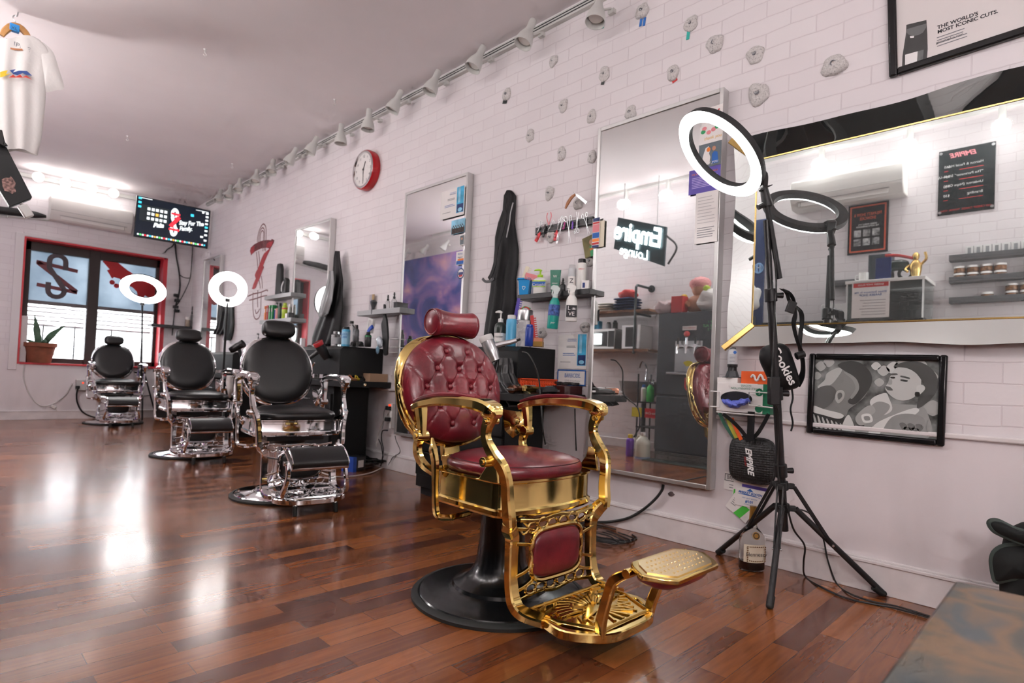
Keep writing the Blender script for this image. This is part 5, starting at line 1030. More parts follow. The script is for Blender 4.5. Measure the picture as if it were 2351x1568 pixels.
pdl = wp(886,760,.09); k = mpp(pdl); t = thing('paddle_brush', 'long black paddle brush hanging below the grey shelf', 'brush', MW(pdl) @ RZ(5)); MB().prism([(p_[0]*k, p_[1]*k) for p_ in catmull([(-3,60,0),(0,62,0),(3,58,0),(3,38,0),(9,22,0),(14,-20,0),(12,-50,0),(4,-57,0),(-4,-50,0),(-8,-10,0),(-12,15,0),(-6,28,0),(-3,40,0)], 4, True)], .02).build('paddle', matte_black, t, bev=.004)
bk_ = wp(901,792,.10); k = mpp(bk_); t = thing('wire_basket', 'small white wire basket on the wall by the certificate mirror', 'basket', MW(bk_)); wr_m = mat('white_wire',(.72,.71,.70),.35)
for z_, (a, b2) in enumerate(((14,15),(-5,15),(-17,8))): MB().tube([(-14*k,a*k,0),(-14*k,a*k,.0),(b2*k,a*k,0),(b2*k,a*k,-.09)], .0035, 8, 0).build('basket_wire', wr_m, t)
MB().tube([(-14*k,14*k,0),(-14*k,-17*k,0)], .0035, 8, 0).tube([(-14*k,14*k,0),(-14*k,14*k,-.09)], .0035, 8, 0).tube([(-14*k,-17*k,0),(-14*k,-17*k,-.09)], .0035, 8, 0).build('basket_wire', wr_m, t)
bl_ = MB().ell((0,0,0), (9*k,15*k,.02), 2.2, seg=16, rings=10, fn=lambda v: v*(1+.25*noise.noise(v*90))); tag(bl_.build('plastic_wrap', mat('crinkled_film',(.45,.50,.55),.15,.3,bump=.8,bs=50), None, M=MW(wp(872,785,.13)) @ RZ(25)), 'crumpled silvery wrapper stuck in the wire basket', 'wrapper')
tag(MB().ell((0,0,0), (6*k,10*k,.012), 2.2, seg=14, rings=8).build('blue_wrapper', mat('blue_film',(.25,.45,.6),.2,bump=.6,bs=50), None, M=MW(wp(867,803,.13))), 'pale blue packet hanging below the silvery wrapper', 'wrapper')
tag(MB().bar([(-8*k,-5*k,0),(0,2*k,0),(9*k,7*k,0)], 9*k, .02, up=(0,0,1), n=4).build('blue_brush', mat('brush_blue',(.02,.08,.45),.4), None, M=MW(wp(850,757,.13))), 'blue brush head below the white pocket', 'brush')
# on the second station
zt2 = 1.052
def on2(kind, nm, lb, cat, px, hpx, wpx, b, c, X=2.62, **kw): p = hit(px, 797, 0, X); p.z = zt2; q = mpp(p); return bottle(kind, nm, lb, cat, p, hpx*q, wpx*q/2, b, c, **kw)
on2('flip','glass_bottle','clear square-shouldered glass bottle on the second station','bottle',771,35,22,clear,clear,X=2.56,lab=(mat('grey_label',(.35,.36,.37),.5),.15,.6))
on2('can','spray_can','blue and white spray can lettered COOL CARE on the second station','can',793,45,19,mat('can_blue_white',(.08,.38,.62),.35),black,X=2.56,lab=(mat('can_sky2',(.30,.55,.72),.4),.1,.75),txt=[('COOL',.34,.62,blue_ink),('CARE',.34,.46,blue_ink)])
on2('jug','glass_jar','clear domed jar with a black knob behind the blue spray can','jar',805,62,26,clear,black,X=2.75)
on2('flip','powder_bottle','slim dark grey brush-shaped bottle on the second station','bottle',816,50,14,mat('dark_grey_gloss',(0,0,0)),black,X=2.60)
on2('flip','oil_bottle','black bottle with a green band on the second station','bottle',844,34,15,black,black,X=2.62,lab=(green_i,.68,.74))
for px, lb in ((812,'black tool knob left of two on the second station'),(826,'black tool knob right of two on the second station')):
    p = hit(px,798,0,2.58); p.z = zt2; k = mpp(p); tag(MB().ell((0,0,6*k), (8*k,7*k,6*k), 2.4, seg=16, rings=8).box((0,0,2*k),(14*k,12*k,4*k)).build('guard_case', matte_black, None, M=Matrix.Translation(p)), lb, 'tool')
p = hit(868,868,1,4.42); t = thing('cardboard_box', 'flat tan cardboard box at the end of the second station counter', 'box', TR(W-.10,4.46,.755) @ RZ(3)); cb = mat('cardboard',(.42,.27,.17),.7); MB().box((0,0,.035), (.19,.10,.07)).build('box_body', cb, t, bev=.002); MB().box((-.05,0,.0715), (.09,.102,.003)).build('box_flap', mat('cardboard_dark',(.28,.17,.10),.7), t)
for i, (x, y, m_, lb) in enumerate(((-.36,4.44,mat('copper',(.55,.25,.14),.3,1),'copper-coloured scissors holder on the second counter'),(-.28,4.47,mat('yellow_plastic',(.75,.55,.05),.4),'yellow clip on the second counter'),(-.22,4.46,black,'black clip heap on the second counter'))):
    tag(MB().bar([(-.05,0,.012),(0,.01,.018),(.06,0,.012)], .03, .02, n=4).tube([(-.02,0,.02),(0,.012,.05),(.03,0,.02)], .004, 6).build('tool', m_, None, M=TR(W+x,y,.755) @ RZ(20*i)), lb, 'tool')
DH = hit(741,806,0,2.40); dryer(aim(DH, RT*.35-UP*.75+FW*.3, UP*.5+RT*.3), black, black, 'black hair dryer with a red rear grille, beside the largest black chair', mat('dryer_red',(.70,.05,.06),.35))
dryer(aim(hit(543,797,0,2.40), -RT*.85-UP*.45, UP*.9-RT*.3), black, black, 'black hair dryer hanging between the largest and middle black chairs', black)
tag(MB().tube([hit(722,833,0,2.38),hit(715,848,0,2.38),hit(713,866,0,2.38),hit(718,868,0,2.38)], .006, 8).build('wire_hook', chrome), 'bent chrome dryer hook beside the largest black chair', 'hook')
p = hit(526,872,0,2.42); tag(MB().box((0,0,0), (.05,.16,.10)).ell((0,0,-.10), (.04,.09,.10), 3, seg=16, rings=8, fn=lambda v: v*(1+.2*noise.noise(v*25))).build('hand_towel', mat('towel_white',(.7,.66,.64),.9,bump=.5,bs=90), None, bev=.01, M=Matrix.Translation(p)), 'white towel hanging at the edge of the third station', 'towel')
# power strip with plugs and a nest of cords
pw_ = wp(901,955,.02); k = mpp(pw_); t = thing('power_strip', 'white power strip mounted upright on the wall left of the certificate mirror', 'power strip', MW(pw_)); MB().box((0,0,.0), (9*k,58*k,.04)).build('strip_body', white, t, bev=.004)
for y in (18,-8): MB().box((-5*k,y*k,.03), (13*k,9*k,.04)).build('plug', black, t, bev=.003)
MB().box((-3*k,24*k,.025), (6*k,5*k,.012)).build('lit_switch', mat('neon_red',(.9,.06,.02),.4,emit=1.5), t, bev=.001)
pc_ = lambda *q: [wp(x, y, .05) for x, y in q]
cable(pc_((892,947),(884,958),(876,975),(868,1000),(864,1024)), .006, 'thick white cord looping down from the power strip', cable_w); cable(pc_((890,988),(878,990),(876,1010),(880,1030),(878,1052),(874,1070)), .005, 'black cord hanging from the lower plug of the power strip'); cable(pc_((869,1008),(875,1022),(878,1040),(880,1050)), .004, 'second black cord twisted below the power strip')
cable(pc_((897,938),(888,934),(882,945),(880,970),(878,985)), .003, 'thin grey wire arched over the power strip', mat('wire_grey',(.2,.19,.19),.5))
cable([wp(909,1000,.02),wp(912,1012,.02),wp(921,1037,.02),wp(903,1049,.03),wp(897,1058,.03),wp(891,1068,.05)], .003, 'thin black wire kinked below the certificate mirror')
rnd = random.Random(5); nest = [fp(800,1078,.02)]
c0_ = fp(850,1070,.0)
for k_ in range(4):
    pts = [c0_+Vector((.22*math.cos(a*1.1+k_)+rnd.uniform(-.06,.06), .16*math.sin(a*1.3+k_*2)+rnd.uniform(-.04,.04), .010+.016*k_+.012*abs(math.sin(a*3)))) for a in [q*.55 for q in range(14)]]
    cable(pts, .006, 'tangled black cord heaped on the floor beside the second station', name='cord_tangle'); bpy.context.scene.collection.objects[-1]['group'] = 'tangled cords by the second station'
p = fp(812,1080,0); t = thing('adapter_box', 'blue and black charger box among the cords on the floor', 'box', Matrix.Translation(p) @ RZ(20)); MB().box((0,0,.06), (.16,.12,.12)).build('box_body', black, t, bev=.002); MB().box((-.062,-.0,.06), (.04,.124,.124)).build('blue_end', mat('brush_blue',(0,0,0)), t); MB().rect(-.02,.03,.05,.09,.0).build('label', paper, t, smooth=False, M=TR(0,-.0605,0) @ RX(90))
cable([fp(700,1070,.008),fp(760,1092,.008),fp(800,1094,.008),fp(850,1086,.008),fp(884,1072,.01)], .006, 'pale cord lying on the floor in front of the second station', cable_w)
# cord under the near tall mirror and the coil behind the gold chair
cable([wp(1526,1112,.015),wp(1522,1125,.02),wp(1505,1147,.02),wp(1475,1172,.02),wp(1440,1190,.03),wp(1400,1198,.03),fp(1368,1199,.012),fp(1330,1200,.01)], .008, 'thick black cord running from under the near tall mirror to the floor')
for k_ in range(5):
    c_ = fp(1388-4*k_,1222+3*k_,.006+.006*k_); a_, b_2 = .10-.008*k_, .20-.02*k_
    cable([c_+Vector((a_*math.cos(q)*1.1, b_2*math.sin(q)+.02*math.sin(3*q+k_), .003*math.sin(2*q))) for q in [math.pi*2*i/12+.3*k_ for i in range(12)]]+[], .004, 'loop of thin black cord coiled on the floor behind the gold chair', name='cord_loop'); bpy.context.scene.collection.objects[-1]['group'] = 'coiled cord behind the gold chair'
cable([fp(1180,1180,.25),fp(1220,1172,.2),fp(1270,1166,.16),fp(1300,1172,.1),fp(1330,1190,.02)], .005, 'black lead crossing behind the gold chair leg rest')
tag(MB().ell((0,0,0), (.018,.012,.006), 2.2, seg=10, rings=6, fn=lambda v: v*(1+.5*noise.noise(v*200))).build('wall_chip', mat('chip_dark',(.09,.06,.06),.8), None, M=MW(wp(1541,1134,.001))), 'small dark chip in the wall under the near tall mirror', 'wall chip')
# painted wall mural of the shop emblem
mc = wp(600,620,.001); mur = thing('wall_mural', 'red and brown shop emblem painted on the far brick wall', 'mural', MW(mc))
mi = mur.matrix_basis.inverted(); C_ = lambda x, y: mi @ wp(540+x*.1786, 500+y*.1786, .0015)
def paint(pts, m_, nm, z=0): v = [C_(*p) for p in pts]; return MB().poly([(q.x, q.y) for q in v], .001+z).build(nm, m_, mur, smooth=False, nrm=False)
pr, pd, pb_ = mat('mural_red',(.36,.025,.035),.6,var=.25,vs=14), mat('mural_maroon',(.13,.012,.02),.6,var=.5,vs=18), mat('mural_brown',(.22,.11,.11),.7)
paint([(190,425),(200,385),(240,345),(300,310),(360,290),(430,285),(460,290),(470,270),(500,285),(495,320),(470,365),(450,400),(400,385),(330,395),(260,430),(225,460),(205,485)], pd, 'dark_blade')
paint([(200,395),(225,365),(250,360),(245,430),(210,475),(192,440)], pr, 'red_blade_end', .0004); paint([(410,330),(440,310),(495,300),(470,360),(440,385),(400,380)], pr, 'red_blade_end', .0004)
paint([(440,395),(455,400),(415,480),(385,550),(360,610),(370,640),(350,680),(330,740),(310,790),(290,830),(265,900),(240,920),(215,915),(235,850),(265,780),(252,740),(270,690),(290,660),(320,580),(340,520),(370,460)], pr, 'red_stroke', .0004)
for pts in ([(283,310),(290,240),(310,160),(340,100),(365,80),(390,110),(398,180),(396,300),(388,430)],[(318,310),(325,220),(345,165),(365,190),(362,300),(356,430)],[(272,440),(285,560),(295,700)],[(300,430),(312,540),(318,650)],[(335,750),(345,820),(348,910)],[(305,800),(318,860),(322,910)],[(300,320),(308,230),(330,150),(360,130),(378,190),(376,420)],[(230,960),(225,1100),(235,1240),(260,1300),(300,1290),(325,1220),(330,1100),(335,960)],[(255,1180),(270,1230),(300,1200),(315,1170)],[(160,1010),(230,980),(320,960),(400,930),(420,940)],[(180,1060),(260,1040),(350,1010),(410,1000)],[(290,930),(285,1040),(290,1150)]):
    MB().bar([C_(*p) for p in pts], .016, .0012, up=(0,0,1), n=4).build('clip_outline', pb_, mur, smooth=False)
# ================================================================ near ring light on its tripod, and what hangs by it
def onray(px, py, d): r_ = ray(px, py); return CAM + r_*(d/r_.dot(FW))       # point at depth d along the view axis
def ring_light(ctr, n, upv, rad, tube_r, label, lit=ring_m, energy=20):
    z = n.normalized(); x = upv.cross(z).normalized(); y = z.cross(x)
    t = thing('ring_light', label, 'ring light', frame(ctr, x, y, z), 'ring lights on stands')
    def ring(u, v, a, b, z0, dz): pass
    MB().lathe([(rad-tube_r,.006),(rad-tube_r*.6,.016),(rad,.020),(rad+tube_r*.6,.016),(rad+tube_r,.006)], seg=64, cap=False).build('lit_diffuser', lit, t, nrm=False)
    MB().lathe([(rad-tube_r,.006),(rad-tube_r*1.04,.0),(rad-tube_r*.9,-.022),(rad+tube_r*.9,-.022),(rad+tube_r*1.04,.0),(rad+tube_r,.006)], seg=64, cap=False).build('ring_housing', matte_black, t, nrm=False)
    return t
Fl = [Vector((2.855,1.316,0)), fp(1767,1398), Vector((2.862,.60,0))]
base = onray(1798, 1166, 2.50); top = onray(1757, 462, 2.42)
pd_ = (base-top).normalized()
t = thing('light_stand', 'tall black tripod stand carrying the big near ring light', 'tripod', TR(*base)); inv = TR(*base).inverted(); lc = lambda p: inv @ Vector(p)
onp = lambda f: top.lerp(base, f)
MB().cyl(lc(onp(.28)), lc(base+pd_*.10), .0165, seg=20).build('pole_lower', blackmetal, t); MB().cyl(lc(onp(.06)), lc(onp(.40)), .0125, seg=20).build('pole_upper', blackmetal, t)
for f_ in (.30, .62, .875): 
    o = MB().cyl(lc(onp(f_)-pd_*.028), lc(onp(f_)+pd_*.028), .025, seg=20).build('clamp_collar', black, t, bev=.003); q_ = lc(onp(f_)); MB().cyl(q_+RT*.02, q_+RT*.05, .010, .013, 12).build('clamp_knob', black, o)
hubs = (onp(.925), base); dirs = [((f-base).to_3d()*Vector((1,1,0))).normalized() if 0 else Vector((f.x-base.x, f.y-base.y, 0)).normalized() for f in Fl]
for h_i, (hb, nm) in enumerate(zip(hubs, ('upper_hub', 'lower_hub'))):
    mb = MB().cyl(lc(hb-pd_*.018), lc(hb+pd_*.018), .026, seg=18)
    for d in dirs: mb.bar([lc(hb+d*.018), lc(hb+d*.050)], .022, .024, n=0)
    mb.build(nm, matte_black, t, bev=.002)
for f, d in zip(Fl, dirs):
    a = base+d*.050; m_ = a.lerp(f, .42)
    lg = MB().cyl(lc(a), lc(f+Vector((0,0,.012))), .0125, seg=14).build('leg', blackmetal, t); e_ = (f-a).normalized(); MB().cyl(lc(f-e_*.05), lc(f+Vector((0,0,.009))), .0155, .014, 12).ell(lc(f+Vector((0,0,.012))), (.0145,.0145,.012), seg=12, rings=8).build('rubber_foot', rubber, lg)
    for s in (-1, 1):
        sd = d.cross(Vector((0,0,1)))*.011*s; MB().bar([lc(hubs[0]+d*.048+sd), lc(m_+sd)], .006, .013, up=d, n=0).build('brace', blackmetal, t)
    MB().cyl(lc(m_-d.cross(Vector((0,0,1)))*.018), lc(m_+d.cross(Vector((0,0,1)))*.018), .005, seg=8).build('rivet', steel, t)
g_pts = [lc(onp(.06)), lc(onp(.02)), lc(onray(1756,455,2.42)), lc(onray(1750,432,2.42))]
gn = MB().tube([lc(onray(1790,640,2.44)), lc(onray(1776,560,2.43)), lc(onray(1764,490,2.42)), lc(onray(1757,455,2.42))], .0115, 12, 24)
gn.build('gooseneck', matte_black, t)
MB().cyl(lc(onray(1753,430,2.42)), lc(onray(1763,475,2.42)), .016, .022, 16).build('socket', black, t, bev=.003); MB().bar([lc(onray(1746,437,2.41)), lc(onray(1754,432,2.41)), lc(onray(1772,425,2.41))], .03, .008, up=UP, n=4, scale=[1,1,.4]).build('tilt_plate', black, t)
MB().cyl(lc(onray(1752,470,2.40)), lc(onray(1740,476,2.40)), .012, seg=10).build('tilt_knob', black, t)
view_ = (onray(1652,355,2.4)-CAM).normalized()
lat_ = RT*-.72-UP*.69; lat_ = (lat_-view_*lat_.dot(view_)).normalized(); n_ = -view_*.50+lat_*.866
bpnt = onray(1738,415,2.41); rc = ray(1652,355); d_ = n_.dot(bpnt-CAM)/n_.dot(rc); ctr = CAM+rc*d_
k = mpp(ctr)
rl = ring_light(ctr, n_, UP, 104*k, 14.5*k, 'big ring light glowing in front of the near tall mirror')
iv = rl.matrix_basis.inverted(); MB().bar([iv @ (ctr+(bpnt-ctr)*.93-n_*.02), iv @ (bpnt-n_*.03), iv @ onray(1751,432,2.42)], .05, .03, up=(0,0,1), n=4, scale=[1.2,1,.8]).build('ring_bracket', black, rl)
pin = MB()
cable([onray(1752,425,2.40),onray(1760,470,2.405),onray(1772,540,2.415),onray(1782,640,2.42),onray(1779,700,2.42),onray(1777,760,2.42),onray(1774,830,2.42),onray(1771,866,2.42)], .0035, 'thin black lead running down the big ring light stand')
t = thing('power_adapter', 'black power brick hanging on the big ring light stand', 'adapter', frame(onray(1776,897,2.40), RT, UP, -FW)); MB().box((0,0,0), (22*k,62*k,.034)).build('adapter_body', black, t, bev=.004)
e0 = onray(1776,928,2.42)
cable([e0,onray(1783,935,2.43),onray(1787,960,2.44),onray(1785,1040,2.46),onray(1788,1100,2.46),onray(1806,1160,2.46),onray(1822,1215,2.48),onray(1847,1252,2.52),onray(1845,1290,2.56),fp(1848,1322,.006),fp(1880,1345,.005),fp(1950,1375,.005),fp(2050,1395,.005),fp(2140,1420,.005)], .004, 'black power lead from the stand curving along the floor by the baseboard', name='power_lead')
cable([onray(1812,1165,2.50),onray(1860,1180,2.56),onray(1893,1230,2.62),onray(1918,1275,2.66),fp(1925,1335,.006),fp(1950,1362,.006),fp(2000,1380,.006),fp(2060,1392,.012),fp(2142,1417,.012)], .0035, 'second black lead on the floor, nearest the baseboard', name='power_lead')
# sling bag on the stand
def sling_pts(pts, d): return [onray(*p, d) for p in pts]
bt_ = thing('sling_bag', 'black sling bag with white lettering hung on the big ring light stand', 'bag', frame(onray(1795,845,2.50), RT, UP, -FW)); iv = bt_.matrix_basis.inverted()
ol = [iv @ onray(x, y, 2.50) for x, y in ((1746,815),(1750,800),(1765,792),(1790,788),(1806,796),(1816,820),(1826,850),(1833,876),(1832,888),(1815,895),(1790,897),(1772,880),(1757,850),(1748,830))]
ol = [(p.x, p.y) for p in catmull([(p.x,p.y,0) for p in ol], 3, True)]; cx_ = sum(p[0] for p in ol)/len(ol); cy_ = sum(p[1] for p in ol)/len(ol)
bg = MB()
nb = len(ol); prof_ = [(0,.045),(.35,.045),(.7,.040),(.92,.026),(1.0,.004),(1.0,-.01),(.92,-.03),(.6,-.036),(0,-.036)]
vs = [(cx_+(x-cx_)*f_, cy_+(y-cy_)*f_, z_) for f_, z_ in prof_ for x, y in ol]; fs = [(i*nb+j, i*nb+(j+1)%nb, (i+1)*nb+(j+1)%nb, (i+1)*nb+j) for i in range(len(prof_)-1) for j in range(nb)]
bg.add(vs, fs); bmesh.ops.remove_doubles(bg.bm, verts=bg.bm.verts, dist=1e-5); bg.build('bag_body', fabric, bt_, ang=70)
text('Cookies', .052, white_ink, bt_, iv.__matmul__(onray(1787,835,2.5)).x, iv.__matmul__(onray(1787,840,2.5)).y, .050, rot=-62, off=.0012)
MB().tube([iv @ onray(x,y,2.5) for x,y in ((1752,812),(1768,850),(1790,885),(1824,888))], .002, 6).build('zip', steel, bt_)
MB().bar([iv @ onray(x, y, d) for x, y, d in ((1830,885,2.5),(1842,860,2.48),(1843,830,2.47),(1836,790,2.46),(1841,740,2.45),(1838,715,2.44),(1822,700,2.43),(1812,690,2.43),(1806,672,2.43),(1795,664,2.42))], .030, .003, up=FW, n=5).build('strap', fabric, bt_)
MB().bar([iv @ onray(x, y, d) for x, y, d in ((1795,664,2.41),(1812,672,2.41),(1822,690,2.42),(1826,720,2.42),(1822,745,2.43),(1830,780,2.44),(1842,810,2.45))], .026, .003, up=FW, n=5).build('strap', fabric, bt_)
MB().box((0,0,0), (.035,.05,.014)).build('strap_buckle', black, bt_, bev=.003, M=iv @ frame(onray(1816,705,2.41), RT, UP, -FW) @ RZ(-20)); MB().cyl(iv @ onray(1828,818,2.44), iv @ onray(1846,812,2.44), .016, seg=14).build('strap_slider', black, bt_, bev=.002)
MB().tube([iv @ onray(x,y,2.49) for x,y in ((1818,893),(1820,915),(1815,940),(1820,970),(1816,990))], .004, 8).build('strap_tail', fabric, bt_)
# wire rack with a glove box on the wall
gp_ = wp(1698,914,.0); kg = mpp(wp(1698,914,.1)); Wg = wp(1645,912,.10).y-wp(1768,915,.10).y; Hg = wp(1698,880,.10).z-wp(1698,947,.10).z
ga = (wp(1645,912,.10)+wp(1768,915,.10))/2; GM = MW(Vector((W, ga.y, (wp(1698,880,.10).z+wp(1698,947,.10).z)/2)))
t = thing('glove_box', 'white and green box of blue nitrile gloves in a wire rack', 'box', GM)
MB().box((0,0,.055), (Wg,Hg,.085)).build('carton', paper, t, bev=.002); zf = .0985
MB().rect(Wg*.27,-Hg/2,Wg*.5,Hg/2,zf).build('green_panel', mat('glove_green',(.01,.17,.08),.5), t, smooth=False, nrm=False); MB().box((Wg*.44,0,.055), (Wg*.125,Hg*1.004,.0875)).build('green_end', mat('glove_green',(0,0,0)), t)
MB().rect(Wg*.27,-Hg*.49,Wg*.37,Hg*.49,zf+.0006).build('white_panel', paper, t, smooth=False, nrm=False)
for x, y in ((.305,.22),(.305,-.33)): MB().lathe([(0,0),(Hg*.13,0)], TR(Wg*x,Hg*y,zf+.0012), 16).build('size_mark', MT['glove_green'], t, smooth=False, nrm=False)
text('NITRILE EXAMINATION\nGLOVES', Hg*.10, MT['glove_green'], t, Wg*.06, Hg*.38, zf+.0012, rot=180)
text('5', Hg*.17, white_ink, t, Wg*.305, Hg*.22, zf+.002, rot=180)
MB().ell((-Wg*.12,-Hg*.02,zf), (Wg*.30,Hg*.24,.002), 2, seg=32, rings=8).build('opening', mat('box_hole',(.008,.008,.012),.8), t)
MB().ell((-Wg*.10,-Hg*.12,zf+.012), (Wg*.27,Hg*.13,.022), 2.2, seg=40, rings=16, fn=lambda v: Vector((v.x, v.y+.010*math.sin(v.x*40)-.008*abs(math.sin(v.x*95)), v.z+.008*noise.noise(Vector((v.x*60, v.y*60, 3)))))).build('glove_bundle', mat('nitrile_blue',(.12,.16,.62),.4,bump=.6,bs=70), t)
wk = thing('wire_rack', 'white wire rack on the wall holding the glove box', 'rack', GM); wz = .118
for pts in ([(-Wg*.58,Hg*.18,-.0),(-Wg*.58,Hg*.18,wz),(-Wg*.40,Hg*.18,wz),(-Wg*.40,-Hg*.36,wz),(-Wg*.58,-Hg*.36,wz),(-Wg*.58,-Hg*.36,0)],[(Wg*.56,Hg*.22,0),(Wg*.56,Hg*.22,wz),(Wg*.15,Hg*.22,wz),(Wg*.15,-Hg*.22,wz),(Wg*.56,-Hg*.26,wz),(Wg*.56,-Hg*.26,0)],[(-Wg*.45,-Hg*.53,0),(-Wg*.45,-Hg*.53,wz),(Wg*.2,-Hg*.55,wz),(Wg*.5,-Hg*.55,wz*.5),(Wg*.5,-Hg*.55,0)]):
    MB().tube(pts, .0035, 8, 0).build('rack_wire', wr_m, wk)
ztop = GM.translation.z+Hg/2
p = wp(1681,861,.055); p.z = ztop; k2 = mpp(p)
t = thing('product_box', 'small white stack of cards under the grey sanitizer stand', 'box', Matrix.Translation(p) @ RZ(-90)); MB().box((-4*k2,0,6*k2), (48*k2,.07,12*k2)).build('carton', paper, t, bev=.001)
t = thing('lotion_stand', 'grey lotion bottle on a black stand above the glove box', 'bottle', Matrix.Translation(p+Vector((0,0,12*k2))) @ RZ(-60))
MB().lathe([(0,0),(22*k2,0),(22*k2,1.5*k2),(15*k2,3*k2),(11*k2,16*k2),(0,16*k2)], seg=6).build('stand_foot', mat('stand_grey',(.05,.055,.06),.4), t, ang=20)
MB().lathe([(0,14*k2),(10*k2,14*k2),(9.5*k2,24*k2),(11*k2,25*k2),(11.5*k2,31*k2),(0,31*k2)], seg=24).build('lower_cap', black, t); MB().lathe([(0,30*k2),(11*k2,30*k2),(11.5*k2,34*k2),(11.5*k2,58*k2),(9*k2,64*k2),(4*k2,67*k2),(0,67*k2)], seg=24).build('bottle_body', mat('can_grey',(0,0,0)), t)
MB().lathe([(0,0),(3.6*k2,0)], TR(3*k2,-11.8*k2,58*k2) @ RX(90), 14).build('blue_mark', blue_ink, t, smooth=False, nrm=False); lines_m = MB()
for q in range(6): lines_m.rect(-8*k2, (37+q*3)*k2, 4*k2, (37.7+q*3)*k2, 0)
lines_m.build('small_print', grey_ink, t, smooth=False, nrm=False, M=TR(0,-11.9*k2,0) @ RX(90)); MB().bar([(-9*k2,0,60*k2),(-3*k2,0,68*k2),(6*k2,0,68*k2)], 3*k2, 3*k2, n=3).build('pump_clip', black, t)
p = wp(1738,868,.06); p.z = ztop; t = thing('orange_box', 'bright orange carton with a white squiggle above the glove box', 'box', MW(p)); MB().box((0,14*k2,0), (62*k2,28*k2,.05)).build('carton', mat('carton_orange',(.85,.13,.025),.45), t, bev=.001)
MB().tube([(x*k2,y*k2,.027) for x,y in ((-8,14),(-5,19),(-1,17),(2,9),(6,8),(9,15),(12,20),(16,17),(19,10),(24,9))], 2.4*k2, 8).build('squiggle', white_ink, t)
# lanyards, flat speaker-like case, cards
for i, (m_, pts, lb) in enumerate(((mat('lanyard_green',(.03,.12,.08),.6),[(1652,948),(1662,970),(1678,995),(1690,1010)],'dark green lanyard hanging from the wire rack'),(mat('lanyard_yellow',(.45,.42,.05),.6),[(1668,955),(1678,980),(1692,1008)],'yellow lanyard hanging from the wire rack'),
    (mat('carton_orange',(0,0,0)),[(1680,960),(1690,985),(1702,1010)],'orange lanyard hanging from the wire rack'),(fabric,[(1660,950),(1690,975),(1718,1008)],'black lanyard crossing the coloured ones'),(fabric,[(1765,950),(1752,975),(1735,1000),(1712,1012)],'black lanyard at the right end of the wire rack'),(fabric,[(1725,945),(1724,975),(1722,1012)],'wide black strap hanging in the middle of the wire rack'))):
    tag(MB().bar([wp(x,y,.05+.012*i) for x,y in pts], .018 if i < 5 else .034, .002, up=(-1,0,0), n=5).build('lanyard', m_), lb, 'lanyard')
sc_ = wp(1724,1057,.06); k3 = mpp(sc_)
t = thing('hard_case', 'black textured zip case with white graffiti lettering hanging on the wall', 'case', MW(Vector((W,sc_.y,sc_.z))))
def mesh_m():
    m, nt, b, new, link = nodes('woven_black'); tc = new('ShaderNodeTexCoord'); v = new('ShaderNodeTexVoronoi'); v.inputs['Scale'].default_value = 90; v.inputs['Randomness'].default_value = .15; link(tc.outputs['Object'], v.inputs['Vector'])
    b.inputs['Base Color'].default_value = (.012,.012,.013,1); b.inputs['Roughness'].default_value = .5; bm_ = new('ShaderNodeBump'); bm_.inputs['Strength'].default_value = .9; bm_.inputs['Distance'].default_value = .004; link(v.outputs['Distance'], bm_.inputs['Height']); link(bm_.outputs[0], b.inputs['Normal']); return m
aw = (wp(1672,1057,.06).y-wp(1778,1057,.06).y)/2; ah = 52*k3
MB().ell((0,0,.045), (aw,ah,.042), (4.2,3), seg=48, rings=14).build('case_shell', mesh_m(), t); MB().tube([(x,y,.045) for x,y in [(aw*1.0*math.copysign(abs(math.cos(a))**.48,math.cos(a)), ah*math.copysign(abs(math.sin(a))**.48,math.sin(a))) for a in [2*math.pi*i/32 for i in range(32)]]], .004, 8, 2, True).build('zip_seam', black, t)
text('EMPIRE', .040, white_ink, t, .004, 0, .0885, rot=-82, shear=.35, off=.0015); text('STUDIO', .013, red_ink, t, -.016, -.004, .0885, rot=-82, shear=.3)
MB().tube([(0,ah,.045),(0,ah+.03,.05),(.002,ah+.05,.05)], .004, 8).build('hang_loop', black, t)
def card(px, py, w, h, rot, off, label, group='paper cards pinned below the case', m=paper):
    p = wp(px, py, off); q = mpp(p); t = thing('paper_card', label, 'card', MW(p, R(rot)), group); w *= q*1.25; h *= q; MB().box((0,0,0), (w,h,.0012)).build('sheet', m, t, smooth=False); return t, w, h
t, w, h = card(1678,1105,25,40,-2,.004,'white card with a boxed black heading, left below the black case'); frame_bars(MB(), w*1.0, h*.4, .003, 0, .0005).build('box_print', dark_ink, t, smooth=False, M=TR(.002,h*.2,.001)); text('BARB', h*.32, dark_ink, t, .002, h*.2, .0015, sx=.7); lines(t, -w*.1, w*.4, -h*.2, -h*.35, 2, grey_ink, z=.0012)
t, w, h = card(1693,1120,16,34,-3,.008,'white slip with a green end, behind the blue-printed card'); MB().rect(-w*.4,-h*.5,w*.5,-h*.12,.001).build('green_end', mat('bright_green',(.08,.55,.06),.5), t, smooth=False, nrm=False)
t, w, h = card(1699,1166,46,40,-32,.010,'crumpled white bag slip with a bright green band, lowest of the cards'); MB().poly([(-w*.1,-h*.5),(w*.22,-h*.5),(w*.34,h*.3),(w*.05,h*.3)],.001).build('green_band', MT['bright_green'], t, smooth=False, nrm=False); lines(t,-w*.4,-w*.15,h*.25,-h*.1,4,grey_ink,z=.001)
t, w, h = card(1728,1112,55,38,-2,.012,'white card with a violet stripe, just under the black case'); MB().rect(-w*.35,-h*.28,w*.48,-h*.08,.001).build('violet_stripe', violet, t, smooth=False, nrm=False); MB().rect(.0,h*.2,w*.14,h*.42,.001).build('small_mark', mat('mark_brown',(.3,.22,.2),.6), t, smooth=False, nrm=False)
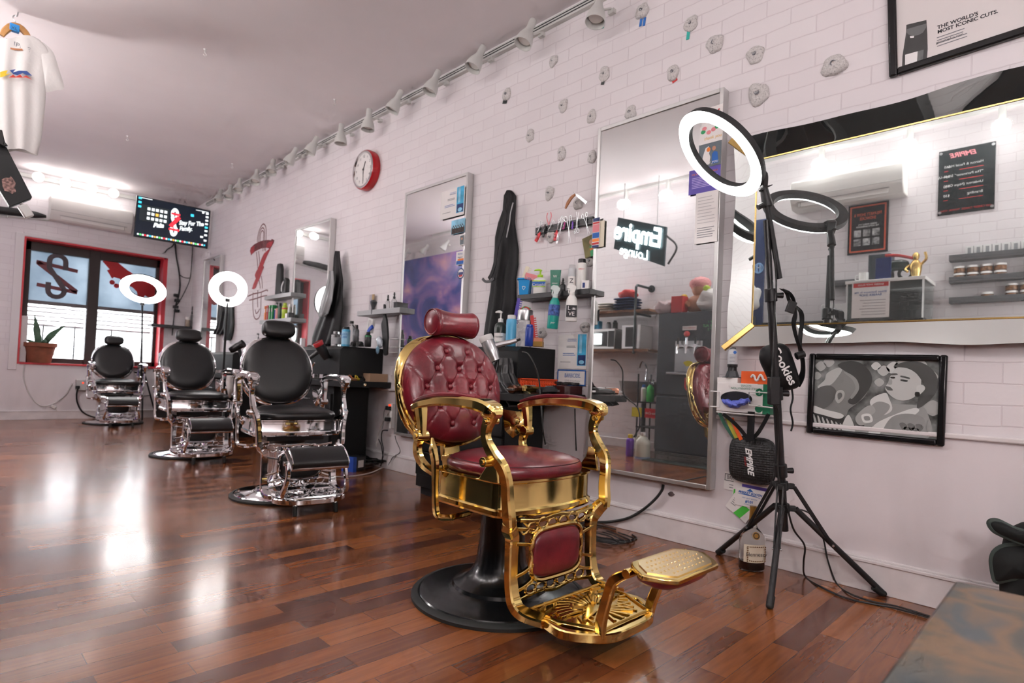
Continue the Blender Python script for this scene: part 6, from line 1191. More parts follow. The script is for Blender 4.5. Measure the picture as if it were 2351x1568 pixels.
t, w, h = card(1721,1143,55,44,-3,.016,'white booth card with blue lettering and the number 101'); text('MARKET BOOTH', h*.16, blue_ink, t, 0, h*.22, .0012, shear=.3, off=.0006); MB().poly([(-w*.42,h*.10),(-w*.2,h*.16),(w*.2,h*.14),(w*.42,h*.06),(w*.2,h*.10),(-w*.2,h*.10)],.001).poly([(-w*.12,h*.32),(0,h*.48),(w*.12,h*.32)],.001).build('blue_swash', blue_ink, t, smooth=False, nrm=False); text('VISIT US AT BOOTH', h*.09, blue_ink, t, 0, -h*.05, .0012); text('#101', h*.2, blue_ink, t, 0, -h*.22, .0012, shear=.1, off=.0006); text('marketbooth.com', h*.07, blue_ink, t, 0, -h*.36, .0012)
# cognac bottle on the floor
bf = fp(1725,1308); k = mpp(bf)
glass = mat('bottle_glass', (.93,.93,.90), .03, trans=1, ior=1.25)
t = thing('cognac_bottle', 'clear cognac bottle with a gold capsule standing on the floor by the tripod', 'bottle', Matrix.Translation(bf) @ RZ(-43)); r_ = 29*k
MB().lathe([(0,.003),(r_*.92,.003),(r_,.012),(r_*1.0,62*k),(r_*1.02,70*k),(r_*.92,79*k),(r_*.60,90*k),(r_*.38,97*k),(r_*.30,104*k),(r_*.28,112*k),(0,112*k)], seg=36, sy=.75).build('bottle_glass', glass, t)
MB().lathe([(0,.008),(r_*.88,.008),(r_*.90,22*k),(0,22*k)], seg=32, sy=.72).build('leftover_drink', mat('cognac', (.10,.03,.015), .2, bump=.3, bs=60), t)
MB().lathe([(r_*.31,104*k),(r_*.30,112*k),(r_*.26,138*k),(r_*.27,145*k),(0,145*k)], seg=24).build('capsule', mat('capsule_gold',(.42,.22,.05),.35,.6), t)
MB().grid(lambda u, v: (r_*1.012*math.sin((u-.5)*2.0), -r_*.762*math.cos((u-.5)*2.0), (22+40*v)*k), 16, 2).build('front_label', cream, t, nrm=False)
text('Hennessy', 13*k, dark_ink, t, M=TR(0,-r_*.775,41*k) @ RX(90), sx=.95); 
lb_ = MB()
for sx in (-1, 1):
    for j in range(9): lb_.ell((sx*20*k, (26+4*j)*k-41*k, 0), (2.0*k,1.6*k,.0004), seg=8, rings=4)
for j in range(8):
    lb_.ell(((-15+4.3*j)*k, -14*k-1.5*k*math.sin(j*.45), 0), (1.8*k,1.5*k,.0004), seg=8, rings=4).ell(((-15+4.3*j)*k, 17*k, 0), (1.6*k,1.2*k,.0004), seg=8, rings=4)
lb_.build('vine_border', mat('label_brown',(.18,.09,.03),.6), t, M=TR(0,-r_*.772,41*k) @ RX(90)); MB().lathe([(0,0),(8.5*k,0),(8.5*k,.001),(0,.001)], TR(0,-r_*.64,82*k) @ RX(70), 24).build('round_seal', mat('capsule_gold',(0,0,0)), t, smooth=False); MB().lathe([(5.0*k,.0012),(7*k,.0012)], TR(0,-r_*.64,82*k) @ RX(70), 24, cap=False).build('seal_ring', dark_ink, t, smooth=False, nrm=False)
# brown bag at the right edge and the table in the foreground
def panel(pts_img, X, label_parts, t, m_, edge_m, puff=.03):
    iv = t.matrix_basis.inverted(); P = catmull([iv @ hit(x, y, 0, X) for x, y in pts_img], 4, True); c_ = sum(P, Vector())/len(P); nr_ = 8; vs, fs = [], []; n = len(P)
    for j in range(nr_):
        f_ = 1-j/nr_
        for p in P: q = c_+(p-c_)*f_; vs.append((q.x, q.y, q.z-puff*(f_*f_)))
    vs.append(tuple(c_)); 
    for j in range(nr_-1): fs += [(j*n+i, j*n+(i+1)%n, (j+1)*n+(i+1)%n, (j+1)*n+i) for i in range(n)]
    fs += [((nr_-1)*n+i, (nr_-1)*n+(i+1)%n, len(vs)-1) for i in range(n)]
    o = MB().add(vs, fs).build(label_parts, m_, t, solid=.012, ang=80); MB().tube([Vector((p.x,p.y,p.z-puff)) for p in P], .010, 8, 1, True).build('piping', edge_m, o); return o
Xb = 2.62
t = thing('backpack', 'black fabric bag with grey-green piping at the right edge behind the table', 'bag', MW(hit(2320,1290,0,Xb)))
pip = mat('piping_greygreen', (.045,.062,.055), .7); velvet = mat('black_velvet', (.008,.010,.010), .8)
iv = t.matrix_basis.inverted()
panel([(2271,1204),(2278,1198),(2292,1200),(2330,1218),(2375,1228),(2420,1228),(2420,1262),(2380,1258),(2345,1248),(2310,1234),(2282,1220)], Xb-.03, 'flap', velvet, pip, .02) if 0 else panel([(2271,1204),(2278,1198),(2292,1200),(2330,1218),(2375,1228),(2420,1228),(2420,1262),(2380,1258),(2345,1248),(2310,1234),(2282,1220)], Xb-.03, 'flap', t, velvet, pip, .02)
panel([(2276,1300),(2278,1280),(2288,1266),(2310,1257),(2360,1256),(2420,1258),(2420,1345),(2370,1336),(2325,1332),(2292,1338),(2283,1335)], Xb, 'front_pocket', t, velvet, pip, .03)
a = iv @ hit(2300,1230,0,Xb+.05); b2 = iv @ hit(2300,1400,0,Xb); MB().ell(iv @ hit(2408,1330,0,Xb+.10), (.13,.19,.085), 3, seg=28, rings=14).build('bag_body', velvet, t)
zt_ = .5; c1 = fp(2220,1338,zt_); c2 = fp(2351,1362,zt_)
def table_mat():
    m, nt, b, new, link = nodes('burl_top'); tc = new('ShaderNodeTexCoord'); nz = new('ShaderNodeTexNoise'); nz.inputs['Scale'].default_value = 7; nz.inputs['Detail'].default_value = 4; nz.inputs['Distortion'].default_value = .5; link(tc.outputs['Object'], nz.inputs['Vector'])
    rp = ramp(new, [(.32, (.012,.020,.026)), (.46, (.055,.045,.032)), (.55, (.16,.085,.035)), (.68, (.040,.050,.058))]); link(nz.outputs['Fac'], rp.inputs[0]); link(rp.outputs[0], b.inputs['Base Color']); b.inputs['Roughness'].default_value = .34; return m
ty0, ty1, tx0, tx1 = -.62, (c1.y+.018), .35, c1.x
t = thing('low_table', 'mottled brown and blue-grey low table in the near right corner', 'table', TR((tx0+tx1)/2, (ty0+ty1)/2, 0) @ RZ(0)); tw, tl = tx1-tx0, ty1-ty0
MB().box((0,0,zt_-.022), (tw,tl,.044)).build('tabletop', table_mat(), t, bev=.006)
for sx in (-1, 1):
    for sy in (-1, 1): MB().box((sx*(tw/2-.06), sy*(tl/2-.06), (zt_-.044)/2), (.05,.05,zt_-.044)).build('leg', blackmetal, t, bev=.003)
# other ring lights
def far_ring(px, py, rpx, tpx, d, face, base_xy, label, slabel, leg=.30):
    c_ = onray(px, py, d); k = mpp(c_); n = (CAM-c_).normalized()*face[0]+RT*face[1]+UP*face[2]
    r_ = ring_light(c_, n, Vector((0,0,1)), rpx*k, tpx*k, label)
    B = Vector((c_.x+base_xy[0], c_.y+base_xy[1], 0)); s_ = thing('light_stand', slabel, 'tripod', Matrix.Translation(B))
    tp = c_-B-Vector((0,0,rpx*k)); MB().cyl((0,0,.28), tp, .012, seg=12).build('pole', blackmetal, s_); MB().cyl((0,0,.70), (0,0,.78), .02, seg=12).build('clamp_collar', black, s_); MB().cyl((0,0,.64), (0,0,.68), .03, seg=12).build('hub', black, s_)
    for q in range(3):
        a = 2*math.pi*q/3+.4; MB().cyl((.03*math.cos(a),.03*math.sin(a),.66), (leg*math.cos(a),leg*math.sin(a),.012), .011, seg=10).build('leg', blackmetal, s_); MB().cyl((.02*math.cos(a),.02*math.sin(a),.34), (leg*.5*math.cos(a),leg*.5*math.sin(a),.35), .006, seg=8).build('brace', blackmetal, s_)
    iv = r_.matrix_basis.inverted(); MB().bar([iv @ (B+tp), iv @ (B+tp+Vector((0,0,.04)))], .05, .03, n=0).build('ring_bracket', black, r_); return r_
far_ring(524, 664, 30, 10, 6.3, (1,.0,.05), (.03,.12), 'round-on ring light in front of the red wall mural', 'black stand of the ring light by the red wall mural', .22)
far_ring(329, 664, 37, 9, 8.3, (.75,-.2,-.75), (.08,.12), 'oval-looking ring light in front of the window', 'black tripod of the ring light in front of the window', .25)
# ================================================================ back wall: air conditioner, screen, bulbs, plant, cords
acw = mat('ac_white', (.76,.74,.71), .4); acs = mat('ac_shadow', (.30,.29,.28), .5)
def air_con(M, w, h, d, label):
    t = thing('air_conditioner', label, 'air conditioner', M)
    MB().prism([(0,h/2),(d*.75,h/2),(d,h*.40),(d,-h*.22),(d*.72,-h*.5),(0,-h*.5)], w, Matrix(((0,0,1,-w/2),(0,1,0,0),(1,0,0,0),(0,0,0,1)))).build('ac_body', acw, t, bev=.008)
    MB().box((0,-h*.12,d+.0005), (w*.985,.004,.003)).build('panel_seam', acs, t, smooth=False)
    MB().box((w*.02,-h*.345,d*.885), (w*.80,h*.20,.006)).build('louver', acw, t, M=RX(0), bev=.002); MB().box((w*.02,-h*.29,d*.93), (w*.82,.005,.01)).box((w*.40,-h*.345,d*.90), (.006,h*.2,.01)).build('louver_gap', acs, t, smooth=False)
    return t
a, b2 = bp(115,455,.1), bp(301,515,.1); cx, cz = (a.x+b2.x)/2, (bp(210,469,.1).z+bp(208,520,.1).z)/2
air_con(MB_(Vector((cx, L, cz))), b2.x-a.x, bp(210,469,.1).z-bp(208,522,.1).z, .21, 'white split air conditioner on the back wall above the window')
# wall screen, tilted out
SO = .72; tl, tr_, bl2, br2 = bp(313,458,SO), bp(481,476,SO), bp(315,549,SO), bp(481,567,SO); cx, cz = (tl.x+tr_.x)/2, (tl.z+bl2.z+tr_.z+br2.z)/4; tw, th_ = tr_.x-tl.x, (tl.z-bl2.z+tr_.z-br2.z)/2
t = thing('wall_screen', 'large black computer screen in the back corner showing white script lettering', 'screen', MB_(Vector((cx, L-SO, cz))) @ RX(5) @ RY(-3))
MB().box((0,0,0), (tw,th_,.04)).build('screen_case', black, t, bev=.004); MB().rect(-tw*.49,-th_*.47,tw*.49,th_*.48,.0215).build('display', mat('display_dark',(.006,.012,.022),.25,emit=.6,ecol=(.006,.013,.026)), t, smooth=False, nrm=False)
glow = lambda nm, c, e=1.3: mat('glow_'+nm, c, .5, emit=e)
gw_, gc, gg, gr2, go = glow('white',(.85,.93,.93)), glow('cyan',(.05,.65,.85)), glow('green',(.1,.8,.2)), glow('red',(.9,.03,.05)), glow('orange',(.9,.5,.08))
def ic(x, y, w, h, m_, nm='icon', z=.0225): return MB().rect((x-w/2-.5)*tw, (.5-y-h/2)*th_, (x+w/2-.5)*tw, (.5-y+h/2)*th_, z).build(nm, m_, t, smooth=False, nrm=False)
MB().rect((.05-.5)*tw,(.5-.58)*th_,(.43-.5)*tw,(.5-.19)*th_,.022).build('file_window', mat('window_dark',(.02,.03,.035),.3,emit=.5,ecol=(.02,.03,.035)), t, smooth=False, nrm=False)
for i in range(5):
    for j in range(3): ic(.165+.055*i, .27+.115*j, .038, .068, go if (i, j) == (2, 1) else gw_)
for y in (.05,.15,.25): ic(.045, y, .04, .05, gc)
for y in (.10,.19,.28,.37,.55,.66,.80): ic(.955, y, .04, .045, gw_)
ic(.955,.46,.04,.05,gc); ic(.745,.22,.045,.06,gc); ic(.90,.40,.035,.05,gw_); ic(.90,.72,.04,.05,gw_); ic(.895,.09,.03,.06,gw_)
for i in range(30): ic(.05+.031*i, .925, .022, .04, [gw_,gc,gw_,go,gw_,gg,gw_,gr2][(i*5) % 8])
ic(.12,.035,.16,.014,gw_,'menu_line'); ic(.88,.06,.18,.014,gw_,'menu_line')
tp_ = lambda pts: [((x-.5)*tw, (.5-y)*th_, .024) for x, y in pts]
MB().bar(tp_([(.495,.38),(.48,.34),(.475,.24),(.495,.17),(.52,.17),(.54,.24),(.535,.36)]), .04, .003, up=(0,0,1), n=4).bar(tp_([(.475,.36),(.505,.50),(.535,.64)]), .04, .003, up=(0,0,1), n=0).bar(tp_([(.478,.62),(.478,.72),(.495,.79),(.52,.79),(.538,.72),(.538,.62)]), .04, .003, up=(0,0,1), n=4).build('clip_emblem', gw_, t, smooth=False)
MB().bar(tp_([(.46,.27),(.58,.28)]), .03, .003, up=(0,0,1), n=0).bar(tp_([(.57,.33),(.46,.60)]), .05, .003, up=(0,0,1), n=0).bar(tp_([(.44,.66),(.58,.67)]), .03, .003, up=(0,0,1), n=0).build('red_blade', gr2, t, smooth=False, M=TR(0,0,.003))
text('Pain', .075, gw_, t, (.30-.5)*tw, (.5-.63)*th_, .024, shear=.35, off=.006, rot=8); text('Stay For The\nFamily.', .085, gw_, t, (.575-.5)*tw, (.5-.54)*th_, .024, 'LEFT', shear=.3, off=.003, rot=8, sx=.72)
MB().bar([(0,-.02,-.02),(0,-.02,-.09)], .18, .12, up=(0,1,0), n=0).bar([(0,-.05,-.08),(-.12,-.09,-.36),(0,-.12,-.70)], .05, .06, n=0).build('wall_bracket', blackmetal, t)
# bulbs along the ceiling line
lt = [bp(x, y, .20) for x, y in ((88,403),(151,417),(211,431),(261,441))]
rl_ = thing('lamp_bar', 'white bar under the ceiling carrying four glowing round bulbs', 'light', TR((lt[0].x+lt[3].x)/2, L, min(lt[0].z, H-.10)))
MB().box((-.05,-.02,.03), (lt[3].x-lt[0].x+.9,.04,.05)).build('bar_body', rw, rl_, bev=.003)
for i, p in enumerate(lt):
    q = thing('globe_bulb', 'glowing round bulb, %s from the left over the air conditioner' % ('first','second','third','fourth')[i], 'bulb', TR(p.x, p.y, rl_.location.z), 'round bulbs over the air conditioner'); MB().ell((0,0,0), (.062,.062,.062), 2, seg=24, rings=14).build('globe', bulb_low, q); MB().cyl((0,.05,0), (0,.165,.02), .028, seg=14).build('socket', rw, q)
    light('POINT', (p.x, p.y-.09, rl_.location.z-.03), 2.5, (1,.95,.92), .05, name='bulb_light')
# plant on the sill
pp = bp(92,838,.05); sz = wb+.024; pp = Vector((pp.x, L+.08, sz)); k = mpp(bp(92,800,0)); tc_ = mat('terracotta', (.24,.075,.04), .75, var=.2, vs=12); leaf = mat('snake_leaf', (.035,.085,.045), .4, var=.5, vs=14)
t = thing('potted_plant', 'snake plant in a terracotta pot on the window sill', 'plant', Matrix.Translation(pp))
MB().lathe([(0,0),(22*k,0),(29*k,36*k),(32*k,37*k),(32*k,46*k),(28*k,46*k),(27*k,40*k),(0,40*k)], seg=28).build('pot', tc_, t); MB().lathe([(0,41*k),(27*k,41*k)], seg=20).build('soil', mat('soil',(.03,.018,.012),.9), t, nrm=False)
for i, (dx, dz, w_, bx) in enumerate(((-9,70,9,-4),(-6,40,8,-2),(40,52,9,6),(30,40,7,4),(-26,14,5,-6),(14,20,6,2))):
    MB().bar([(bx*k,0,40*k),((bx+dx*.35)*k,-.01*i,(40+dz*.5)*k),((bx+dx)*k,.01*i,(40+dz)*k)], w_*k*1.4, .006, up=(0,1,0), n=6, scale=[(.8,1),(1.1,1),(.08,1)]).build('leaf', leaf, t)
p = bp(49,800,.03); tag(MB().box((0,0,0), (.10,.07,.62)).build('sill_box', mat('pale_box',(.55,.52,.52),.6), None, bev=.004, M=TR(bp(50,800).x, L-.04+.10, sz+.31)), 'tall pale narrow box at the left end of the window sill', 'box')
# wall box and cords
ob = bp(187,884,.05); k = mpp(ob); t = thing('wall_outlet', 'grey outlet box with a small red light under the window', 'outlet', MB_(Vector((ob.x, L, ob.z)))); MB().box((0,0,.04), (20*k,24*k,.08)).build('box_body', mat('outlet_grey',(.55,.53,.52),.5), t, bev=.004); MB().ell((2*k,5*k,.082), (2*k,2*k,.006), seg=10, rings=6).build('pilot_light', mat('neon_red',(0,0,0)), t); MB().box((-8*k,-5*k,.09), (8*k,7*k,.03)).build('plug', black, t, bev=.003)
cable([bp(180,888,.1),bp(176,905,.08),bp(178,925,.05),bp(190,946,.05),fp(215,957,.02),fp(250,958,.02)], .010, 'black cord from the outlet box to the floor')
cable([bp(55,836,.01),bp(54,870,.01),bp(70,910,.01),bp(95,932,.01),bp(125,925,.01),bp(150,905,.01),bp(165,880,.01)], .006, 'thin pale wire looping below the window', cable_w); t = thing('wire_plug', 'small white plug hanging on the wire near the back baseboard', 'plug', MB_(bp(122,934,.02), R(-30))); MB().box((0,0,0), (.06,.04,.03)).build('plug_body', white, t, bev=.004)
for pts, r_, lb in (([(402,558),(405,590),(411,625),(413,660),(407,690),(402,705)],.012,'thick black cord bundle hanging from the screen'),([(455,566),(448,600),(436,640),(424,670),(410,695),(404,702)],.006,'long slanting black cord right of the screen cord bundle'),([(410,628),(420,636),(435,638),(462,632)],.006,'black cord sagging between the bundle and the corner'),([(400,558),(395,566),(385,572),(378,580)],.008,'short black cord left of the screen bracket'),([(402,705),(398,740),(395,770)],.008,'black cord dropping below the outlet cluster')):
    cable([bp(x, y, .03) for x, y in pts], r_, lb)
t = thing('outlet_cluster', 'cluster of black plugs on the wall under the screen', 'plugs', MB_(bp(403,696,.03))); 
for i, y in enumerate((.12,.04,-.06,-.12)): MB().box((.015*(i % 2),y,.02), (.07,.045,.05)).build('plug', black, t, bev=.004)
zc_ = bp(437,750,.2).z; o = MB().box((W-.30, L-.11, zc_-.02), (.55,.22,.04)).build('floating_shelf', shelf_bk, None, bev=.003); tag(o, 'black corner shelf on the back wall by the farthest mirror', 'shelf')
for px, hp, wp_, kd, m_, cp_, lb in ((453,38,8,'can',mat('can_sky_b',(.03,.24,.60),.3),black,'blue can on the black corner shelf'),(440,48,9,'dropper',clear,black,'clear bottle with a tall black top on the corner shelf'),(430,22,9,'jar',mat('jar_tan',(.35,.28,.22),.4),white,'tan jar on the corner shelf')):
    p = bp(px,750,.10); p.z = zc_; k = mpp(p); bottle(kd, {'can':'spray_can','dropper':'spray_vial','jar':'cream_jar'}[kd], lb, 'can' if kd == 'can' else 'bottle', p, hp*k, wp_*k/2, m_, cp_, rz=0)
# ceiling hooks
hk = mat('hook_white', (.75,.73,.72), .4)
for i, (px, py) in enumerate(((471,113),(293,312),(769,228),(533,376))):
    p = hit(px, py, 2, H); tag(MB().lathe([(0,0),(.014,0),(.010,-.012),(0,-.014)], seg=12).tube([(0,0,-.01),(0,0,-.03),(.012,0,-.042),(.0,0,-.055),(-.012,0,-.045)], .003, 6).build('ceiling_hook', hk, None, M=Matrix.Translation(p)), 'small white ceiling hook, %s' % ('nearest the middle of the ceiling','left of the middle, toward the window','close to the track lamps','far hook above the track lamps')[i], 'hook')
# T-shirt on a hanger from the ceiling
hp_ = hit(42,28,2,H); Ys = hp_.y; S = lambda x, y, dy=0: hit(x, y, 1, Ys+dy)
h_t = thing('clothes_hanger', 'wooden clothes hanger with a blue size tag hung from the ceiling', 'hanger', Matrix.Translation(hp_)); iv = h_t.matrix_basis.inverted(); wood = mat('hanger_wood', (.42,.21,.07), .4, var=.2, vs=20)
MB().bar([iv @ S(x,y) for x,y in ((4,82),(12,71),(24,62),(34,60),(46,64),(58,75),(69,90))], .035, .03, up=(0,-1,0), n=5, scale=[.8,1.1,1.2,1.2,1.2,1.1,.8]).build('hanger_arms', wood, h_t); MB().tube([iv @ S(x,y) for x,y in ((35,60),(35,50),(31,44),(30,38),(34,35),(39,37))]+[iv @ hp_], .004, 8).build('hanger_hook', steel, h_t); MB().box((0,0,0), (.055,.04,.05)).build('size_tag', mat('tag_blue',(.03,.25,.62),.4), h_t, bev=.004, M=iv @ Matrix.Translation(S(33,65)))
text('XL', .03, dark_ink, h_t, M=iv @ Matrix.Translation(S(33,65,-.025)) @ RX(90))
sh = thing('t_shirt', 'white T-shirt with a multicolour graffiti print hanging at upper left', 'T-shirt', Matrix.Translation(S(35,200))); iv = sh.matrix_basis.inverted()
cot = mat('white_cotton', (.80,.775,.755), .85, bump=.15, bs=40, sheen=.1)
rows = [(84,-62,78),(92,-70,92),(108,-80,108),(125,-86,118),(160,-78,108),(205,-76,106),(240,-74,104),(280,-72,100),(320,-70,94),(352,-66,86)]
def shirt(u, v, s):
    x = v*(len(rows)-1); i = min(int(x), len(rows)-2); f = x-i; y, l, r = [rows[i][k]*(1-f)+rows[i+1][k]*f for k in range(3)]
    e = math.sin(math.pi*u); dz = .045*e**.5+.012*(v**.7)*math.sin(u*26+2*math.sin(v*3))*e
    yy = y+(14*math.exp(-((u-.53)/.18)**2)*(1-v)**14 if s > 0 else 5*math.exp(-((u-.53)/.18)**2)*(1-v)**14) + 8*v*math.sin(u*7)*(v > .8)
    p = S(l+(r-l)*u, yy); return iv @ Vector((p.x, p.y-s*dz, p.z))
for s in (1, -1): MB().grid(lambda u, v: shirt(u, v, s), 48, 40).build('shirt_front' if s > 0 else 'shirt_back', cot, sh, ang=80)
for pts in ([(76,90),(100,98),(122,120),(136,160),(147,202),(128,207),(104,212),(98,190),(86,150),(78,115)],):
    for dy in (-.03, .03):
        P = catmull([iv @ S(x, y) for x, y in pts], 3, True); c_ = sum(P, Vector())/len(P); vs = [(p.x, p.y, p.z) for p in P]+[(c_.x, c_.y+dy*1.5, c_.z)]; n = len(P); MB().add(vs, [(i, (i+1) % n, n) for i in range(n)]).build('sleeve', cot, sh, ang=80)
pr_ = lambda pts: [iv @ S(x, y, -.075) for x, y in pts]
for pts, c, nm in (([(0,165),(8,163),(18,161),(14,170),(26,168),(8,176),(0,178)],(.75,.52,.03),'yellow_print'),([(22,161),(36,159),(30,166),(44,162),(62,163),(74,174),(60,172),(52,168),(40,173),(30,170)],(.03,.07,.25),'blue_print'),([(20,178),(30,171),(36,176),(46,171),(52,177),(60,173),(74,183),(60,178),(46,178)],(.55,.05,.03),'red_print')):
    MB().add([tuple(p) for p in pr_(pts)], [tuple(range(len(pts)))]).build(nm, mat(nm, c, .6), sh, smooth=False, nrm=False)
P_ = pr_([(42,104)]); text('EMPIRE', .045, grey_ink, sh, M=Matrix.Translation(iv @ S(41,104,-.04)) @ RX(90) @ RZ(-6)); MB().bar([iv @ S(x,y,-.045) for x,y in ((20,110),(34,113),(52,114))], .012, .002, up=(0,-1,0), n=3).build('neck_tape', mat('tape_tan',(.45,.18,.08),.7), sh)
# black case with a sticker, hanging by the shirt, and its white adapter; pole on the back wall
Yc = 4.2; Q = lambda x, y, dy=0: hit(x, y, 1, Yc+dy)
t = thing('hanging_monitor', 'black flat panel with a faded pink sticker at the left edge', 'monitor', Matrix.Translation(Q(20,390))); iv = t.matrix_basis.inverted(); ol = [(-70,255),(-30,270),(4,316),(74,452),(72,456),(26,474),(22,473),(-8,425),(-70,330)]
f_ = [iv @ Q(*p) for p in ol]; n = len(f_); MB().add([tuple(p) for p in f_]+[(p.x,p.y+.05,p.z) for p in f_], [tuple(range(n)), tuple(range(n,2*n))[::-1]]+[(i,(i+1)%n,n+(i+1)%n,n+i) for i in range(n)]).build('panel_case', matte_black, t, bev=.006, smooth=False)
MB().add([tuple(iv @ Q(x,y,-.004)) for x,y in ((4,412),(12,408),(22,408),(24,404),(30,410),(36,420),(34,430),(37,440),(28,445),(20,440),(10,438),(6,428))], [tuple(range(12))]).build('sticker', mat('sticker_pink',(.30,.17,.15),.6,var=.9,vs=70), t, smooth=False, nrm=False)
MB().bar([iv @ Q(-4,300,-.02), iv @ Q(4,330,-.02), iv @ Q(12,330,-.02)], .03, .04, up=(0,-1,0), n=3).build('hinge', black, t)
MB().tube([iv @ Q(48,463,.02), iv @ Q(51,474,.02)], .008, 8, 0).box(iv @ Q(60,485,.02), (.001,.001,.001)).build('adapter_cable', white, t); MB().box((0,0,0), (.045,.04,.07)).build('adapter', white, t, bev=.006, M=iv @ Matrix.Translation(Q(59,485,.02)) @ RY(-32))
MB().cyl(iv @ Q(-20,262,.04), iv @ Q(-20,40,.04), .02, seg=12).build('ceiling_mount', black, t)
pt = [bp(-40,478,.05),bp(40,487,.05),bp(80,493,.05),bp(106,497,.05)]; tag(MB().tube(pt, [.05,.05,.045,.02], 12).build('padded_pole', matte_black), 'black padded pole lying on the pipe at the left of the back wall', 'pole')
tag(MB().tube([bp(-60,492,.03),bp(20,497,.03),bp(70,501,.03),bp(112,506,.03)], .012, 10).tube([bp(17,490,.03),bp(16,500,.05)], .008, 8, 0).build('wall_pipe', rw), 'thin white pipe along the left of the back wall', 'pipe'); MB_
# ================================================================ the left side of the shop, seen in the wall mirrors
M2, MBG = .053, .03
def l2(x, y, X=XL): return lp(x, y, X, M2)
def lb(x, y, X=XL): return lp(x, y, X, MBG)
def lrect(f, x0, y0, x1, y1, X=XL):                                  # rectangle on a plane of the left side from a reflected box
    a, b, c, d = f(x0,y0,X), f(x1,y0,X), f(x0,y1,X), f(x1,y1,X)
    ym = (a.y+b.y+c.y+d.y)/4; zt = (a.z+b.z)/2; zb = (c.z+d.z)/2
    return Vector((X, ym, (zt+zb)/2)), abs((a.y+c.y)/2-(b.y+d.y)/2), zt-zb
def lboard(name, label, cat, f, box, m, th=.015, X=XL, group=None, bev=.002):
    c, w, h = lrect(f, *box, X); t = thing(name, label, cat, ML(c), group); MB().box((0,0,th/2), (w,h,th)).build('board', m, t, bev=bev); return t, w, h
# rail with lit bulbs and a few unlit heads
rl2 = thing('track_rail', 'white track light rail along the left side of the ceiling', 'track light', TR(-.55, 4.0, H-.018)); MB().box((0,0,0), (.04,8.6,.034)).build('rail_body', rw, rl2, bev=.002)
BL = [(l2(1403,487,-.55),'fourth'),(l2(1460,480,-.55),'third'),(l2(1510,473,-.55),'second'),(lb(1925,340,-.55),'nearest'),(lb(2140,285,-.55),'one beside the menu')]
for i, y in enumerate((.55, 1.20, 1.95, 2.9, 3.65, 4.25, 5.1, 6.2, 7.2)):
    q = thing('globe_bulb', 'glowing round bulb on the left ceiling rail, number %s counted from the camera end' % ('one','two','three','four','five','six','seven','eight','nine')[i], 'bulb', TR(-.55, y, 3.13), 'round bulbs on the left rail'); MB().ell((0,0,0), (.055,.055,.055), 2, seg=20, rings=12).build('globe', bulb, q); MB().cyl((0,0,.045), (0,0,.20), .026, .03, 14).build('socket', rw, q)
    light('POINT', (-.47, y, 3.10), 18, (1,.955,.945), .06, name='bulb_light')
for i, y in enumerate((8.0, 8.6, 9.2)): lamp_head(0, 0, -25, 20, 'unlit white lamp head over the galaxy mural, %s' % ('nearest','middle','farthest')[i], M=ML(Vector((XL, y, 3.10))))
# galaxy wall
def galaxy_mat():
    m, nt, b, new, link = nodes('galaxy_print'); tc = new('ShaderNodeTexCoord'); nz = new('ShaderNodeTexNoise'); nz.inputs['Scale'].default_value = 1.1; nz.inputs['Detail'].default_value = 7; nz.inputs['Distortion'].default_value = .8; link(tc.outputs['Object'], nz.inputs['Vector'])
    rp = ramp(new, [(.30, (.015,.03,.14)), (.42, (.07,.08,.34)), (.52, (.32,.18,.48)), (.61, (.70,.36,.48)), (.74, (.95,.80,.82))]); link(nz.outputs['Fac'], rp.inputs[0])
    v = new('ShaderNodeTexVoronoi'); v.inputs['Scale'].default_value = 9; link(tc.outputs['Object'], v.inputs['Vector']); s = new('ShaderNodeMapRange'); s.inputs[1].default_value = .07; s.inputs[2].default_value = .02; link(v.outputs['Distance'], s.inputs[0])
    mx = new('ShaderNodeMix'); mx.data_type = 'RGBA'; link(s.outputs[0], mx.inputs[0]); link(rp.outputs[0], mx.inputs[6]); mx.inputs[7].default_value = (.9,.88,.95,1); link(mx.outputs[2], b.inputs['Base Color']); b.inputs['Roughness'].default_value = .25; return m
t = thing('galaxy_mural', 'blue and purple galaxy wallpaper on the left wall, seen in the certificate mirror', 'mural', ML(Vector((XL+.003, 8.2, 1.75)))); MB().box((0,0,.004), (3.6,2.5,.008)).build('mural_sheet', galaxy_mat(), t, smooth=False)
t = thing('door_frame', 'black doorway beside the galaxy mural, seen in the certificate mirror', 'door', ML(Vector((XL, 6.95, 1.05)))); frame_bars(MB(), .95, 2.1, .07, .0, .05).build('frame', matte_black, t, bev=.003); MB().box((0,0,.012), (.81,1.96,.02)).build('leaf', mat('door_dark',(.03,.03,.035),.4), t)
